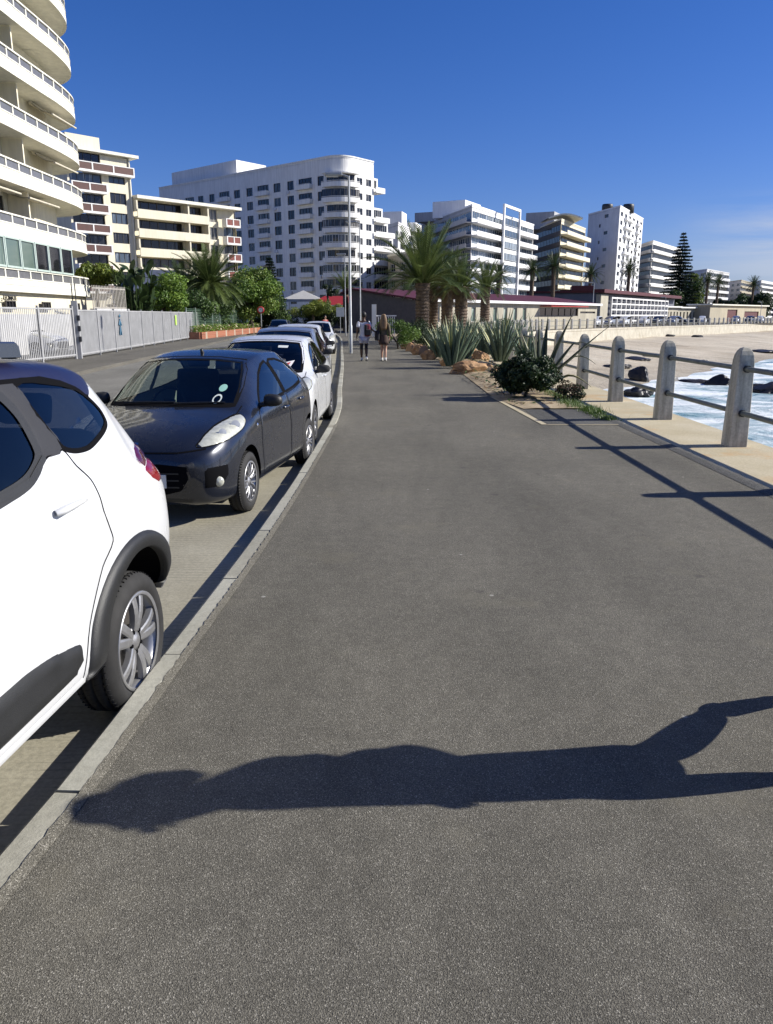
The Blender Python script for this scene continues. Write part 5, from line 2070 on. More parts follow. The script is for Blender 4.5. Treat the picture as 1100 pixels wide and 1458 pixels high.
def rock(name, loc, s, m_, label, cat='rock', group=None, seed=0, flat=0.7):
    bm = bmesh.new()
    bmesh.ops.create_icosphere(bm, subdivisions=4, radius=1.0)
    for v in bm.verts:
        n = mnoise.noise(v.co * 1.1 + Vector((seed * 3.1, seed, 0)))
        n2 = mnoise.noise(v.co * 3.2 + Vector((seed, 0, 7)))
        n3 = mnoise.noise(v.co * 8 + Vector((seed, 3, 7)))
        v.co *= 1 + 0.42 * n + 0.16 * n2 + 0.05 * n3
        # knock flat facets
        for k in range(4):
            d = Vector((math.sin(seed * 5 + k * 1.9), math.cos(seed * 3 + k * 2.3), math.sin(k * 1.3 + seed))).normalized()
            e = v.co.dot(d) - 0.72
            if e > 0:
                v.co -= d * e * 0.85
        v.co = Vector((v.co.x * s[0], v.co.y * s[1], v.co.z * s[2]))
    me = bpy.data.meshes.new(name)
    bm.to_mesh(me)
    bm.free()
    me.materials.append(m_)
    o = link(name, me, None, loc)
    tag(o, label, cat, group)
    return o


SEA_ROCKS = [((910, 541), (0.75, 0.9, 0.85), 'upright jagged black rock on the sand between the second and third posts'), ((906, 564), (0.95, 0.9, 0.55), 'low split black rock at the foot of the jagged one'),
             ((957, 546), (0.5, 0.5, 0.5), 'small pointed black rock at the edge of the foam'), ((985, 546), (1.3, 0.7, 0.3), 'long flat black rock lying in the surf'), ((1022, 548), (1.15, 0.8, 0.6), 'biggest black rock in the surf, left of the nearest post'),
             ((1082, 556), (0.9, 0.7, 0.5), 'black rock in the foam just right of the nearest post'), ((1097, 559), (1.1, 0.8, 0.55), 'black rock in the foam at the right photo edge'), ((1086, 502), (2.2, 1.2, 0.35), 'long dark rock shelf at the top of the water line')]
for i, ((px, py), s, lab) in enumerate(SEA_ROCKS):
    z = SEA_Z
    q = on(px, py, z)
    for _ in range(6):
        z = max(sand_h(q.x, q.y), SEA_Z)
        q = on(px, py, z)
    rock('sea_rock', (q.x, q.y, z + s[2] * 0.15), s, M_ROCKD, lab, 'rock', 'black rocks by the water', seed=i + 1)
for i, (px, py, w) in enumerate([(862, 478, 1.1), (951, 479, 1.0), (993, 480, 0.9), (1040, 467, 0.9), (930, 506, 1.2), (905, 512, 1.4), (880, 520, 1.2), (998, 516, 0.9)]):
    q = on(px, py, -1.9)
    for _ in range(6):
        z = sand_h(q.x, q.y)
        q = on(px, py, z)
    rock('kelp_heap', (q.x, q.y, sand_h(q.x, q.y) + 0.05), (w, w * 0.6, 0.28), M_ROCKD, 'small dark heap of kelp washed up on the pale sand', 'kelp', 'kelp heaps on the beach', seed=20 + i)
# ------------------------------------------------------------------ buildings
M_CREAM = mat('cream_plaster', (0.7, 0.65, 0.5), 0.8, var=0.06, vs=0.4, dirt=0.1)
M_CREAMW = mat('pale_cream_plaster', (0.74, 0.72, 0.62), 0.75, var=0.06, vs=0.5, dirt=0.12)
M_WHITEB = mat('white_plaster', (0.78, 0.77, 0.74), 0.75, var=0.05, vs=0.3, dirt=0.13)
M_WHITE2 = mat('bright_white_plaster', (0.8, 0.8, 0.8), 0.7, var=0.05, vs=0.3, dirt=0.08)
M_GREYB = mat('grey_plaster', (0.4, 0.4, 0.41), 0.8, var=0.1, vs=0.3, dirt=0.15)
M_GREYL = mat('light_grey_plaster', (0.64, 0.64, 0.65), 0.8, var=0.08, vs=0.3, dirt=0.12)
M_BEIGE = mat('beige_plaster', (0.42, 0.37, 0.27), 0.8, var=0.08, vs=0.4, dirt=0.15)
M_BROWNP = mat('brown_panel', (0.075, 0.026, 0.02), 0.6, var=0.2, vs=3)
M_REDP_ = mat('red_panel', (0.16, 0.03, 0.02), 0.6, var=0.2, vs=3)
M_ROOFR = mat('red_roof', (0.075, 0.006, 0.01), 0.6, var=0.2, vs=1.2)
M_ROOFG = mat('flat_roof', (0.3, 0.29, 0.27), 0.9, var=0.15)
M_FRW = mat('white_frame', (0.55, 0.55, 0.53), 0.5, var=0.05)
M_FRD = mat('dark_frame', (0.06, 0.055, 0.05), 0.5, var=0.1)
M_FRG = mat('green_frame', (0.42, 0.5, 0.45), 0.4, var=0.1)
M_PANE = pane_mat('window_pane', (0.022, 0.024, 0.028), (0.22, 0.21, 0.19))
M_PANED = pane_mat('dark_window_pane', (0.012, 0.012, 0.015), (0.07, 0.068, 0.065))
M_PANEG = pane_mat('green_window_pane', (0.1, 0.14, 0.12), (0.32, 0.38, 0.34))
M_PANEB = pane_mat('blue_window_pane', (0.07, 0.095, 0.13), (0.3, 0.34, 0.38))
M_AWN = mat('awning_cloth', (0.5, 0.46, 0.36), 0.8, var=0.15)


class Bld:
    def __init__(self, name, loc, label, cat='building', group=None):
        self.root = empty(name, loc, label=label, cat=cat, group=group)
        self.o = Vector(loc)

    def part(self, name, mb, mats, parent=None):
        mb.v = [(v[0] - self.o.x, v[1] - self.o.y, v[2] - self.o.z) for v in mb.v]
        return mb.build(name, mats, parent or self.root)

    def window(self, A, B, u0, u1, z0, z1, nx=2, nz=1, frame=M_FRW, pane=M_PANE, inset=0.14, split=True, bar=0.06, name='window', off=0.0):
        A, B = Vector(A[:2]), Vector(B[:2])
        d = (B - A).normalized()
        nrm = Vector((d.y, -d.x))
        p = A + d * u0 - nrm * (inset - off)
        w, h = u1 - u0, z1 - z0
        fm, pm = window_mesh(w, h, nx, nz, frame, pane, bar)
        ang = math.atan2(d.y, d.x)
        f = link(name, fm, self.root, (p.x - self.o.x, p.y - self.o.y, z0 - self.o.z), ang)
        link('pane', pm, f)
        return f


WM = {}


def window_mesh(w, h, nx, nz, frame, pane, bar):
    w, h = round(w * 20) / 20, round(h * 20) / 20
    k = (w, h, nx, nz, frame.name, pane.name, bar)
    if k in WM:
        return WM[k]
    m = MB()
    b = bar
    m.box((w / 2, 0, b / 2), (w, 0.08, b))
    m.box((w / 2, 0, h - b / 2), (w, 0.08, b))
    for i in range(nx + 1):
        x = b / 2 + (w - b) * i / nx
        m.box((x, 0.002, h / 2), (b if i in (0, nx) else b * 0.75, 0.075, h - 2 * b))
    for j in range(1, nz):
        m.box((w / 2, 0.004, h * j / nz * (1.25 if nz == 2 else 1)), (w - 2 * b, 0.07, b * 0.7))
    q = MB()
    q.quad((b * 0.5, 0.03, b * 0.5), (w - b * 0.5, 0.03, b * 0.5), (w - b * 0.5, 0.03, h - b * 0.5), (b * 0.5, 0.03, h - b * 0.5))
    WM[k] = (m.mesh('window', [frame]), q.mesh('pane', [pane]))
    return WM[k]


def facade(m, A, B, z0, z1, ops=(), depth=0.2, mi=0):
    """wall sheet from A to B (outside on the right) with real openings and reveals"""
    A, B = Vector(A[:2]), Vector(B[:2])
    L = (B - A).length
    d = (B - A) / L
    nrm = Vector((d.y, -d.x))
    us = sorted(set([0, L] + [u for o in ops for u in o[:2]]))
    zs = sorted(set([z0, z1] + [z for o in ops for z in o[2:4]]))
    us = [u for u in us if 0 <= u <= L]
    zs = [z for z in zs if z0 <= z <= z1]

    def P(u, z, b=0.0):
        p = A + d * u - nrm * b
        return (p.x, p.y, z)
    for i in range(len(us) - 1):
        run = None
        for j in range(len(zs) - 1):
            uc, zc = (us[i] + us[i + 1]) / 2, (zs[j] + zs[j + 1]) / 2
            hole = any(o[0] < uc < o[1] and o[2] < zc < o[3] for o in ops)
            if not hole:
                if run is None:
                    run = zs[j]
            if hole or j == len(zs) - 2:
                top = zs[j] if hole else zs[j + 1]
                if run is not None:
                    m.quad(P(us[i], run), P(us[i + 1], run), P(us[i + 1], top), P(us[i], top), mi)
                run = None
    for o in ops:
        a, b, c, e = o[:4]
        m.quad(P(a, c), P(b, c), P(b, c, depth), P(a, c, depth), mi)
        m.quad(P(a, e, depth), P(b, e, depth), P(b, e), P(a, e), mi)
        m.quad(P(a, c), P(a, c, depth), P(a, e, depth), P(a, e), mi)
        m.quad(P(b, c, depth), P(b, c), P(b, e), P(b, e, depth), mi)


def arc(c, r, a0, a1, n):
    return [(c[0] + r * math.cos(a0 + (a1 - a0) * i / n), c[1] + r * math.sin(a0 + (a1 - a0) * i / n)) for i in range(n + 1)]


def band_along(m, line, d0, d1, z0, z1, mi=0):
    """solid band following a plan line (outside right): from offset d0 to d1"""
    a, b = offset_line(line, d0), offset_line(line, d1)
    n = len(a)
    vs = []
    for p, q in zip(a, b):
        vs += [(p[0], p[1], z0), (q[0], q[1], z0), (q[0], q[1], z1), (p[0], p[1], z1)]
    fs = []
    for i in range(n - 1):
        for k in range(4):
            fs.append((4 * i + k, 4 * i + (k + 1) % 4, 4 * i + 4 + (k + 1) % 4, 4 * i + 4 + k))
    fs.append((3, 2, 1, 0))
    e = 4 * (n - 1)
    fs.append((e, e + 1, e + 2, e + 3))
    m.add(vs, [f[::-1] for f in fs], mi)


def poly_len(line):
    return sum((Vector(b) - Vector(a)).length for a, b in zip(line[:-1], line[1:]))


def along(line, s):
    for a, b in zip(line[:-1], line[1:]):
        a, b = Vector(a[:2]), Vector(b[:2])
        L = (b - a).length
        if s <= L:
            return a.lerp(b, s / L), (b - a).normalized()
        s -= L
    return b, (b - a).normalized()


# ============================ curved flats at the left edge
OUT = [(-20.5, 12.0), (-20.5, 30.0), (-20.5, 48.0), (-20.52, 50.5), (-20.7, 52.8), (-21.1, 54.6), (-21.9, 56.2), (-23.2, 57.5), (-25.0, 58.2), (-28.0, 58.5)]
OUT = [(p.x + 1.0, p.y) for p in catmull([(a, b, 0) for a, b in OUT], 4)]
INN = offset_line(OUT, -1.7)
fl = Bld('apartment_building', (-24, 40, 0), 'tall cream apartment tower with sweeping curved white balconies at the left photo edge')
Z0, FH, NF = 2.85, 2.75, 11
m = MB()
body = [p for p in OUT if p[1] < 57.8]
gl = offset_line(OUT, -0.35)
ops_g = []
for i in range(len(gl) - 1):
    A, B = gl[i], gl[i + 1]
    facade(m, A, B, -0.1, Z0 - 0.001, [])
m.prism([(-40, 12), (-40, 58)] + [(p[0], p[1]) for p in INN[::-1]], Z0 + FH * NF - 0.3, Z0 + FH * NF)
fl.part('ground_wall', m, M_CREAM)
wi = MB()
LI = poly_len([p for p in INN])
straight = [p for p in INN if p[1] <= 48.0]
A_, B_ = straight[0], straight[-1]
Ls = (Vector(B_) - Vector(A_)).length
cols = [(Ls - 3.6, 2.6), (Ls - 8.4, 2.2), (Ls - 12.6, 2.6), (Ls - 17.4, 2.4), (Ls - 22.2, 2.4), (Ls - 27.2, 2.4)]
ops = []
for k in range(NF):
    z = Z0 + FH * k + 0.2
    for j, (u, w) in enumerate(cols):
        ops.append((u - w / 2, u + w / 2, z + 0.12, z + 2.25))
facade(wi, A_, B_, Z0, Z0 + FH * NF, ops, 0.18)
curve = [p for p in INN if p[1] >= 47.9]
for a, b in zip(curve[:-1], curve[1:]):
    facade(wi, a, b, Z0, Z0 + FH * NF, [])
m = wi
fl.part('recessed_wall', m, M_CREAM)
for k in range(NF):
    z = Z0 + FH * k + 0.2
    for j, (u, w) in enumerate(cols):
        if u > 8:
            fl.window(A_, B_, u - w / 2, u + w / 2, z + 0.12, z + 2.25, 3, 1, M_FRD if (j + k) % 2 else M_FRW, M_PANED if (j * 3 + k) % 3 else M_PANE, 0.1)
# balconies: slab and solid parapet, square openings between posts, top rail
for k in range(NF):
    z = Z0 + FH * k
    m = MB()
    band_along(m, OUT, -1.75, -0.12, z + 0.02, z + 0.2)
    band_along(m, OUT, -0.14, 0.0, z, z + 0.34)
    band_along(m, OUT, -0.13, -0.02, z + 0.36, z + 0.66)
    band_along(m, OUT, -0.15, 0.01, z + 0.66, z + 0.72)
    band_along(m, OUT, -0.15, 0.01, z + 1.12, z + 1.2)
    p = m
    L = poly_len(OUT)
    s = 0.4
    while s < L - 0.2:
        q, d = along(OUT, s)
        n_ = Vector((d.y, -d.x))
        c = q - n_ * 0.07
        p.box((c.x, c.y, z + 0.92), (0.13, 0.09, 0.41), math.atan2(d.y, d.x))
        s += 1.45
    b = fl.part('balcony', m, M_CREAMW)
    # smoked infill behind the openings on some floors
    g = MB()
    band_along(g, [q for q in OUT if q[1] > 28], -0.075, -0.065, z + 0.73, z + 1.11)
    fl.part('infill', g, mat('smoked_infill', (0.13, 0.13, 0.135), 0.3, var=0.15), b)
    # cross walls between flats
    for y in (46.2, 36.5, 27.5):
        w = MB()
        w.box((-20.6, y, z + 0.2 + 1.26), (1.15, 0.14, 2.5))
        fl.part('cross_wall', w, M_CREAM)
# first floor fully glazed
for i, (y0, y1) in enumerate([(24 + 1.75 * j, 25.75 + 1.75 * j) for j in range(15)]):
    fl.window((-19.47, y0), (-19.47, y1), 0.02, 1.73, Z0 + 1.2, Z0 + FH - 0.01, 1, 1, M_FRG, M_PANEG if i < 12 else M_PANED, 0.0, bar=0.1)
for k, ys in ((4, (26, 40.6)), (6, (26, 39)), (5, (26, 33))):
    y = ys[0]
    while y < ys[1]:
        fl.window((-19.51, y), (-19.51, y + 1.6), 0.02, 1.58, Z0 + FH * k + 1.2, Z0 + FH * (k + 1) - 0.01, 2, 2, M_FRD, M_PANE, 0.0, bar=0.07)
        y += 1.62
# rolled awnings below the slabs
for k, y0, y1, drop in ((1, 39.5, 44.5, 0.25), (1, 45.5, 49.5, 0.3), (2, 49.5, 53.0, 0.55), (3, 49.8, 53.4, 0.6), (1, 34, 38.5, 0.2)):
    m = MB()
    z = Z0 + FH * (k + 1) - 0.12
    vs = []
    n = 10
    x0 = -20.85
    for i in range(n + 1):
        t = i / n
        vs += [(x0 + 1.15 * t, y0, z - drop * t - 0.12 * math.sin(PI * t)), (x0 + 1.15 * t, y1, z - drop * t - 0.12 * math.sin(PI * t))]
    m.add(vs, [(2 * i, 2 * i + 1, 2 * i + 3, 2 * i + 2) for i in range(n)])
    m.add([(v[0], v[1], v[2] + 0.03) for v in vs], [(2 * i, 2 * i + 2, 2 * i + 3, 2 * i + 1) for i in range(n)])
    m.tube([(x0 + 1.17, y0, z - drop), (x0 + 1.17, y1, z - drop)], 0.06, 8)
    m.tube([(x0 - 0.05, y0, z), (x0 - 0.05, y1, z)], 0.09, 8)
    fl.part('awning', m, M_AWN)
for y in (41.8, 46.2, 50.6, 37.0):
    fl.window((-19.67, y - 0.55), (-19.67, y + 0.55), 0.0, 1.1, 1.95, 2.4, 3, 1, M_FRD, M_PANED, -0.03)
tm = text_mesh('LEONATE', 0.34, 0.02)
tm.materials.append(M_INK)
to = link('building_name', tm, fl.root, (-19.63 + 24, 41.8 - 40, 2.52))
to.rotation_euler = (PI / 2, 0, PI / 2)

# ============================ cream block with brown balcony panels
def xy(px, t):
    p = at(px, 449, t)
    return (p.x, p.y)


TA = Vector(xy(114, 112))
TE = Vector(xy(341, 133))
td = (TE - TA).normalized()
tn = Vector((td.y, -td.x))
T = lambda u, v=0.0: TA + td * u + tn * v
cb = Bld('apartment_building', (-40, 118, 0), 'cream apartment block with brown balcony panels and a stepped up tower beside the curved flats')
UT, UW = 9.9, (TE - TA).length
FZ = [5.5 + 2.75 * k for k in range(8)]
ops = []
for k in range(7):
    ops.append((6.3, 8.9, FZ[k] - 1.75, FZ[k] - 0.25))
    ops.append((0.3, 5.2, FZ[k] + 0.55 - 0.02, FZ[k] + 2.2))
m = MB()
facade(m, T(0), T(UT), 0, 24.0, [o for o in ops], 0.35)
facade(m, T(UT), T(UT, -14), 0, 24.0)
facade(m, T(0, -14), T(0), 0, 24.0)
m.prism([T(0, -14), T(0), T(UT), T(UT, -14)], 23.9, 24.0)
cb.part('tower_wall', m, M_CREAM)
m = MB()
m.prism([T(-0.6, -13), T(-0.6, 0.9), T(UT + 1.0, 0.9), T(UT + 1.0, -13)], 24.0, 24.4)
cb.part('roof_slab', m, M_CREAMW)
m = MB()
m.prism([T(0.5, -10), T(0.5, -0.5), T(5.6, -0.5), T(5.6, -10)], 24.4, 26.2)
cb.part('lift_house', m, M_CREAM)
for k in range(7):
    z = FZ[k]
    if k < 7:
        cb.window(T(0), T(UT), 6.3, 8.9, z - 1.75, z - 0.25, 3, 1, M_FRD, M_PANE if k % 2 else M_PANEB, 0.2)
        cb.window(T(0), T(UT), 0.3, 5.2, z + 0.55, z + 1.95, 4, 1, M_FRD, M_PANED if k != 5 else M_PANEB, 0.25)


def panel_balcony(u0, u1, z, n, panel, prot=1.1, name='balcony'):
    m = MB()
    a, b = T(u0, 0.0), T(u1, 0.0)
    ang = math.atan2(td.y, td.x)
    c = T((u0 + u1) / 2, prot / 2)
    m.box((c.x, c.y, z - 0.62), (u1 - u0, prot, 0.3), ang)
    e = T((u0 + u1) / 2, prot - 0.05)
    m.box((e.x, e.y, z + 0.5), (u1 - u0, 0.1, 0.12), ang)
    for i in range(n + 1):
        q = T(u0 + 0.08 + (u1 - u0 - 0.16) * i / n, prot - 0.05)
        m.box((q.x, q.y, z - 0.01), (0.2, 0.1, 0.92), ang)
    for u in (u0, u1):
        q = T(u, prot / 2)
        m.box((q.x, q.y, z), (0.1, prot - 0.12, 1.1), ang)
    o = cb.part(name, m, M_WHITEB)
    p = MB()
    q = T((u0 + u1) / 2, prot - 0.07)
    p.box((q.x, q.y, z - 0.01), (u1 - u0 - 0.1, 0.05, 0.9), ang)
    cb.part('panel', p, panel, o)


for k in range(7):
    panel_balcony(0.0, 5.4 if k < 6 else 9.9, FZ[k], 2 if k < 6 else 3, M_BROWNP)
# wing
m = MB()
ops = []
for k in range(5):
    z = FZ[k]
    ops += [(UT + 0.3, UT + 8.8, z + 0.55, z + 1.955), (UT + 9.5, UT + 12.6, z + 0.55, z + 1.955), (UT + 13.6, UT + 15.6, z - 0.1, z + 1.9), (UT + 16.8, UT + 19.4, z + 0.2, z + 2.2)]
facade(m, T(UT, -0.4), T(UW, -0.4), 0, 18.5, [(o[0] - UT, o[1] - UT, o[2], o[3]) for o in ops if o[3] < 18.6], 0.35)
facade(m, T(UW, -0.4), T(UW, -12), 0, 18.5)
m.prism([T(UT, -12), T(UT, -0.42), T(UW, -0.42), T(UW, -12)], 18.4, 18.5)
cb.part('wing_wall', m, M_CREAM)
m = MB()
m.prism([T(UT + 0.05, -12), T(UT + 0.05, 1.3), T(UW + 0.4, 1.3), T(UW + 0.4, -12)], 18.5, 18.95)
cb.part('wing_roof', m, M_CREAMW)
for k in range(5):
    z = FZ[k]
    if z + 2.25 > 18.9:
        continue
    a, b = T(UT, -0.4), T(UW, -0.4)
    for j in range(2):
        cb.window(a, b, 0.3 + 4.25 * j, 0.3 + 4.25 * (j + 1), z + 0.55, z + 1.955, 3, 1, M_FRD, M_PANED, 0.3)
    cb.window(a, b, 9.5, 12.6, z + 0.55, z + 1.955, 2, 1, M_FRD, M_PANED, 0.3)
    cb.window(a, b, 13.6, 15.6, z - 0.1, z + 1.9, 3, 1, M_FRW, M_PANE, 0.15)
    cb.window(a, b, 16.8, 19.4, z + 0.2, z + 2.2, 3, 1, M_FRD, M_PANEB if k == 3 else M_PANED, 0.25)
    m = MB()
    ang = math.atan2(td.y, td.x)
    c = T(UT + 6.5, 0.35)
    m.box((c.x, c.y, z - 0.6), (12.9, 1.5, 0.24), ang)
    c = T(UT + 6.5, 1.04)
    m.box((c.x, c.y, z + 0.02), (12.9, 0.12, 1.02), ang)
    for u in (0.1, 9.15, 12.85):
        c = T(UT + u, 0.3)
        m.box((c.x, c.y, z + 1.0), (0.25, 1.35, 2.75 if u > 1 else 1.6), ang)
    cb.part('balcony', m, M_CREAM)
    panel_balcony(UT + 16.2, UW + 0.1, z, 2, M_REDP_, 1.2)
m = MB()
for k in range(3):
    q = T(1.5 + 3.4 * k, -0.02)
q0, q1 = T(UT - 0.25, 0.12), T(UT - 0.25, 0.12)
m.tube([(q0.x, q0.y, 0), (q0.x, q0.y, 24.0)], 0.12, 8)
cb.part('drainpipe', m, M_CREAMW)

# white house with dark tiled roof between the trees
hb_ = Bld('house', (-22.2, 80, 0), 'white walled house with a dark blue grey tiled roof behind the shrubs')
m = MB()
m.box((-22.2, 80, 1.9), (8, 8, 3.8), 0.6)
hb_.part('wall', m, M_WHITEB)
M_TILE = mat('slate_tiles', (0.06, 0.07, 0.1), 0.6, var=0.3, vs=6)
m = MB()
Mx = Matrix.Translation((-22.2, 80, 0)) @ Matrix.Rotation(0.6, 4, 'Z')
v = [Mx @ Vector(p) for p in ((-4.5, -4.5, 3.8), (4.5, -4.5, 3.8), (4.5, 4.5, 3.8), (-4.5, 4.5, 3.8), (-2, 0, 6.0), (2, 0, 6.0))]
m.add(v, [(0, 1, 5, 4), (1, 2, 5), (2, 3, 4, 5), (3, 0, 4), (3, 2, 1, 0)])
hb_.part('roof', m, M_TILE)
hb_.window(Mx @ Vector((-4, -4.0, 0)), Mx @ Vector((4, -4.0, 0)), 1.0, 2.6, 1.4, 3.0, 2, 1, M_FRW, M_PANED, -0.02)
hb_.window(Mx @ Vector((-4, -4.0, 0)), Mx @ Vector((4, -4.0, 0)), 5.0, 6.6, 1.4, 3.0, 2, 1, M_FRW, M_PANED, -0.02)

# ============================ long white block with the rounded balcony corner
wb_ = Bld('apartment_building', (-15, 150, 0), 'long white apartment block with rounded corner balconies and stepped terraces, tallest in the middle')
dl = Vector((0.752, -0.659)).normalized()
dr = Vector((0.62, 0.785)).normalized()
K = Vector(xy(488, 156))                     # where the two faces would meet
LC = 4.0
CA, CB = K - dl * LC, K + dr * LC
corner = []
for i in range(13):
    t = i / 12
    p = (1 - t) ** 2 * CA + 2 * t * (1 - t) * K + t * t * CB
    corner.append((p.x, p.y))
LEFT0 = CA - dl * 58
RE = CB + dr * 6.0
RZ = [7.7 + 2.83 * k for k in range(-2, 8)]
TOPZ = 31.6
ops = []
wins = []
balc = []
L = 58.0
for k, z in enumerate(RZ):
    # u measured back from the corner
    for j, (u, w, h, kind) in enumerate([(1.7, 1.5, 1.4, 'w'), (6.2, 3.4, 1.5, 'b'), (10.6, 1.7, 1.4, 'w'), (14.8, 1.9, 1.4, 'w'), (19.3, 3.2, 1.5, 'b'), (23.8, 1.8, 1.35, 'w'), (28.1, 1.8, 1.35, 'w'), (32.6, 3.2, 1.5, 'b'), (37.2, 1.7, 1.35, 'w'), (41.4, 1.8, 1.35, 'w'), (45.8, 3.1, 1.5, 'b'), (50.2, 1.7, 1.35, 'w'), (54.4, 1.7, 1.35, 'w')]):
        zc = z if u < 27 or k < 9 else z
        if u > 27 and k > 8:
            zc = z
        c = L - u
        w *= 1.15
        h *= 1.25
        ops.append((c - w / 2, c + w / 2, zc - h / 2, zc + h / 2))
        if kind == 'b':
            balc.append((c, w, zc, k))
m = MB()
facade(m, LEFT0, CA, 0, TOPZ, ops, 0.22)
rops = []
for k, z in enumerate(RZ):
    rops += [(0.7, 2.4, z - 0.65, z + 0.65), (3.5, 5.2, z - 0.65, z + 0.65)]
facade(m, CB, RE, 0, TOPZ, rops, 0.2)
for a, b in zip(corner[:-1], corner[1:]):
    for k in range(len(RZ) + 1):
        lo = 0 if k == 0 else RZ[k - 1] + 1.0
        hi = RZ[k] - 0.7 if k < len(RZ) else TOPZ
        facade(m, a, b, lo, hi)
back = [RE - dl * 14, LEFT0 + dr * 14]
facade(m, RE, back[0], 0, TOPZ)
foot = [LEFT0] + [Vector(p) for p in corner] + [RE] + back
m.prism([(p.x, p.y) for p in foot], TOPZ - 0.4, TOPZ - 0.3)
wb_.part('wall', m, M_WHITEB)
# parapet lip
m = MB()
band_along(m, [tuple(LEFT0)] + corner + [tuple(RE)], -0.3, 0.12, TOPZ, TOPZ + 0.25)
wb_.part('parapet_coping', m, M_WHITEB)
for o in ops:
    w = o[1] - o[0]
    i = rng.random()
    wb_.window(LEFT0, CA, o[0], o[1], o[2], o[3], 4 if w > 2.5 else 2 if w > 1.4 else 2, 2 if i < 0.3 else 1, M_FRD if i < 0.75 else M_FRW, M_PANED if i < 0.7 else M_PANE, 0.16)
for o in rops:
    wb_.window(CB, RE, o[0], o[1], o[2], o[3], 2, 1, M_FRW, M_PANE, 0.13)
for c, w, z, k in balc:
    m = MB()
    q = LEFT0 + dl * c + Vector((dl.y, -dl.x)) * 0.45
    ang = math.atan2(dl.y, dl.x)
    m.box((q.x, q.y, z - 1.15), (w + 0.5, 0.9, 0.18), ang)
    e = LEFT0 + dl * c + Vector((dl.y, -dl.x)) * 0.86
    m.box((e.x, e.y, z - 0.75), (w + 0.5, 0.1, 0.8), ang)
    for s in (-1, 1):
        f = q + dl * s * (w / 2 + 0.2)
        m.box((f.x, f.y, z - 0.75), (0.1, 0.72, 0.79), ang)
    e2 = e
    m.box((e2.x, e2.y, z - 0.26), (w + 0.45, 0.06, 0.05), ang)
    wb_.part('balcony', m, M_WHITEB)
# air conditioning units fixed under some of the windows
for i in range(26):
    o = ops[(i * 17 + 5) % len(ops)]
    if o[1] - o[0] > 2.6 or o[2] < 4:
        continue
    m = MB()
    q = LEFT0 + dl * (o[0] + 0.4) + Vector((dl.y, -dl.x)) * 0.2
    m.box((q.x, q.y, o[2] - 0.45), (0.8, 0.36, 0.55), math.atan2(dl.y, dl.x), bev=0.03)
    wb_.part('air_conditioner', m, M_GREYL)
# curved corner balconies with glazed bands
cl = [tuple(CA - dl * 0.4)] + corner + [tuple(CB + dr * 0.3)]
for k, z in enumerate(RZ):
    m = MB()
    band_along(m, cl, -0.1, 1.15, z - 1.45, z - 1.25)
    band_along(m, cl, 1.03, 1.15, z - 1.25, z - 0.55)
    band_along(m, cl, 1.05, 1.13, z - 0.42, z - 0.34)
    if k == len(RZ) - 1:
        band_along(m, cl, -0.1, 1.2, z + 1.0, z + 1.2)
    wb_.part('corner_balcony', m, M_WHITEB)
    glazed = k in (2, 3, 5, 6, 8)
    ln = offset_line(cl, 1.02 if glazed else 0.0)
    for i in range(0, len(ln) - 1, 2):
        j = min(i + 2, len(ln) - 1)
        A, B = Vector(ln[i]), Vector(ln[j])
        wl = (B - A).length
        wb_.window(A, B, 0.0, wl, z - 0.68, z + 0.98, 2, 1, M_FRW if glazed and k % 2 else M_FRD, M_PANED if not glazed else M_PANE, 0.03, name='corner_window')
# stepped terraces to the right
ext = {9: 3.0, 8: 0.0, 7: 4.6, 6: 6.4, 5: 8.2, 4: 9.6, 3: 11.0, 2: 11.4, 1: 11.4, 0: 11.4}
tb = MB()
wn = Vector((dr.y, -dr.x))
for k, z in enumerate(RZ):
    e = ext[k]
    if e <= 0:
        continue
    A = RE
    B = RE + dr * e
    m = MB()
    facade(m, A - wn * 0.9, B - wn * 0.9 - dr * 0.6, z - 1.45, z + 1.4, [(0.4, e - 1.0, z - 0.6, z + 1.0)], 0.15)
    facade(m, B - wn * 0.9 - dr * 0.6, B - wn * 7, z - 1.45, z + 1.4)
    wb_.part('terrace_wall', m, M_WHITEB)
    wb_.window(A - wn * 0.9, B - wn * 0.9, 0.4, e - 1.0, z - 0.6, z + 1.0, max(2, int(e / 0.9)), 1, M_FRW, M_PANE if k % 2 else M_PANED, 0.08)
    m = MB()
    q = [A + wn * 0.6, B + wn * 0.6, B - wn * 6, A - wn * 6]
    m.prism([(p.x, p.y) for p in q], z - 1.6, z - 1.4)
    band_along(m, [tuple(A + wn * 0.6), tuple(B + wn * 0.6), tuple(B - wn * 6)], -0.12, 0.0, z - 1.4, z - 0.55)
    wb_.part('terrace', m, M_WHITEB)
# penthouse block set back on the roof
m = MB()
P0 = LEFT0 + dl * 2 - Vector((dl.y, -dl.x)) * 2.5
P1 = LEFT0 + dl * 27 - Vector((dl.y, -dl.x)) * 2.5
q = [P0, P1, P1 + dr * 9, P0 + dr * 9]
m.prism([(p.x, p.y) for p in q], TOPZ - 0.3, TOPZ + 3.6)
wb_.part('penthouse', m, M_WHITEB)

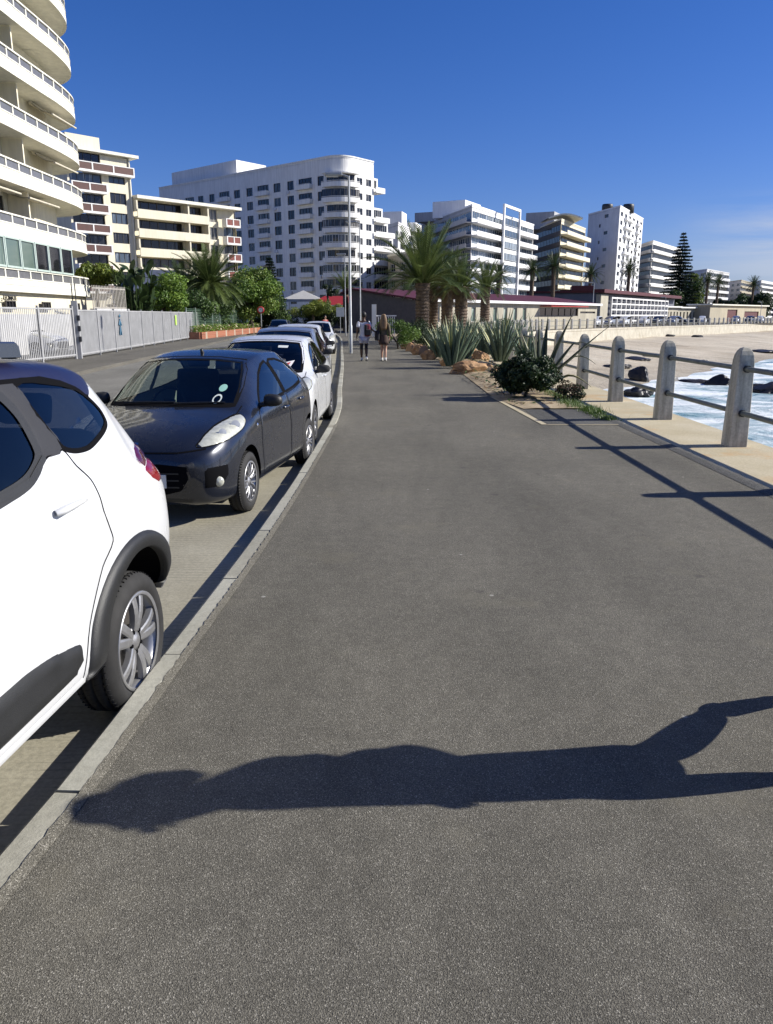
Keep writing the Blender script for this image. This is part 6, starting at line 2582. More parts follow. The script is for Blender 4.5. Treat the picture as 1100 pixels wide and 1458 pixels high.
# ============================ the other blocks further off
def block(name, label, L, K_, Rr, z1, floors, wl, wr, z0=0.0, lstyle='win', rstyle='win', pane=M_PANE, frame=M_FRW, nl=5, nr=5, roof=None, base=0.0, prot=0.8, group=None, roofbox=None):
    """block seen over its corner K_: left face L-K_, right face K_-Rr"""
    L, K_, Rr = Vector(L), Vector(K_), Vector(Rr)
    b = Bld(name, (K_.x, K_.y, 0), label, 'building', group)
    fh = (z1 - 1.0 - base) / floors
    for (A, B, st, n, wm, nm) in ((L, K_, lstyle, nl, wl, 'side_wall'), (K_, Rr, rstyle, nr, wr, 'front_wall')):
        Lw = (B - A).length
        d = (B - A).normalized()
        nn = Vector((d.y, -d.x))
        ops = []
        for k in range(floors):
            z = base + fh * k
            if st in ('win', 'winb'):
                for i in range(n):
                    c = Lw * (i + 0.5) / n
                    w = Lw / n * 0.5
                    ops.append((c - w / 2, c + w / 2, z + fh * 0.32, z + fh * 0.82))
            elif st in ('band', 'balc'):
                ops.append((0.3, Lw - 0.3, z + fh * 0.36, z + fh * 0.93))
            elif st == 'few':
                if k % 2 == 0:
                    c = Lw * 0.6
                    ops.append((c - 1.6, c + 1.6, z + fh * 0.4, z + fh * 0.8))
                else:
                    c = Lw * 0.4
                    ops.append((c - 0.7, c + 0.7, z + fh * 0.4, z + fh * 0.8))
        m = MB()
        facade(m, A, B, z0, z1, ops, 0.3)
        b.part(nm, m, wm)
        for o in ops:
            w = o[1] - o[0]
            if w > 6:
                c = max(2, int(w / 5))
                for i in range(c):
                    b.window(A, B, o[0] + w * i / c, o[0] + w * (i + 1) / c, o[2], o[3], 3, 1, frame, pane, 0.2, bar=0.1)
            else:
                b.window(A, B, o[0], o[1], o[2], o[3], 2 if w > 1 else 1, 1, frame, pane, 0.2, bar=0.09)
        if st == 'winb':
            ang = math.atan2(d.y, d.x)
            for k in range(1, floors):
                for i in (1, 2, 4):
                    if (k * 7 + i * 3) % 11 == 0:
                        continue
                    cc = A + d * Lw * (i + 0.5) / n + nn * prot / 2
                    z = base + fh * k
                    m = MB()
                    m.box((cc.x, cc.y, z + 0.02 + fh * 0.15), (Lw / n * 0.85, prot, fh * 0.3), ang, bev=0.12)
                    b.part('balcony', m, wm)
        if st == 'balc':
            ang = math.atan2(d.y, d.x)
            for k in range(floors):
                z = base + fh * k
                m = MB()
                c = (A + B) / 2 + nn * prot / 2
                m.box((c.x, c.y, z + 0.02), (Lw + 0.1, prot, 0.22), ang)
                c = (A + B) / 2 + nn * (prot - 0.06)
                m.box((c.x, c.y, z + 0.02 + fh * 0.19), (Lw + 0.1, 0.12, fh * 0.34), ang)
                b.part('balcony', m, wm)
    back = L + (Rr - K_)
    m = MB()
    m.prism([tuple(L), tuple(K_), tuple(Rr), tuple(back)], z1 - 0.5, z1 - 0.35)
    facade(m, Rr, back, z0, z1)
    facade(m, back, L, z0, z1)
    b.part('roof', m, roof or M_ROOFG)
    m = MB()
    band_along(m, [tuple(L), tuple(K_), tuple(Rr)], -0.2, 0.15, z1, z1 + 0.4)
    b.part('parapet_coping', m, wr)
    if roofbox:
        for (u, v, sx, sy, h, mm_) in roofbox:
            c = K_ + (L - K_) * u + (Rr - K_) * v
            m = MB()
            d = (Rr - K_).normalized()
            m.box((c.x, c.y, z1 + h / 2 - 0.3), (sx, sy, h), math.atan2(d.y, d.x))
            b.part('roof_house', m, mm_)
    return b


block('apartment_building', 'bluish grey flats with a small white roof house just right of the stepped terraces', xy(528, 215), xy(566, 195), xy(600, 225), 23.5, 8, M_GREYL, M_GREYL, nl=1, nr=3, lstyle='few', pane=M_PANED, roofbox=[(0.3, 0.2, 6, 5, 4.2, M_WHITE2), (0.1, 0.55, 8, 5, 2.2, M_WHITE2)])
block('house', 'beige three storey house with a small balcony behind the biggest palm crown', xy(552, 165), xy(596, 150), xy(612, 170), 13.5, 4, M_BEIGE, M_CREAM, nl=3, nr=2, pane=M_PANED)
gb = block('apartment_building', 'glassy white and steel apartment block with a tall white outlined bay behind the palms', xy(596, 250), xy(668, 205), xy(754, 250), 29, 9, M_GREYB, M_WHITE2, lstyle='balc', rstyle='balc', nl=4, nr=4, pane=M_PANEB, frame=M_FRW, prot=1.6, roofbox=[(0.45, 0.15, 12, 10, 4.4, M_WHITE2), (0.72, 0.1, 14, 10, 2.6, M_GREYB)])  # left face in grey plaster, its shade put into the colour
A, B = Vector(xy(668, 205)), Vector(xy(754, 250))
d = (B - A).normalized(); nn = Vector((d.y, -d.x))
L_ = (B - A).length
m = MB()
for u in (L_ * 0.36, L_ * 0.62):
    p = A + d * u + nn * 2.0
    m.box((p.x, p.y, 15.4), (0.7, 0.5, 30.8), math.atan2(d.y, d.x))
p = A + d * L_ * 0.49 + nn * 2.0
m.box((p.x, p.y, 31.1), (L_ * 0.26 + 0.69, 0.49, 0.7), math.atan2(d.y, d.x))
gb.part('bay_frame', m, M_WHITE2)
for k in range(9):
    gb.window(A + nn * 1.75, B + nn * 1.75, L_ * 0.37, L_ * 0.61, 0.2 + 3.11 * k + 1.2, 0.2 + 3.11 * k + 3.0, 5, 1, M_FRW, M_PANEB, 0.0, name='bay_window')
br_ = block('apartment_building', 'beige block with dark shaded flank, curved white roof slab and cream balconies', xy(738, 300), xy(792, 252), xy(826, 280), 31, 9, mat('shaded_flank_plaster', (0.11, 0.095, 0.08), 0.8, var=0.1), M_CREAM, lstyle='band', rstyle='balc', nl=3, nr=3, pane=M_PANED, frame=M_FRD, prot=2.2, roofbox=[(0.5, 0.2, 14, 10, 5.5, M_GREYB)])  # left flank plaster darkened, its shade put into the colour
m = MB()
c = Vector(xy(785, 262))
for s in range(1):
    pts = [(c.x - 4 + 11 * i / 12, c.y - 2, 31.6 + 1.3 * math.sin(PI * i / 12)) for i in range(13)]
    vs = []
    for p in pts:
        vs += [(p[0], p[1] - 5, p[2]), (p[0], p[1] + 8, p[2]), (p[0], p[1] - 5, p[2] + 0.45), (p[0], p[1] + 8, p[2] + 0.45)]
    fs = []
    for i in range(12):
        a = 4 * i
        fs += [(a, a + 1, a + 5, a + 4), (a + 2, a + 6, a + 7, a + 3), (a, a + 4, a + 6, a + 2), (a + 1, a + 3, a + 7, a + 5)]
    m.add(vs, fs)
br_.part('roof_slab', m, M_CREAMW)
tw = block('apartment_building', 'tall white tower block with two dark roof tanks standing above its neighbours', xy(829, 330), xy(872, 305), xy(905, 345), 42, 13, M_GREYL, M_WHITE2, lstyle='few', rstyle='winb', nl=2, nr=6, pane=M_PANE, frame=M_FRD, prot=1.2)  # white tower's left face coloured light grey to stand for shade
for dx in (-4.0, 4.5):
    m = MB()
    c = Vector(xy(872, 318)) + Vector((dx, 4))
    m.lathe([(0.0, 45.2), (2.0, 45.0), (2.2, 44.4), (2.2, 41.6), (0.0, 41.6)], 16, 0, Matrix.Translation((c.x, c.y, 0)))
    tw.part('roof_tank', m, M_DKMETAL)
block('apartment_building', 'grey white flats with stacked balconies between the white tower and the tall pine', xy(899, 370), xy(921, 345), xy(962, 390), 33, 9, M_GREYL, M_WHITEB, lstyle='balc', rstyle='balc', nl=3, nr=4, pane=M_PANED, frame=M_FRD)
FARB = [(968, 1000, 1032, 430, 26, 'pale green topped flats just right of the tall dark pine'), (1028, 1050, 1066, 470, 22, 'hazy brown grey flats in the distance right of the green topped ones'), (1060, 1078, 1098, 520, 24, 'hazy far white flats second from the right edge'), (1090, 1112, 1150, 560, 20, 'furthest pale flats running out at the right photo edge')]
for i, (a, b, c, t, h, lab) in enumerate(FARB):
    block('apartment_building', lab, xy(a, t + 30), xy(b, t), xy(c, t + 40), h, 7, M_GREYL, (M_GREYL, M_BEIGE, M_WHITEB, M_GREYL)[i], nl=3, nr=5, lstyle='win', rstyle='balc', pane=M_PANED)

# ============================ low red roofed restaurant by the promenade
rs = Bld('restaurant', (10, 88, 0), 'low cream restaurant with a long dark red roof behind the palms', 'building')
RA, RB = Vector((2.9, 75.5)), Vector((29.0, 110.0))
d = (RB - RA).normalized(); nn = Vector((d.y, -d.x))
L_ = (RB - RA).length
W_ = 8.0
ops = []
for i in range(9):
    ops.append((3.0 + i * 2.3, 3.9 + i * 2.3, 1.0, 2.5))
ops.append((L_ - 17.5, L_ - 6.3, 1.55, 2.55))
ops.append((L_ - 5.6, L_ - 0.6, 1.9, 2.15))
m = MB()
facade(m, RA, RB, -0.1, 3.0, ops, 0.25)
facade(m, RB, RB - nn * W_, -0.1, 3.0)
facade(m, RA - nn * W_, RA, -0.1, 3.0, [(5.0, 6.2, 0, 2.2)], 0.2)
M_CREAMD = mat('weathered_cream', (0.42, 0.385, 0.3), 0.8, var=0.1, vs=0.5, dirt=0.2)
rs.part('wall', m, M_CREAMD)
for o in ops[:9]:
    rs.window(RA, RB, o[0], o[1], o[2], o[3], 1, 1, M_FRW, M_PANEG, 0.15)
rs.window(RA, RB, ops[9][0], ops[9][1], ops[9][2], ops[9][3], 6, 1, M_FRD, M_PANED, 0.15)
rs.window(RA, RB, ops[10][0], ops[10][1], ops[10][2], ops[10][3], 2, 1, M_FRD, M_PANED, 0.15)
m = MB()
e0, e1 = RA + nn * 0.5 - d * 0.4, RB + nn * 0.5 + d * 0.4
r0, r1 = RA - nn * W_ - d * 0.4, RB - nn * W_ + d * 0.4
b0, b1 = RA - nn * (W_ + 1.2) - d * 0.4, RB - nn * (W_ + 1.2) + d * 0.4
v = [(p.x, p.y, z) for p, z in ((e0, 3.0), (e1, 3.0), (r1, 4.15), (r0, 4.15), (b1, 3.7), (b0, 3.7))]
v2 = [(p[0], p[1], p[2] + 0.16) for p in v]
m.add(v2, [(0, 1, 2, 3), (3, 2, 4, 5)])
m.add(v + v2, [(0, 3, 2, 1), (3, 5, 4, 2), (0, 6, 9, 3), (3, 9, 11, 5), (1, 2, 8, 7), (2, 4, 10, 8), (0, 1, 7, 6), (4, 5, 11, 10)])
rs.part('roof', m, M_ROOFR)
m = MB()
for p, q in ((e0, e1),):
    c = (p + q) / 2 + nn * 0.04
    m.box((c.x, c.y, 3.06), ((q - p).length, 0.06, 0.26), math.atan2(d.y, d.x))
rs.part('fascia', m, M_WHITE2)
m = MB()
g0, g1, g2 = RA - d * 0.02, RA - nn * W_ - d * 0.02, RA - nn * W_ - d * 0.02
m.add([(g0.x, g0.y, 3.0), (g1.x, g1.y, 3.0), (g2.x, g2.y, 4.1)], [(0, 2, 1)])
m.quad((g0.x, g0.y, 0), (g0.x, g0.y, 3.0), (g1.x, g1.y, 3.0), (g1.x, g1.y, 0))
rs.part('gable', m, mat('dark_gable', (0.1, 0.09, 0.09), 0.8, var=0.15))  # dark sheet over the end wall, painted in place of its shade
m = MB()
c = RA + d * (L_ - 12) + nn * 0.75
m.box((c.x, c.y, 2.72), (11.0, 1.5, 0.08), math.atan2(d.y, d.x))
rs.part('awning', m, mat('red_awning', (0.45, 0.03, 0.03), 0.7))
# upper hall with dark curved roof wall
hl_ = Bld('hall', (25, 132, 0), 'dark walled hall with a red roof edge and white lattice screen beyond the restaurant', 'building')
HA, HB2, HC = Vector(xy(748, 128)), Vector(xy(846, 126)), Vector(xy(958, 172))
m = MB()
facade(m, HA, HB2, 0, 5.2)
facade(m, HB2, HC, 0, 5.2)
m.prism([tuple(HA), tuple(HB2), tuple(HC), tuple(HC + (HA - HB2))], 5.0, 5.2)
hl_.part('wall', m, mat('shaded_hall_wall', (0.1, 0.105, 0.13), 0.7, var=0.15, vs=0.4))  # dark slate tone with the end wall's shade put into it
m = MB()
band_along(m, [tuple(HA), tuple(HB2)], -0.5, 0.3, 5.2, 5.5)
d = (HC - HB2).normalized()
band_along(m, [tuple(HB2 - d * 0.3), tuple(HC)], -6, 1.5, 5.2, 5.75)
q0 = HB2 + (HA - HB2) * 0.35
band_along(m, [tuple(q0), tuple(HB2 - (HB2 - HA).normalized() * 0.4)], -6, 0.6, 5.5, 6.3)
hl_.part('roof', m, M_ROOFR)
dn = Vector((d.y, -d.x))
m = MB()
c = HB2 + d * 2.0 + dn * 0.5
m.box((c.x, c.y, 2.5), (4.0, 0.8, 4.9), math.atan2(d.y, d.x))
hl_.part('portal', m, M_CREAMD)
m = MB()
Lh = (HC - HB2).length
for i in range(15):
    p = HB2 + d * (5.5 + i * (Lh - 16) / 14) + dn * 1.0
    m.box((p.x, p.y, 2.45), (0.28, 0.28, 4.4), math.atan2(d.y, d.x))
for k in range(5):
    c = HB2 + d * (5.5 + (Lh - 16) / 2) + dn * 1.02
    m.box((c.x, c.y, 0.7 + k * 0.95), (Lh - 16, 0.24, 0.24), math.atan2(d.y, d.x))
hl_.part('lattice_screen', m, M_WHITEB)

# kiosks along the far promenade
for i, (a, b, t0, t1, h, mm_, lab) in enumerate([(929, 966, 162, 172, 3.3, M_CREAMD, 'cream kiosk with ribbed front right of the lattice screen'), (966, 1008, 172, 184, 3.2, M_CREAMD, 'greenish cream kiosk in the middle of the far promenade'), (1010, 1090, 176, 205, 3.9, M_BEIGE, 'pinkish cream pavilion with a dark red doorway at the far right')]):
    A, B = Vector(xy(a, t0)), Vector(xy(b, t1))
    d = (B - A).normalized(); nn = Vector((d.y, -d.x))
    kb = Bld('kiosk', (A.x, A.y, 0), lab, 'kiosk')
    L_ = (B - A).length
    n = max(4, int(L_ / 1.7))
    ops = [(L_ * (j + 0.3) / n, L_ * (j + 0.7) / n, 1.0, 2.4) for j in range(n)] if i != 2 else [(L_ * 0.28, L_ * 0.45, 0.0, 3.0), (L_ * 0.58, L_ * 0.85, 1.2, 2.6)]
    m = MB()
    facade(m, A, B, -0.1, h, ops, 0.3)
    facade(m, B, B - nn * 5, -0.1, h)
    facade(m, A - nn * 5, A, -0.1, h)
    kb.part('wall', m, mm_)
    m = MB()
    q = [A + nn * 0.6 - d * 0.3, B + nn * 0.6 + d * 0.3, B - nn * 5.4 + d * 0.3, A - nn * 5.4 - d * 0.3]
    m.prism([tuple(p) for p in q], h, h + 0.28)
    kb.part('roof', m, M_WHITEB if i < 2 else M_CREAMW)
    for o in ops:
        kb.window(A, B, o[0], o[1], o[2], o[3], 1, 1, M_FRD, M_PANED if i < 2 else mat('dark_red_door', (0.08, 0.012, 0.012), 0.6), 0.2)

# white umbrella tent and red awning pavilion left of the lamp posts
tp = Bld('canopy', (-9.5, 103, 0), 'pale pitched canopy roof above the bright hedge', 'canopy')
m = MB()
cx, cy = at(432, 430, 104).x, at(432, 430, 104).y
for s in ((-2.2, -2), (2.2, -2), (2.2, 2), (-2.2, 2)):
    m.tube([(cx + s[0], cy + s[1], 0), (cx + s[0], cy + s[1], 3.9)], 0.06, 6)
tp.part('poles', m, M_GALV)
m = MB()
v = [(cx - 2.6, cy - 2.4, 3.7), (cx + 2.6, cy - 2.4, 3.7), (cx + 2.6, cy + 2.4, 3.7), (cx - 2.6, cy + 2.4, 3.7), (cx, cy, 4.9)]
m.add(v, [(0, 1, 4), (1, 2, 4), (2, 3, 4), (3, 0, 4), (3, 2, 1, 0)])
m.box((cx, cy - 2.4, 3.55), (5.2, 0.05, 0.35))
m.box((cx + 2.6, cy, 3.55), (0.05, 4.75, 0.35))
tp.part('canopy_cloth', m, mat('canvas', (0.42, 0.41, 0.38), 0.8, var=0.1))
rp = Bld('pavilion', (-6, 100, 0), 'dark pavilion with a red roof and white eaves behind the street lamps', 'building')
m = MB()
c = at(483, 440, 100)
m.box((c.x, c.y + 2, 1.4), (7.5, 4, 2.8))
rp.part('wall', m, mat('dark_gable', (0.1, 0.09, 0.09), 0.8))
m = MB()
m.box((c.x, c.y + 1.5, 2.86), (8.4, 5.4, 0.14))
rp.part('eaves', m, M_WHITE2)
m = MB()
v = [(c.x - 4.1, c.y - 1.1, 2.94), (c.x + 4.1, c.y - 1.1, 2.94), (c.x + 4.1, c.y + 4.1, 2.94), (c.x - 4.1, c.y + 4.1, 2.94), (c.x - 2, c.y + 1.5, 4.1), (c.x + 2, c.y + 1.5, 4.1)]
m.add(v, [(0, 1, 5, 4), (1, 2, 5), (2, 3, 4, 5), (3, 0, 4)])
rp.part('roof', m, mat('bright_red_roof', (0.3, 0.02, 0.02), 0.6))
# gate wall and pillar beside the restaurant gable
gw = Bld('gate', (-0.8, 60, 0), 'low pale slatted gate with a white pillar beyond the walkers', 'gate')
m = MB()
q = at(542, 460, 62)
m.box((q.x - 0.55, q.y, 1.25), (0.35, 0.35, 2.5))
gw.part('pillar', m, M_WHITEB)
m = MB()
for i in range(9):
    m.box((q.x - 0.2 + i * 0.16, q.y, 0.8), (0.06, 0.04, 1.5))
m.box((q.x + 0.45, q.y, 1.62), (1.6, 0.06, 0.1))
gw.part('slat_panel', m, M_GREYL)
# ------------------------------------------------------------------ vegetation
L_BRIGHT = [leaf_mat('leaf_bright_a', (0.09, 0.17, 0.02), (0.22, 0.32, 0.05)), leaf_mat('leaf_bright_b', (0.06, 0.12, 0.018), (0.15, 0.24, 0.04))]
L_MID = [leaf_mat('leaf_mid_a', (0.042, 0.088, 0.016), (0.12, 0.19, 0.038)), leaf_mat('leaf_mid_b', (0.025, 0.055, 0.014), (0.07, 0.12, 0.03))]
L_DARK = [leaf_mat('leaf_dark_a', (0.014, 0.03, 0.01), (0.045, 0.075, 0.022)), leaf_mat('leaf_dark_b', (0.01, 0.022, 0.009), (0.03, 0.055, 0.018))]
L_YEL = [leaf_mat('leaf_yellow_a', (0.13, 0.17, 0.02), (0.3, 0.33, 0.05)), leaf_mat('leaf_yellow_b', (0.07, 0.11, 0.02), (0.19, 0.24, 0.04))]
L_PINE = [leaf_mat('needle_a', (0.01, 0.022, 0.014), (0.03, 0.05, 0.03)), leaf_mat('needle_b', (0.008, 0.018, 0.012), (0.022, 0.038, 0.024))]
L_PALM = [leaf_mat('palm_leaf_a', (0.045, 0.075, 0.02), (0.14, 0.18, 0.05), rough=0.4), leaf_mat('palm_leaf_b', (0.025, 0.045, 0.014), (0.075, 0.105, 0.03), rough=0.4)]
L_DEAD = [leaf_mat('dead_frond', (0.1, 0.065, 0.03), (0.22, 0.15, 0.07), trans=0.1)]
M_BARK = mat('bark', (0.11, 0.085, 0.06), 0.9, vs=6, c2=(0.05, 0.038, 0.028), bmp=0.6, bs=20)
M_PBARK = mat('palm_bark', (0.17, 0.12, 0.08), 0.9, vs=5, c2=(0.05, 0.034, 0.024), bmp=0.7, bs=16)


def leaves(mb, blobs, n, size, r_, slots=2, shell=0.55, aspect=0.55, up=0.3):
    """leaf cards through the volume of several ellipsoid clumps"""
    tot = sum(b[1][0] * b[1][1] + b[1][1] * b[1][2] + b[1][0] * b[1][2] for b in blobs)
    for c, rad in blobs:
        c = Vector(c)
        k = int(n * (rad[0] * rad[1] + rad[1] * rad[2] + rad[0] * rad[2]) / tot)
        slot = r_.randrange(slots)
        for _ in range(k):
            d = Vector((r_.gauss(0, 1), r_.gauss(0, 1), r_.gauss(0, 1))).normalized()
            q = (shell + (1 - shell) * r_.random() ** 0.6) * (1 + 0.22 * mnoise.noise(d * 2.3 + c)) + (0.12 * r_.random() if r_.random() < 0.12 else 0)
            p = c + Vector((d.x * rad[0], d.y * rad[1], d.z * rad[2])) * q
            nn = (d + Vector((r_.gauss(0, 0.6), r_.gauss(0, 0.6), r_.gauss(0, 0.6) + up))).normalized()
            t = nn.cross(Vector((r_.gauss(0, 1), r_.gauss(0, 1), r_.gauss(0, 1)))).normalized()
            b = nn.cross(t)
            s = size * r_.uniform(0.6, 1.3)
            w = s * aspect
            sl = slot if r_.random() < 0.75 else r_.randrange(slots)
            mb.add([p - t * s * 0.5, p + b * w * 0.5 + nn * 0.08 * s, p + t * s * 0.5, p - b * w * 0.5 + nn * 0.08 * s], [(0, 1, 2, 3)], sl)


def blobs_in(r_, c, rad, n, sz, flat_bottom=True):
    out = []
    for _ in range(n):
        while True:
            d = Vector((r_.uniform(-1, 1), r_.uniform(-1, 1), r_.uniform(-0.9 if not flat_bottom else -0.75, 1)))
            if d.length < 1:
                break
        s = sz * r_.uniform(0.65, 1.25)
        out.append(((c[0] + d.x * rad[0] * 0.85, c[1] + d.y * rad[1] * 0.85, c[2] + d.z * rad[2] * 0.85), (s, s, s * r_.uniform(0.6, 0.85))))
    return out


def tree(name, loc, cz, rad, mats, label, cat='tree', n=5200, size=0.22, nb=16, bs=None, seed=1, trunk_r=0.16, group=None, shell=0.5):
    r_ = random.Random(seed)
    root = empty(name, loc, label=label, cat=cat, group=group)
    b = blobs_in(r_, (0, 0, cz), rad, nb, bs or min(rad) * 0.5)
    m = MB()
    leaves(m, b, n, size, r_, len(mats), shell)
    m.build('crown', mats, root)
    t = MB()
    base = Vector((0, 0, -0.1))
    top = Vector((r_.uniform(-0.2, 0.2), r_.uniform(-0.2, 0.2), cz - rad[2] * 0.5))
    t.tube([base, base.lerp(top, 0.5) + Vector((r_.uniform(-0.1, 0.1), 0, 0)), top], [trunk_r * 1.3, trunk_r, trunk_r * 0.8], 8)
    for q in b[:7]:
        e = Vector(q[0])
        t.tube([top, top.lerp(e, 0.5) + Vector((0, 0, 0.15)), e], [trunk_r * 0.65, trunk_r * 0.4, trunk_r * 0.15], 6)
    t.build('trunk', M_BARK, root)
    return root


def palm(loc, th, tr, fl, nf, label, seed=1, skirt=0, group='palms', e_lo=-30, e_hi=85, leaf=0.42, lean=0.0, mats=L_PALM, nl=26, name='palm_tree', dark=False):
    r_ = random.Random(seed)
    root = empty(name, loc, label=label, cat='palm', group=group)
    t = MB()
    n = 16
    rows = max(8, int(th / 0.09))
    vs, fs = [], []
    for i in range(rows + 1):
        f = i / rows
        base_r = tr * (1.0 + 0.25 * math.exp(-f * 6) + 0.1 * math.sin(f * 3.0) + 0.22 * max(0, f - 0.82) / 0.18)
        for k in range(n):
            a = 2 * PI * (k + 0.5 * (i % 2)) / n
            rr = base_r * (1 + (0.07 if i % 2 else -0.05) + 0.05 * mnoise.noise(Vector((k * 1.7, i * 1.3, seed))))
            vs.append((rr * math.cos(a) + lean * f * f, rr * math.sin(a), th * f))
        if i:
            for k in range(n):
                fs.append(((i - 1) * n + k, (i - 1) * n + (k + 1) % n, i * n + (k + 1) % n, i * n + k))
    t.add(vs, fs)
    t.build('trunk', M_PBARK, root)

    def frond(m, az, e0, L, droop, lw, slots, dead=False):
        p = Vector((lean, 0, th - 0.05)) + Vector((math.cos(az), math.sin(az), 0)) * tr * 0.5
        d = Vector((math.cos(az) * math.cos(e0), math.sin(az) * math.cos(e0), math.sin(e0)))
        side = Vector((-math.sin(az), math.cos(az), 0))
        S = 14
        pts = [p]
        for i in range(S):
            d = (d + Vector((0, 0, -droop * (0.4 + i / S) / S))).normalized()
            p = p + d * L / S
            pts.append(p)
        m.tube(pts, [0.05 * (1 - 0.85 * i / S) * L / 3 for i in range(S + 1)], 4, 0, cap=False)
        sl = r_.randrange(slots)
        for j in range(nl):
            f = 0.12 + 0.88 * j / nl
            q = f * S
            i = min(int(q), S - 1)
            c = pts[i].lerp(pts[i + 1], q - i)
            dd = (pts[i + 1] - pts[i]).normalized()
            nup = side.cross(dd)
            if nup.z < 0:
                nup = -nup
            ll = lw * (0.35 + 0.65 * math.sin(PI * min(1, f * 0.9 + 0.1)) ** 0.6) * r_.uniform(0.85, 1.15)
            for s in (-1, 1):
                ld = (dd * 0.75 + side * s * 0.75 + nup * (0.35 if not dead else -0.3) + Vector((0, 0, -0.1 * r_.random()))).normalized()
                tip = c + ld * ll + Vector((0, 0, -0.12 * ll))
                w = dd * 0.035 * (L / 3)
                m.add([c - w, c + w, c.lerp(tip, 0.55) + w * 0.7, tip, c.lerp(tip, 0.55) - w * 0.7], [(0, 1, 2, 3, 4)], sl)
    m = MB()
    for i in range(nf):
        f = i / nf
        az = i * 2.39996 + r_.uniform(-0.15, 0.15)
        e0 = R(e_hi + (e_lo - e_hi) * f + r_.uniform(-6, 6))
        frond(m, az, e0, fl * r_.uniform(0.85, 1.1) * (0.8 + 0.25 * math.sin(PI * (1 - f) * 0.7 + 0.3)), 0.75 + 0.75 * f, fl * leaf * 0.42, len(mats))
    m.build('crown', mats, root)
    if skirt:
        m = MB()
        for i in range(skirt):
            frond(m, i * 2.4 + 0.3, R(r_.uniform(-55, -15)), fl * r_.uniform(0.35, 0.6), 1.8, fl * leaf * 0.35, 1, True)
        m.build('dead_fronds', L_DEAD, root)
    return root


def gp(px, t, z=0.0):
    p = at(px, 449, t)
    return (p.x, p.y, z)


palm(gp(601, 44), 3.4, 0.35, 3.3, 56, 'biggest and nearest palm of the clump, full green crown on a thick trunk', 11, e_lo=14, e_hi=87)
palm(gp(616, 50), 3.6, 0.3, 2.7, 40, 'palm whose trunk stands directly behind the biggest palm', 12, e_lo=0)
palm(gp(636, 49), 3.5, 0.33, 2.3, 40, 'palm with a hanging brown skirt of dead fronds, third trunk from the left', 13, skirt=40, e_lo=0)
palm(gp(656, 46), 3.3, 0.34, 2.0, 40, 'palm with yellowing lower fronds, fourth trunk from the left', 14, skirt=22, e_lo=-5)
palm(gp(690, 60), 3.75, 0.33, 2.1, 42, 'shorter slim palm standing apart to the right of the clump', 15, e_lo=-5)
palm(gp(492, 80), 4.3, 0.26, 2.1, 30, 'palm with a thin spiky crown behind the tall street lamp', 16, e_lo=5)
palm(gp(300, 66), 4.3, 0.38, 3.3, 110, 'broad dark palm with arching fronds between house and big round tree', 17, e_lo=-40, e_hi=80)
palm(gp(265, 69), 3.9, 0.38, 3.0, 96, 'darker shaggy palm just left of the broad one', 18, e_lo=-45, e_hi=70, mats=[L_PALM[1]])
for i, (px, t, th, f, lab) in enumerate([(708, 112, 7.2, 2.3, 'tall slim palm in front of the glassy block, left of the other two'), (755, 122, 8.4, 2.4, 'palm standing right of the white outlined bay'), (785, 126, 9.2, 2.6, 'palm in front of the beige block, tallest of the middle three'), (837, 150, 9.2, 2.4, 'palm at the foot of the tall white tower'),
                                        (891, 158, 10.6, 2.6, 'lone dark palm on a tall bare trunk right of the white tower'), (1003, 205, 10.5, 2.8, 'distant dark palm right of the tall pine'), (1018, 214, 10.5, 2.8, 'distant palm second to the right of the tall pine'), (1068, 230, 10.5, 2.8, 'distant palm rising near the right photo edge'), (578, 96, 4.6, 1.5, 'small palm top peeping over the red restaurant roof')]):
    palm(gp(px, t), th, 0.3, f, 60, lab, 30 + i, e_lo=-40, nl=18, mats=[L_PALM[1], L_DARK[0]], group='palms far off')

# trees and shrubs behind the pale fence
tree('shrub', gp(143, 53), 4.35, (1.35, 1.3, 1.05), L_YEL, 'bright yellow green shrub next to the curved flats', 'shrub', 5200, 0.22, 16, seed=2)
tree('shrub', gp(236, 56), 2.95, (2.5, 1.8, 1.5), L_BRIGHT, 'bright green bush in front of the slate roofed house', 'shrub', 7500, 0.21, 20, seed=3)
tree('shrub', gp(205, 58), 2.3, (2.6, 1.5, 1.3), L_DARK, 'dark low shrub hanging over the middle of the pale fence', 'shrub', 6000, 0.2, 16, seed=4)
tree('shrub', gp(268, 60), 2.1, (2.2, 1.6, 1.5), L_MID, 'tangled green creeper heap behind the far end of the pale fence', 'shrub', 6500, 0.2, 18, seed=5)
tree('shrub', gp(303, 66), 2.0, (2.0, 1.6, 2.0), L_MID, 'tall leafy shrub below the broad dark palm', 'shrub', 6500, 0.2, 18, seed=6)
tree('round_tree', gp(357, 74), 3.5, (3.2, 2.8, 2.6), [L_BRIGHT[1], L_BRIGHT[0], L_YEL[1]], 'big round dense tree with a sunlit top beside the long white block', 'tree', 17000, 0.24, 40, 1.05, seed=7, trunk_r=0.22, shell=0.35)  # yellow leaf slot mixed in to put a sunlit look into the crown
tree('shrub', gp(398, 79), 2.0, (1.3, 1.3, 1.7), [L_MID[0], L_DARK[0]], 'feathery grey green shrub at the right foot of the big round tree', 'shrub', 2800, 0.17, 12, seed=8)
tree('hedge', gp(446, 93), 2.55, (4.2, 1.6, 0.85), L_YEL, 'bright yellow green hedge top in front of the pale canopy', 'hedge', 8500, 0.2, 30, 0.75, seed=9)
tree('hedge', gp(455, 95), 1.2, (5.2, 1.4, 1.3), L_DARK, 'dark shaded hedge below the bright hedge top', 'hedge', 8500, 0.24, 30, 0.85, seed=10)  # leaves coloured dark to stand for the shade under the hedge top
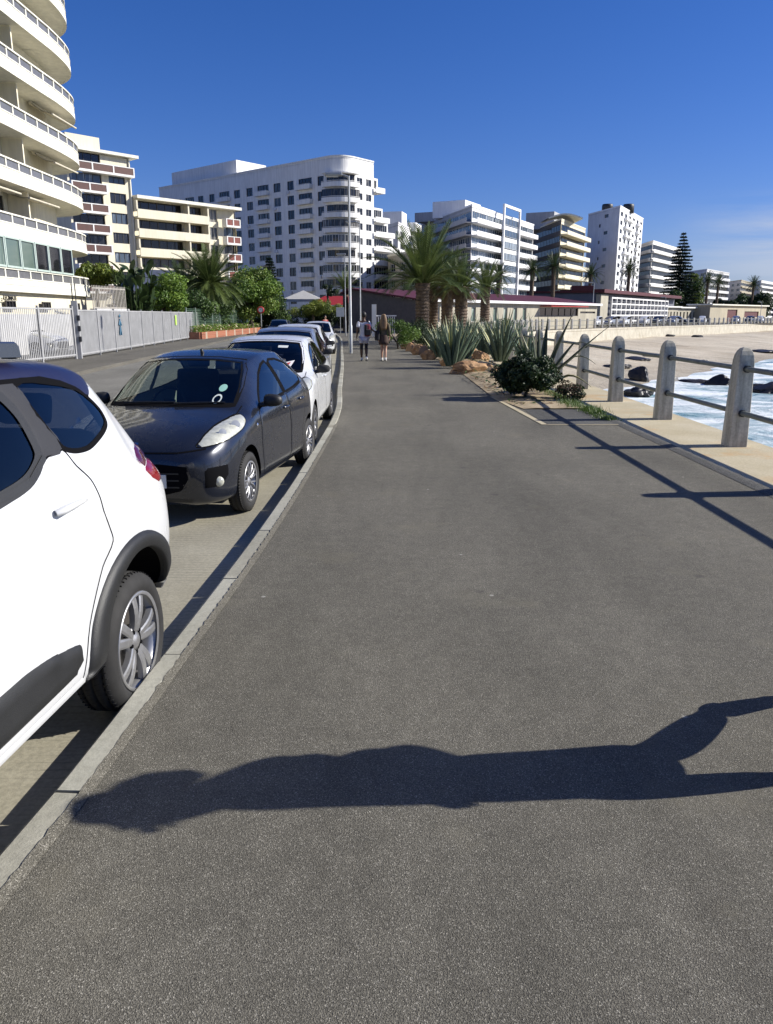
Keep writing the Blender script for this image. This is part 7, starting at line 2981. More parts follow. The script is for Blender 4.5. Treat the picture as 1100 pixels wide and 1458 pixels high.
tree('shrub', gp(508, 84), 2.4, (1.0, 1.0, 1.2), L_DARK, 'dark clipped shrub between the two street lamps', 'shrub', 2200, 0.16, 8, seed=21)
tree('shrub', gp(468, 98), 4.6, (1.3, 1.2, 0.75), L_DARK, 'dark rounded bush rising above the red pavilion roof', 'shrub', 1800, 0.18, 8, seed=22)
tree('shrub', gp(567, 39), 0.75, (1.15, 1.1, 0.85), [L_MID[0], L_BRIGHT[1]], 'leafy green bush right of the walking woman', 'shrub', 3000, 0.11, 18, 0.4, seed=23, trunk_r=0.05)
tree('shrub', gp(590, 41), 0.7, (1.1, 1.0, 0.8), L_DARK, 'dark green bush at the foot of the biggest palm', 'shrub', 2600, 0.11, 14, 0.4, seed=24, trunk_r=0.05)
tree('shrub', gp(700, 46), 0.75, (1.6, 1.2, 0.75), [L_MID[1], L_DARK[0]], 'dark green bush behind the striped agaves', 'shrub', 2800, 0.11, 14, 0.4, seed=25, trunk_r=0.05)
tree('shrub', gp(625, 36), 0.5, (1.3, 1.0, 0.55), [L_MID[1], L_DARK[0]], 'low olive bush between the walkers and the first agave', 'shrub', 2400, 0.1, 14, 0.3, seed=26, trunk_r=0.04)
p = on(745, 570)
tree('shrub', (p.x + 0.1, p.y + 0.35, 0), 0.48, (0.66, 0.6, 0.5), L_DARK, 'dense dark green round bush at the near end of the planted bed', 'shrub', 10000, 0.075, 44, 0.19, seed=27, trunk_r=0.03, shell=0.3)
tree('shrub', (p.x + 0.95, p.y + 0.1, 0), 0.16, (0.3, 0.3, 0.16), [leaf_mat('dry_leaf_a', (0.07, 0.04, 0.025), (0.16, 0.1, 0.06)), L_DARK[0]], 'small dry brown shrub at the right foot of the dark round bush', 'shrub', 1500, 0.05, 12, 0.12, seed=31, trunk_r=0.01)

tree('hedge', gp(238, 66), 1.7, (5.6, 1.0, 1.6), L_DARK, 'long dark hedge behind the bright bush and the creeper heap', 'hedge', 9000, 0.24, 36, 0.9, seed=28)  # added filler; its dark leaves stand for the shaded inside of the shrubs
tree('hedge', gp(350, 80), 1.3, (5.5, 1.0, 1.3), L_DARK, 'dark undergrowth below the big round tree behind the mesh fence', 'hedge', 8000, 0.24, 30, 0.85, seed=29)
# strelitzia with broad paddle leaves
st = empty('strelitzia', gp(190, 52), label='dark wild banana plant with broad paddle leaves left of the bright bush', cat='plant')
r_ = random.Random(5)
m = MB()
for i in range(80):
    az, e = r_.uniform(0, 2 * PI), R(r_.uniform(20, 85))
    h = r_.uniform(1.6, 4.6)
    b = Vector((r_.uniform(-1.35, 1.35), r_.uniform(-0.9, 0.9), h))
    d = Vector((math.cos(az) * math.cos(e), math.sin(az) * math.cos(e), math.sin(e)))
    s = d.cross(Vector((0, 0, 1))).normalized()
    L_ = r_.uniform(0.8, 1.4)
    vs = []
    for j in range(6):
        f = j / 5
        w = 0.26 * math.sin(PI * (0.08 + 0.9 * f)) ** 0.7
        c = b + d * L_ * f + Vector((0, 0, -0.3 * f * f))
        vs += [c - s * w, c + Vector((0, 0, -0.04)), c + s * w]
    fs = []
    for j in range(5):
        fs += [(3 * j, 3 * j + 1, 3 * j + 4, 3 * j + 3), (3 * j + 1, 3 * j + 2, 3 * j + 5, 3 * j + 4)]
    m.add(vs, fs, 0, True)
    m.tube([(b.x * 0.3, b.y * 0.3, 0), b], [0.05, 0.03], 5, 1)
m.build('foliage', [L_DARK[0], L_MID[1]], st)


def conifer(loc, h, rad, label, seed, tiers, mats=L_PINE, name='conifer', droop=0.2, group=None):
    r_ = random.Random(seed)
    root = empty(name, loc, label=label, cat='tree', group=group)
    t = MB()
    t.tube([(0, 0, 0), (0, 0, h * 0.5), (0, 0, h)], [h * 0.016, h * 0.011, 0.03], 8)
    t.build('trunk', M_BARK, root)
    m = MB()
    for k in range(tiers):
        f = k / (tiers - 1)
        z = h * (0.16 + 0.82 * f)
        L_ = rad * (1 - f) ** 0.75 * r_.uniform(0.85, 1.1) + 0.15
        nb = 11 if f < 0.8 else 7
        for i in range(nb):
            az = 2 * PI * i / nb + k * 0.6 + r_.uniform(-0.2, 0.2)
            d = Vector((math.cos(az), math.sin(az), 0))
            s = Vector((-d.y, d.x, 0))
            LL = L_ * r_.uniform(0.8, 1.1)
            n = max(5, int(LL / 0.16))
            for j in range(n):
                q = (j + 1) / n
                c = Vector((0, 0, z)) + d * LL * q + Vector((0, 0, -droop * LL * q * (1 - 0.6 * q)))
                for _ in range(3):
                    e = (d * r_.uniform(0.1, 0.8) + s * r_.uniform(-1, 1) + Vector((0, 0, r_.uniform(-0.15, 0.55)))).normalized()
                    w = e.cross(Vector((r_.gauss(0, 1), r_.gauss(0, 1), r_.gauss(0, 1)))).normalized() * 0.05 * (1 + rad * 0.5)
                    ln = 0.24 * (1 + rad * 0.5) * (1.1 - 0.5 * q)
                    m.add([c - w, c + w, c + e * ln], [(0, 1, 2)], r_.randrange(2))
    m.build('crown', mats, root)
    return root


conifer(gp(386, 98), 8.6, 2.0, 'dark conifer in front of the long white block, right above the round tree', 3, 22)
conifer(gp(963, 235), 25.5, 6.0, 'tall dark tiered pine rising above the distant flats', 4, 24, name='norfolk_pine', droop=0.12)
for i, (px, t, cz, rad, lab, mm_) in enumerate([(985, 240, 8.0, (4.0, 4, 7.5), 'dark tall tree with a ragged crown just right of the tall pine', [L_MID[1], L_YEL[1]]), (950, 225, 5.0, (3.5, 3, 4.5), 'dark green tree at the left foot of the tall pine', [L_MID[1], L_DARK[0]]), (1036, 230, 3.8, (6.5, 4, 2.6), 'wide dark green tree clump above the pinkish pavilion', L_DARK),
                                               (1082, 232, 4.5, (4.5, 4, 4.0), 'dark tree at the far right end of the promenade', L_DARK), (1010, 225, 3.2, (4.5, 3, 2.2), 'low dark trees behind the middle kiosk', L_DARK), (1060, 262, 5.0, (5, 4, 3.5), 'grey green distant tree below the hazy flats', [L_MID[1], L_DARK[0]])]):
    tree('tree', gp(px, t), cz, rad, mm_, lab, 'tree', 4200, 0.75, 22, seed=50 + i, trunk_r=0.3, group='trees far off')

# ------------------------------------------------------------------ agaves
M_AGV = leaf_mat('agave_blade', (0.05, 0.085, 0.06), (0.13, 0.18, 0.12), scale=2.0, rough=0.5, trans=0.0)
M_AGM = leaf_mat('agave_margin', (0.4, 0.4, 0.17), (0.6, 0.58, 0.3), scale=2.0, rough=0.5, trans=0.0)
M_AGD = leaf_mat('agave_backlit', (0.025, 0.035, 0.018), (0.07, 0.085, 0.045), scale=2.0, rough=0.5, trans=0.0)  # blade colour darkened to stand for backlit leaves


def agave_leaf(m, base, az, e0, L_, W, bend, margin=True, kink=None, dark=False):
    side = Vector((-math.sin(az), math.cos(az), 0))
    d = Vector((math.cos(az) * math.cos(e0), math.sin(az) * math.cos(e0), math.sin(e0)))
    p = Vector(base)
    S = 10
    vs, fs, mi = [], [], []
    for i in range(S + 1):
        f = i / S
        w = W * (0.75 + 0.55 * math.sin(PI * min(1, f * 1.25))) * (1 - f ** 2.6) + 0.003
        up = side.cross(d)
        if up.z < 0 and abs(d.z) < 0.98:
            up = -up
        ch = 0.42 * w * (1 - 0.5 * f)
        for a, h in ((-1, ch), (-0.5, ch * 0.4), (0, -0.12 * w), (0.5, ch * 0.4), (1, ch)):
            vs.append(p + side * w * a * 0.5 + up * h * 0.5)
        th = 0.18 * w + 0.004
        for a, h in ((0.78, ch * 0.62 - th), (0, -th * 2.1), (-0.78, ch * 0.62 - th)):
            vs.append(p + side * w * a * 0.48 + up * h * 0.5)
        b = bend
        if kink and f > kink:
            b = bend + 5.5
        d = (d + Vector((math.cos(az), math.sin(az), -0.9)) * b / S * (0.3 + f)).normalized()
        p = p + d * L_ / S
    for i in range(S):
        for k in range(8):
            a, b = i * 8 + k, i * 8 + (k + 1) % 8
            fs.append((a, b, b + 8, a + 8))
            mi.append(1 if margin and k in (0, 3) else 0)
    o = len(m.v)
    for f, q in zip(fs, mi):
        m.f.append([x + o for x in f]); m.m.append(q); m.s.append(True)
    m.v.extend([tuple(v) for v in vs])


def agave(loc, L_, n, label, seed, W=0.12, e_lo=60, group='agaves in the planted bed', mats=(M_AGV, M_AGM), margin=True):
    r_ = random.Random(seed)
    m = MB()
    for i in range(n):
        f = i / n
        az = i * 2.39996 + r_.uniform(-0.2, 0.2)
        e0 = R(86 - (86 - e_lo) * f ** 0.9 + r_.uniform(-5, 5))
        agave_leaf(m, (math.cos(az) * (0.05 + 0.16 * f), math.sin(az) * (0.05 + 0.16 * f), 0.02 + 0.08 * (1 - f)), az, e0, L_ * r_.uniform(0.75, 1.08), W * r_.uniform(0.85, 1.1), r_.uniform(0.03, 0.22) * (0.5 + f), margin)
    o = m.build('agave', list(mats), None, loc)
    return tag(o, label, 'agave', group)


def onp(px, py, dz=0.0):
    p = on(px, py)
    return (p.x, p.y, dz)


agave(onp(644, 524, 0.04), 1.62, 40, 'cream edged agave with tall leaves beside the walkway, foremost of the left cluster', 61)
agave(onp(660, 515, 0.08), 1.55, 38, 'cream striped agave just behind the foremost one of the left cluster', 62)
agave(onp(625, 512, 0.06), 1.25, 24, 'small cream edged agave at the left side of the left cluster', 63)
agave(onp(712, 519, 0.08), 1.68, 40, 'pale striped agave in the middle of the bed behind the sandstone boulders', 64)
agave(onp(690, 509, 0.08), 1.4, 24, 'pale agave half hidden behind the middle agave on its left', 65)
agave(onp(735, 510, 0.08), 1.4, 24, 'pale agave half hidden behind the middle agave on its right', 66)
for i, (px, py, L_, lab) in enumerate([(598, 492, 0.95, 'small blue grey agave by the far boulders'), (612, 494, 1.1, 'small agave with grey leaves in the far part of the bed'), (676, 492, 1.3, 'agave behind the left cluster near the palm trunks'), (640, 494, 1.1, 'low agave between the far boulders and the palm trunks')]):
    agave(onp(px, py, 0.06), L_, 22, lab, 70 + i)
for i, (px, py, L_, lab) in enumerate([(668, 508, 1.35, 'upright agave between the left cluster and the middle agave'), (700, 505, 1.3, 'agave standing behind the middle agave near the sea railing'), (722, 514, 1.35, 'agave just right of the middle agave, beside the railing posts'), (632, 505, 1.2, 'agave behind the small one at the left of the left cluster'), (655, 500, 1.3, 'agave in the back row below the palm trunks'), (750, 522, 1.15, 'agave between the middle agaves and the dark round bush')]):
    agave(onp(px, py, 0.06), L_, 26, lab, 90 + i)
# nearest, damaged plant with long bent leaves; backlit dark put into its colour
p = on(769, 562)
r_ = random.Random(9)
m = MB()
for az, e, L_, k in ((2.9, 82, 1.5, None), (2.2, 88, 1.45, None), (1.2, 76, 1.5, None), (0.5, 66, 1.75, None), (0.15, 55, 1.5, 0.62), (6.1, 46, 1.85, None), (0.3, 40, 1.5, 0.55), (5.9, 22, 1.1, 0.45), (3.4, 60, 1.2, None), (2.6, 70, 1.2, None), (1.6, 60, 1.2, None), (4.2, 50, 1.0, None), (3.3, 10, 1.25, None), (3.9, 14, 1.15, None), (2.9, 22, 1.0, None)):
    agave_leaf(m, (math.cos(az) * 0.05, math.sin(az) * 0.05, 0.18), az, R(e), L_, 0.115, 0.12, True, k)
o = m.build('agave', [M_AGD, M_AGM if 0 else leaf_mat('agave_backlit_margin', (0.12, 0.12, 0.05), (0.24, 0.22, 0.1), trans=0.0)], None, (p.x, p.y, 0.05))
tag(o, 'straggly dark agave with long bent leaves rising out of the dark round bush', 'agave', 'agaves in the planted bed')

# boulders edging the bed
BED = [((665, 532), (0.5, 0.4, 0.26), 'large orange sandstone boulder, nearest of the bed edging'), ((640, 521), (0.3, 0.3, 0.25), 'pale pointed boulder left of the large orange boulder'), ((691, 527), (0.26, 0.22, 0.17), 'pinkish boulder right of the large orange boulder'), ((668, 512), (0.42, 0.36, 0.34), 'boulder at the foot of the left agave cluster'),
       ((650, 532), (0.22, 0.2, 0.14), 'small flat boulder in front of the large orange boulder'), ((684, 516), (0.32, 0.26, 0.3), 'dark sided boulder between the two agave clusters'), ((610, 512), (0.3, 0.26, 0.26), 'reddish boulder along the walkway, first past the agaves'), ((597, 505), (0.36, 0.3, 0.3), 'brown boulder second past the agaves'), ((586, 500), (0.3, 0.3, 0.26), 'pinkish boulder third past the agaves'), ((578, 497), (0.28, 0.28, 0.22), 'pale boulder in front of the leafy green bush'), ((703, 532), (0.2, 0.16, 0.12), 'small boulder near the fallen agave leaves')]
for i, (q, s, lab) in enumerate(BED):
    p = on(*q)
    rock('boulder', (p.x, p.y, s[2] * 0.35), s, M_ROCKS, lab, 'boulder', 'sandstone boulders edging the bed', seed=40 + i)

# ground cover: leaf litter and grass
m = MB()
r_ = random.Random(12)
for _ in range(2000):
    k = r_.random()
    y = 14.6 + 32 * r_.random() ** 0.9
    i = min(range(len(BED_L)), key=lambda q: abs(BED_L[q][1] - y))
    x0 = BED_L[i][0]
    x1 = wall_x(y) - 1.3
    x = x0 + (x1 - x0) * r_.random()
    s = r_.uniform(0.03, 0.11)
    a = r_.uniform(0, 2 * PI)
    z = 0.03 + 0.1 * min(1, (y - 14) / 6)
    d = Vector((math.cos(a), math.sin(a), r_.uniform(-0.2, 0.5))) * s
    e = Vector((-math.sin(a), math.cos(a), r_.uniform(-0.3, 0.3))) * s * 0.3
    c = Vector((x, y, z))
    m.add([c - d, c + e, c + d, c - e], [(0, 1, 2, 3)], r_.randrange(2))
tag(m.build('leaf_litter', [L_DEAD[0], L_MID[1]]), 'dry leaf litter scattered over the bed soil', 'leaf litter', kind='stuff')
m = MB()
for _ in range(5200):
    y = r_.uniform(12.4, 21)
    x = wall_x(y) - 1.33 + r_.gauss(0, 0.09) - (0.22 * r_.random() if y > 14 else 0)
    a = r_.uniform(0, 2 * PI)
    h = r_.uniform(0.04, 0.13) * (1.0 if mnoise.noise(Vector((x * 2, y * 1.2, 0))) > -0.15 else 0.4)
    d = Vector((math.cos(a), math.sin(a), 0))
    c = Vector((x, y, 0.008))
    m.add([c - d * 0.006, c + d * 0.006, c + Vector((d.y * h * 0.5, -d.x * h * 0.5, h))], [(0, 1, 2)], r_.randrange(2))
tag(m.build('grass_tufts', [L_BRIGHT[1], L_MID[0]]), 'short green grass growing along the joint of the ledge', 'grass', kind='stuff')
m = MB()
A, B_ = Vector((-13.3, 56.5)), Vector((-12.7, 88))
for _ in range(7000):
    f = r_.random()
    c = A.lerp(B_, f) + Vector((-r_.random() * 1.6 + 0.12, 0))
    z = 0.45 + 0.5 * r_.random() * (0.5 + 0.6 * mnoise.noise(Vector((c.y * 0.5, 0, 0))) + 0.4)
    s = r_.uniform(0.06, 0.16)
    a = r_.uniform(0, 2 * PI)
    d = Vector((math.cos(a), math.sin(a), r_.uniform(-0.3, 0.8))) * s
    e = Vector((-math.sin(a), math.cos(a), r_.uniform(-0.5, 0.5))) * s * 0.4
    cc = Vector((c.x, c.y, z))
    m.add([cc - d, cc + e, cc + d, cc - e], [(0, 1, 2, 3)], 0 if r_.random() < 0.8 else 1)
tag(m.build('planter_ground_cover', [L_BRIGHT[0], mat('pale_flower', (0.6, 0.5, 0.35), 0.7)]), 'low green ground cover with pale flowers in the brick planter', 'ground cover', kind='stuff')
# ------------------------------------------------------------------ people
def skin_obj(name, joints, bones, mats, parent=None, sub=2, loc=None, extra=None, root=None):
    """one continuous surface grown round connected joints"""
    names = list(joints)
    idx = {n: i for i, n in enumerate(names)}
    me = bpy.data.meshes.new(name)
    me.from_pydata([joints[n][0] for n in names], [(idx[a], idx[b]) for a, b in bones], [])
    o = bpy.data.objects.new(name, me)
    COL.objects.link(o)
    md = o.modifiers.new('skin', 'SKIN')
    md.use_smooth_shade = True
    md.branch_smoothing = 0.6
    sv = me.skin_vertices[0].data
    for n in names:
        r = joints[n][1]
        sv[idx[n]].radius = r if hasattr(r, '__len__') else (r, r)
        sv[idx[n]].use_root = (n == (root or names[0]))
    sd_ = o.modifiers.new('sub', 'SUBSURF')
    sd_.levels = sub
    sd_.render_levels = sub
    dg = bpy.context.evaluated_depsgraph_get()
    m2 = bpy.data.meshes.new_from_object(o.evaluated_get(dg))
    bpy.data.objects.remove(o)
    bpy.data.meshes.remove(me)
    m2.name = name
    if extra:
        bm = bmesh.new()
        bm.from_mesh(m2)
        extra(bm)
        bm.to_mesh(m2)
        bm.free()
    for p in m2.polygons:
        p.use_smooth = True
    for m in mats:
        m2.materials.append(m)
    return link(name, m2, parent, loc)


def ball(bm, c, r, mi=0, s=(1, 1, 1)):
    ret = bmesh.ops.create_icosphere(bm, subdivisions=2, radius=1.0)
    for v in ret['verts']:
        v.co = Vector((v.co.x * r * s[0], v.co.y * r * s[1], v.co.z * r * s[2])) + Vector(c)
    fs = set(f for v in ret['verts'] for f in v.link_faces)
    for f in fs:
        f.material_index = mi


def person(label, loc, rz, J, skin, group=None, scale=1.0, hand_curl=0.5):
    """J: joint positions for a figure facing -Y"""
    root = empty('person', loc, rz, label, 'person', group)
    j, b = {}, []
    V = Vector

    def add(n, p, r, to=None):
        j[n] = (tuple(p), r)
        if to:
            b.append((to, n))
    add('pelvis', J['pelvis'], (0.135, 0.10))
    add('waist', J['waist'], (0.115, 0.085), 'pelvis')
    add('chest', J['chest'], (0.14, 0.105), 'waist')
    add('upper', J['upper'], (0.11, 0.085), 'chest')
    add('neck', J['neck'], (0.052, 0.052), 'upper')
    hd = V(J['head'])
    nk = V(J['neck'])
    up = (hd - nk).normalized()
    fw = V(J.get('face', (0, -1, 0))).normalized()
    add('skull', nk + up * 0.075 + fw * 0.012, (0.06, 0.07), 'neck')
    add('mid', nk + up * 0.145 + fw * 0.012, (0.073, 0.092), 'skull')
    add('top', nk + up * 0.215, (0.062, 0.075), 'mid')
    sd_ = up.cross(fw).normalized()
    for s, sg in (('l', 1), ('r', -1)):
        add('sh' + s, J['sh' + s], 0.062, 'upper')
        add('el' + s, J['el' + s], 0.041, 'sh' + s)
        add('wr' + s, J['wr' + s], 0.028, 'el' + s)
        add('pa' + s, J['pa' + s], (0.036, 0.018), 'wr' + s)
        add('hip' + s, J['hip' + s], 0.092, 'pelvis')
        add('kn' + s, J['kn' + s], 0.055, 'hip' + s)
        k, a = V(J['kn' + s]), V(J['an' + s])
        add('calf' + s, k.lerp(a, 0.32) + (V((0, 0.012, 0))), 0.054, 'kn' + s)
        add('an' + s, a, 0.036, 'calf' + s)
        add('to' + s, J['to' + s], (0.04, 0.026), 'an' + s)

    def face(bm):
        c = nk + up * 0.125 + fw * 0.012
        f = fw * 0.088
        ball(bm, c + f + up * 0.0 - up * 0.012 + fw * 0.006, 0.016, 0, (0.8, 1.2, 1.5))        # nose
        for s in (1, -1):
            ball(bm, c + f * 0.9 + up * 0.022 + sd_ * s * 0.032, 0.011, 1)                          # eyes
            ball(bm, c + sd_ * s * 0.078 - fw * 0.005, 0.026, 0, (0.45, 0.7, 1.2))               # ears
        ball(bm, c + f * 0.93 - up * 0.052, 0.02, 2, (1.2, 0.5, 0.35))                              # mouth
        # five fingers to each hand, unequal and bent
        for s, sg in (('l', 1), ('r', -1)):
            w, p = V(J['wr' + s]), V(J['pa' + s])
            d = (p - w).normalized()
            q = V(J.get('palm' + s, (-sg, 0, 0))).normalized()          # way the palm faces
            q = (q - d * q.dot(d)).normalized()
            x = d.cross(q).normalized()
            for k, (o, ln) in enumerate(((-0.028, 0.072), (-0.0095, 0.08), (0.0095, 0.074), (0.027, 0.058))):
                base = p + d * 0.012 + x * o
                pts = [base - d * 0.02, base + d * ln * 0.35 + q * 0.006 * hand_curl, base + d * ln * 0.75 + q * 0.03 * hand_curl, base + d * ln * 0.92 + q * 0.055 * hand_curl]
                tube_bm(bm, pts, (0.010, 0.0095, 0.0085, 0.006))
            base = w.lerp(p, 0.45) - x * 0.03
            tube_bm(bm, [base + x * 0.012, base - x * 0.018 + d * 0.03 + q * 0.01, base - x * 0.022 + d * 0.058 + q * 0.022], (0.012, 0.011, 0.008))
    body = skin_obj('body', j, b, [skin, M_INK, mat('lip', (0.2, 0.07, 0.06), 0.5)], root, 2, extra=face, root='pelvis')
    return root, body


def tube_bm(bm, pts, rad, n=6):
    t = MB()
    t.tube(pts, rad, n)
    vs = [bm.verts.new(v) for v in t.v]
    for f in t.f:
        try:
            bm.faces.new([vs[i] for i in f])
        except ValueError:
            pass


def garment(name, root, J, parts, m, sub=2):
    """clothing grown on the same joints, a little wider than the body"""
    j, b = {}, []
    for n, pos, r, to in parts:
        p = J[pos] if isinstance(pos, str) else pos
        j[n] = (tuple(p), r)
        if to:
            b.append((to, n))
    return skin_obj(name, j, b, [m], root, sub)


def loft(rings, n=20, wob=0.0, seed=0):
    """soft closed tube through elliptical rings (centre, rx, ry)"""
    m = MB()
    vs, fs = [], []
    for i, (c, rx, ry) in enumerate(rings):
        for k in range(n):
            a = 2 * PI * k / n
            w = 1 + wob * math.sin(a * 7 + seed) * (i / len(rings))
            vs.append((c[0] + rx * w * math.cos(a), c[1] + ry * w * math.sin(a), c[2]))
        if i:
            for k in range(n):
                fs.append(((i - 1) * n + k, (i - 1) * n + (k + 1) % n, i * n + (k + 1) % n, i * n + k))
    m.add(vs, fs, 0, True)
    m.add(vs, [[k for k in range(n)]], 0)
    return m


def shoes(root, J, m, h=0.0):
    for s in 'lr':
        a, t = Vector(J['an' + s]), Vector(J['to' + s])
        d = (t - a)
        d2 = d.normalized()
        up = Vector((1, 0, 0)).cross(d2)
        if up.z < 0:
            up = -up
        q = MB()
        heel = a + d2 * 0.0 - up * 0.035 - Vector((0, 0, 0.02)) - d2 * 0.03
        toe = t - up * 0.0 + d2 * 0.04
        q.tube([heel - d2 * 0.04, heel, heel.lerp(toe, 0.45), heel.lerp(toe, 0.85), toe + d2 * 0.02], [0.03, 0.047, 0.045, 0.046, 0.025], 12, flat=0.85)
        q.tube([a + (a - t).normalized() * 0.0 + Vector((0, 0, 0.03)), a - up * 0.02], [0.046, 0.05], 12)
        q.build('shoe', m, root)


SKIN_D = mat('dark_skin', (0.09, 0.045, 0.025), 0.5, var=0.1)
SKIN_L = mat('light_skin', (0.45, 0.26, 0.18), 0.5, var=0.08)
CL_WHITE = mat('white_cotton', (0.6, 0.6, 0.66), 0.85, var=0.08, vs=12)
CL_BLACK = mat('black_cloth', (0.012, 0.012, 0.016), 0.85, var=0.2)
CL_OLIVE = mat('olive_jacket', (0.095, 0.075, 0.045), 0.85, var=0.2, vs=9)
CL_BROWN = mat('brown_skirt', (0.06, 0.035, 0.025), 0.85, var=0.2, vs=9)
CL_RED = mat('dark_red_bag', (0.17, 0.02, 0.035), 0.7, var=0.2)
CL_SHOE = mat('white_shoe', (0.62, 0.61, 0.58), 0.6, var=0.08)
HAIR_B = mat('black_hair', (0.008, 0.007, 0.006), 0.6, var=0.3, vs=30)
HAIR_L = mat('fair_hair', (0.17, 0.1, 0.045), 0.5, var=0.3, vs=30)
mm, nt, b = nodes_of('checked_cotton')
ck = N(nt, 'ShaderNodeTexChecker')
ck.inputs['Scale'].default_value = 34
ck.inputs['Color1'].default_value = (0.55, 0.55, 0.62, 1)
ck.inputs['Color2'].default_value = (0.3, 0.3, 0.42, 1)
nt.links.new(coords(nt), ck.inputs['Vector'])
nt.links.new(ck.outputs[0], b.inputs['Base Color'])
b.inputs['Roughness'].default_value = 0.85
CL_CHECK = mm


def stand(hw=0.09):
    return dict(pelvis=(0, 0, 0.93), waist=(0, 0, 1.07), chest=(0, -0.01, 1.25), upper=(0, 0.01, 1.40), neck=(0, 0.0, 1.49), head=(0, -0.015, 1.70),
                shl=(0.18, 0.01, 1.41), shr=(-0.18, 0.01, 1.41), ell=(0.23, 0.03, 1.14), elr=(-0.23, 0.03, 1.14), wrl=(0.24, -0.05, 0.90), wrr=(-0.24, -0.05, 0.90), pal=(0.24, -0.08, 0.82), par=(-0.24, -0.08, 0.82),
                hipl=(hw, 0, 0.90), hipr=(-hw, 0, 0.90), knl=(hw, -0.03, 0.50), knr=(-hw, -0.03, 0.50), anl=(hw, 0.02, 0.09), anr=(-hw, 0.02, 0.09), tol=(hw, -0.12, 0.03), tor=(-hw, -0.12, 0.03))


# --- man in white, walking away (he faces +Y, so the figure is turned half round: his right is at +X)
J = stand()
J.update(knr=(-0.09, -0.12, 0.52), anr=(-0.09, 0.1, 0.13), tor=(-0.09, -0.02, 0.03), knl=(0.09, 0.0, 0.5), anl=(0.09, -0.06, 0.09), tol=(0.09, -0.2, 0.035),
         elr=(-0.27, 0.02, 1.16), wrr=(-0.44, -0.08, 1.04), par=(-0.51, -0.11, 1.03), ell=(0.23, 0.08, 1.13), wrl=(0.26, 0.03, 0.89), pal=(0.265, 0.02, 0.81))
p = on(518, 514)
man, mbody = person('man in white shirt and pale checked shorts walking away with a dark red backpack', (p.x, p.y, 0), PI + 0.05, J, SKIN_D, 'two walkers')
garment('shirt', man, J, [('p', (0, 0, 0.80), (0.185, 0.14), None), ('pe', 'pelvis', (0.175, 0.13), 'p'), ('w', 'waist', (0.15, 0.115), 'pe'), ('c', 'chest', (0.165, 0.125), 'w'), ('u', (0, 0.01, 1.42), (0.12, 0.10), 'c'),
                          ('sl', 'shl', 0.085, 'u'), ('sr', 'shr', 0.085, 'u'), ('el', Vector(J['shl']).lerp(Vector(J['ell']), 0.75), 0.075, 'sl'), ('er', Vector(J['shr']).lerp(Vector(J['elr']), 0.75), 0.075, 'sr')], CL_WHITE)
garment('shorts', man, J, [('p', (0, 0, 0.90), (0.165, 0.125), None), ('hl', (0.1, 0, 0.82), 0.115, 'p'), ('hr', (-0.1, 0, 0.82), 0.115, 'p'), ('kl', Vector(J['hipl']).lerp(Vector(J['knl']), 0.72), 0.105, 'hl'), ('kr', Vector(J['hipr']).lerp(Vector(J['knr']), 0.72), 0.105, 'hr')], CL_CHECK)
garment('legging_left', man, J, [('a', Vector(J['hipl']).lerp(Vector(J['knl']), 0.6), 0.075, None), ('k', 'knl', 0.062, 'a'), ('c', Vector(J['knl']).lerp(Vector(J['anl']), 0.35), 0.06, 'k'), ('n', Vector(J['knl']).lerp(Vector(J['anl']), 0.8), 0.046, 'c')], CL_BLACK).name = 'legging'
garment('legging', man, J, [('a', Vector(J['hipr']).lerp(Vector(J['knr']), 0.6), 0.075, None), ('k', 'knr', 0.062, 'a'), ('c', Vector(J['knr']).lerp(Vector(J['anr']), 0.35), 0.06, 'k'), ('n', Vector(J['knr']).lerp(Vector(J['anr']), 0.8), 0.046, 'c')], CL_BLACK)
shoes(man, J, CL_SHOE)
m = MB()
m.lathe([(0.0, 0.125), (0.05, 0.118), (0.088, 0.08), (0.098, 0.03), (0.092, -0.03), (0.07, -0.06)], 18, 0, Matrix.Translation((0, 0.02, 1.655)))
m.build('hair', HAIR_B, man)
bp = empty('backpack', (p.x + 0.14, p.y - 0.17, 0.9), 0.15, 'dark red and black backpack on the right shoulder of the man in white', 'backpack')
m = MB()
m.box((0, 0, 0.22), (0.23, 0.15, 0.44), bev=0.06)
m.build('bag', CL_RED, bp)
m = MB()
m.box((-0.06, -0.02, 0.23), (0.12, 0.14, 0.4), bev=0.05)
m.box((0.02, -0.1, 0.14), (0.2, 0.07, 0.22), bev=0.03)
m.build('pocket', CL_BLACK, bp)
m = MB()
m.tube([(0.06, 0.08, 0.1), (0.08, 0.2, 0.3), (0.07, 0.2, 0.55), (0.05, 0.12, 0.58), (0.04, 0.06, 0.48)], 0.02, 6)
m.build('strap', CL_BLACK, bp)

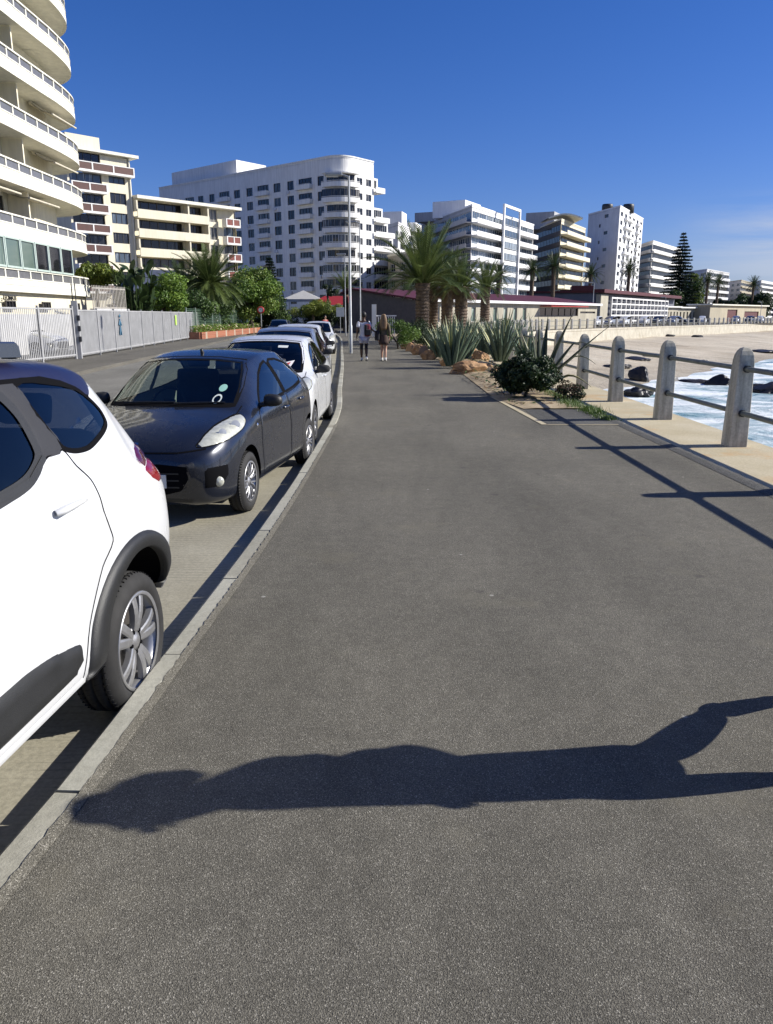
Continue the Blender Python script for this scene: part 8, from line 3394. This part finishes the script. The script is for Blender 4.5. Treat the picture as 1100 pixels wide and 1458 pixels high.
# --- woman with long fair hair beside him
J = stand(0.075)
for k in list(J):
    x, y, z = J[k]
    J[k] = (x * 0.88, y, z * 0.955)
J.update(knr=(-0.07, -0.02, 0.47), anr=(-0.07, 0.1, 0.1), tor=(-0.07, -0.02, 0.03), knl=(0.07, -0.08, 0.48), anl=(0.07, -0.08, 0.085), tol=(0.07, -0.21, 0.035))
p = on(546, 514)
wom, wbody = person('woman with long fair hair in an olive top and short dark skirt walking away', (p.x, p.y, 0), PI - 0.05, J, SKIN_L, 'two walkers')
garment('top', wom, J, [('pe', (0, 0, 0.84), (0.165, 0.125), None), ('w', 'waist', (0.14, 0.11), 'pe'), ('c', 'chest', (0.155, 0.12), 'w'), ('u', (0, 0.01, 1.36), (0.105, 0.09), 'c'),
                        ('sl', 'shl', 0.08, 'u'), ('sr', 'shr', 0.08, 'u'), ('el', 'ell', 0.066, 'sl'), ('er', 'elr', 0.066, 'sr'), ('wl', Vector(J['ell']).lerp(Vector(J['wrl']), 0.8), 0.05, 'el'), ('wr', Vector(J['elr']).lerp(Vector(J['wrr']), 0.8), 0.05, 'er')], CL_OLIVE)
sk = loft([((0, 0, 0.95), 0.15, 0.115), ((0, 0, 0.85), 0.165, 0.13), ((0, 0, 0.72), 0.18, 0.15), ((0, 0, 0.60), 0.19, 0.165), ((0, 0, 0.602), 0.18, 0.155)], 24, 0.03)
sk.build('skirt', CL_BROWN, wom)
shoes(wom, J, CL_SHOE)
m = MB()
m.lathe([(0.0, 0.118), (0.05, 0.112), (0.085, 0.075), (0.094, 0.02), (0.088, -0.05), (0.07, -0.07)], 18, 0, Matrix.Translation((0, 0.015, 1.585)))
vs, fs = [], []
for i in range(9):
    f = i / 8
    z = 1.66 - 0.52 * f
    w = 0.085 + 0.05 * math.sin(PI * f * 0.9)
    d = 0.06 - 0.02 * f
    for k in range(10):
        a = 2 * PI * k / 10
        vs.append((w * math.cos(a), 0.085 + 0.05 * f + d * math.sin(a), z))
    if i:
        for k in range(10):
            fs.append(((i - 1) * 10 + k, (i - 1) * 10 + (k + 1) % 10, i * 10 + (k + 1) % 10, i * 10 + k))
fs.append(list(range(80, 90)))
m.add(vs, fs, 0, True)
m.build('hair', HAIR_L, wom)
hb2 = empty('shoulder_bag', (p.x - 0.24, p.y - 0.02, 0.74), 0.3, 'black shoulder bag hanging at the left side of the fair haired woman', 'bag')
m = MB()
m.box((0, 0, 0.18), (0.14, 0.3, 0.36), bev=0.05)
m.build('bag', CL_BLACK, hb2)
m = MB()
m.tube([(0.0, -0.1, 0.34), (0.04, -0.05, 0.55), (0.08, 0.0, 0.66), (0.05, 0.07, 0.5), (0.0, 0.1, 0.34)], 0.012, 6)
m.build('strap', CL_BLACK, hb2)

# --- person standing beyond the last kerbside cars
J = stand()
q = at(463, 470, 58)
rp_, rb_ = person('person in a red top standing beyond the white cars at the kerb', (q.x, q.y, ROAD_Z), 0.6, J, SKIN_L)
garment('top', rp_, J, [('pe', (0, 0, 0.86), (0.17, 0.13), None), ('w', 'waist', (0.15, 0.115), 'pe'), ('c', 'chest', (0.165, 0.125), 'w'), ('u', (0, 0.01, 1.42), (0.12, 0.10), 'c'), ('sl', 'shl', 0.085, 'u'), ('sr', 'shr', 0.085, 'u'), ('el', 'ell', 0.07, 'sl'), ('er', 'elr', 0.07, 'sr')], mat('red_top', (0.35, 0.03, 0.04), 0.8))
for s in 'lr':
    garment('trouser_leg', rp_, J, [('h', 'hip' + s, 0.11, None), ('k', 'kn' + s, 0.075, 'h'), ('a', 'an' + s, 0.06, 'k')], CL_BLACK)
shoes(rp_, J, CL_BLACK)
m = MB()
m.lathe([(0.0, 0.125), (0.05, 0.118), (0.088, 0.08), (0.098, 0.02), (0.09, -0.05)], 18, 0, Matrix.Translation((0, 0.02, 1.655)))
m.build('hair', HAIR_B, rp_)

# --- walker passing just outside the right edge, who throws the long shadow over the foreground
J = dict(pelvis=(0, 0.03, 0.90), waist=(0, 0.0, 1.03), chest=(0, -0.03, 1.21), upper=(0, -0.03, 1.36), neck=(0, -0.06, 1.435), head=(0, -0.10, 1.64),
         shl=(0.17, -0.02, 1.355), shr=(-0.17, -0.02, 1.355), ell=(0.2, 0.27, 1.15), elr=(-0.18, 0.2, 1.13), wrl=(0.22, 0.04, 0.95), wrr=(-0.22, -0.05, 0.90), pal=(0.21, -0.04, 0.93), par=(-0.21, -0.11, 0.84),
         hipl=(0.085, 0.03, 0.86), hipr=(-0.085, 0.02, 0.86), knr=(-0.085, -0.11, 0.49), anr=(-0.085, -0.08, 0.09), tor=(-0.085, -0.23, 0.035), knl=(0.085, 0.13, 0.47), anl=(0.085, 0.46, 0.25), tol=(0.085, 0.50, 0.10))
wk, wkb = person('walker in loose dark top and long shorts casting the long foreground shadow', (1.78, 2.62, 0), 0.0, J, SKIN_L)
garment('top', wk, J, [('pe', (0, 0.02, 0.82), (0.175, 0.15), None), ('pp', (0, 0.02, 0.92), (0.175, 0.165), 'pe'), ('w', (0, 0.03, 1.05), (0.165, 0.175), 'pp'), ('c', (0, 0.02, 1.22), (0.17, 0.165), 'w'), ('u', (0, -0.03, 1.36), (0.13, 0.1), 'c'), ('nk', (0, -0.045, 1.425), (0.075, 0.068), 'u'),
                       ('sl', 'shl', 0.085, 'u'), ('sr', 'shr', 0.085, 'u'), ('el', Vector(J['shl']).lerp(Vector(J['ell']), 0.97), 0.095, 'sl'), ('er', Vector(J['shr']).lerp(Vector(J['elr']), 0.97), 0.095, 'sr')], mat('slate_top', (0.05, 0.06, 0.08), 0.85, var=0.15))
for s in 'lr':
    garment('legging', wk, J, [('a', Vector(J['hip' + s]).lerp(Vector(J['kn' + s]), 0.5), 0.09, None), ('k', 'kn' + s, 0.075, 'a'), ('c', Vector(J['kn' + s]).lerp(Vector(J['an' + s]), 0.35), 0.072, 'k'), ('n', Vector(J['kn' + s]).lerp(Vector(J['an' + s]), 0.85), 0.05, 'c')], CL_BLACK)
sh = loft([((0, 0.02, 0.98), 0.15, 0.125), ((0, 0.02, 0.85), 0.185, 0.155), ((0, 0.02, 0.68), 0.2, 0.16), ((0, 0.03, 0.52), 0.205, 0.165), ((0, 0.03, 0.523), 0.19, 0.15)], 26, 0.02)
sh.build('shorts', mat('charcoal_shorts', (0.035, 0.035, 0.04), 0.9, var=0.2), wk)
shoes(wk, J, CL_SHOE)
m = MB()
m.lathe([(0.0, 0.125), (0.05, 0.12), (0.092, 0.08), (0.104, 0.02), (0.1, -0.05), (0.07, -0.08)], 18, 0, Matrix.Translation((0, -0.05, 1.60)))
m.tube([(0, 0.0, 1.62), (0, 0.06, 1.59), (0, 0.1, 1.56), (0, 0.12, 1.51), (0, 0.12, 1.48)], [0.06, 0.075, 0.07, 0.045, 0.012], 12)
m.build('hair', HAIR_B, wk)
# ------------------------------------------------------------------ light and sky
SUN_EL = R(31.0)
SUN_DIR = Vector((math.cos(SUN_EL) * 0.9965, math.cos(SUN_EL) * 0.084, math.sin(SUN_EL)))
sd = bpy.data.lights.new('sun', 'SUN')
sd.energy = 5.0
sd.angle = R(0.55)
sd.color = (1.0, 0.955, 0.87)
so = bpy.data.objects.new('sun', sd)
COL.objects.link(so)
so.location = (30, 5, 40)
so.rotation_euler = SUN_DIR.to_track_quat('Z', 'Y').to_euler()

world = bpy.data.worlds.new('World')
scene.world = world
world.use_nodes = True
nt = world.node_tree
nt.nodes.clear()
out = N(nt, 'ShaderNodeOutputWorld')
bg = N(nt, 'ShaderNodeBackground')
sky = N(nt, 'ShaderNodeTexSky')
sky.sky_type = 'NISHITA'
sky.sun_disc = False
sky.sun_elevation = SUN_EL
sky.sun_rotation = math.atan2(SUN_DIR.x, SUN_DIR.y)
sky.altitude = 0
sky.air_density = 1.0
sky.dust_density = 0.3
sky.ozone_density = 3.0
hs = N(nt, 'ShaderNodeHueSaturation')
hs.inputs['Saturation'].default_value = 1.16
hs.inputs['Hue'].default_value = 0.5
tint = mixc(nt, 1.0, sky.outputs[0], (0.9, 0.96, 1.45), 'MULTIPLY')
nt.links.new(tint, hs.inputs['Color'])
# thin high cloud low in the sky to the right
tc = N(nt, 'ShaderNodeTexCoord')
mp = N(nt, 'ShaderNodeMapping')
mp.inputs['Scale'].default_value = (2.2, 2.2, 16.0)
mp.inputs['Rotation'].default_value = (0, R(-6), R(20))
nt.links.new(tc.outputs['Generated'], mp.inputs['Vector'])
cn = noise(nt, 1.6, 7, 0.62, mp.outputs['Vector'], 0.4)
cr = ramp(nt, cn.outputs['Fac'], [(0.4, 0.0), (0.64, 0.7)])
sp = N(nt, 'ShaderNodeSeparateXYZ')
nt.links.new(tc.outputs['Generated'], sp.inputs[0])


def mrange(src, a, b, c, d):
    m = N(nt, 'ShaderNodeMapRange', interpolation_type='SMOOTHSTEP')
    m.inputs['From Min'].default_value = a
    m.inputs['From Max'].default_value = b
    m.inputs['To Min'].default_value = c
    m.inputs['To Max'].default_value = d
    nt.links.new(src, m.inputs['Value'])
    return m.outputs[0]


def mul(a, b):
    m = N(nt, 'ShaderNodeMath', operation='MULTIPLY')
    nt.links.new(a, m.inputs[0])
    nt.links.new(b, m.inputs[1])
    return m.outputs[0]


mask = mul(mrange(sp.outputs['X'], 0.3, 0.46, 0, 1), mul(mrange(sp.outputs['Z'], 0.02, 0.07, 0.25, 1), mrange(sp.outputs['Z'], 0.09, 0.14, 1, 0)))
fac = mul(mask, cr.outputs['Color'])
cm = mixc(nt, fac, hs.outputs['Color'], (7.6, 8.1, 9.2))
nt.links.new(cm, bg.inputs['Color'])
bg.inputs['Strength'].default_value = 0.053
nt.links.new(bg.outputs[0], out.inputs[0])

scene.view_settings.view_transform = 'Standard'
scene.view_settings.look = 'None'
scene.view_settings.exposure = 0.58
scene.view_settings.gamma = 1.0
scene.view_settings.use_curve_mapping = False
scene.cycles.max_bounces = 8
scene.cycles.transparent_max_bounces = 12
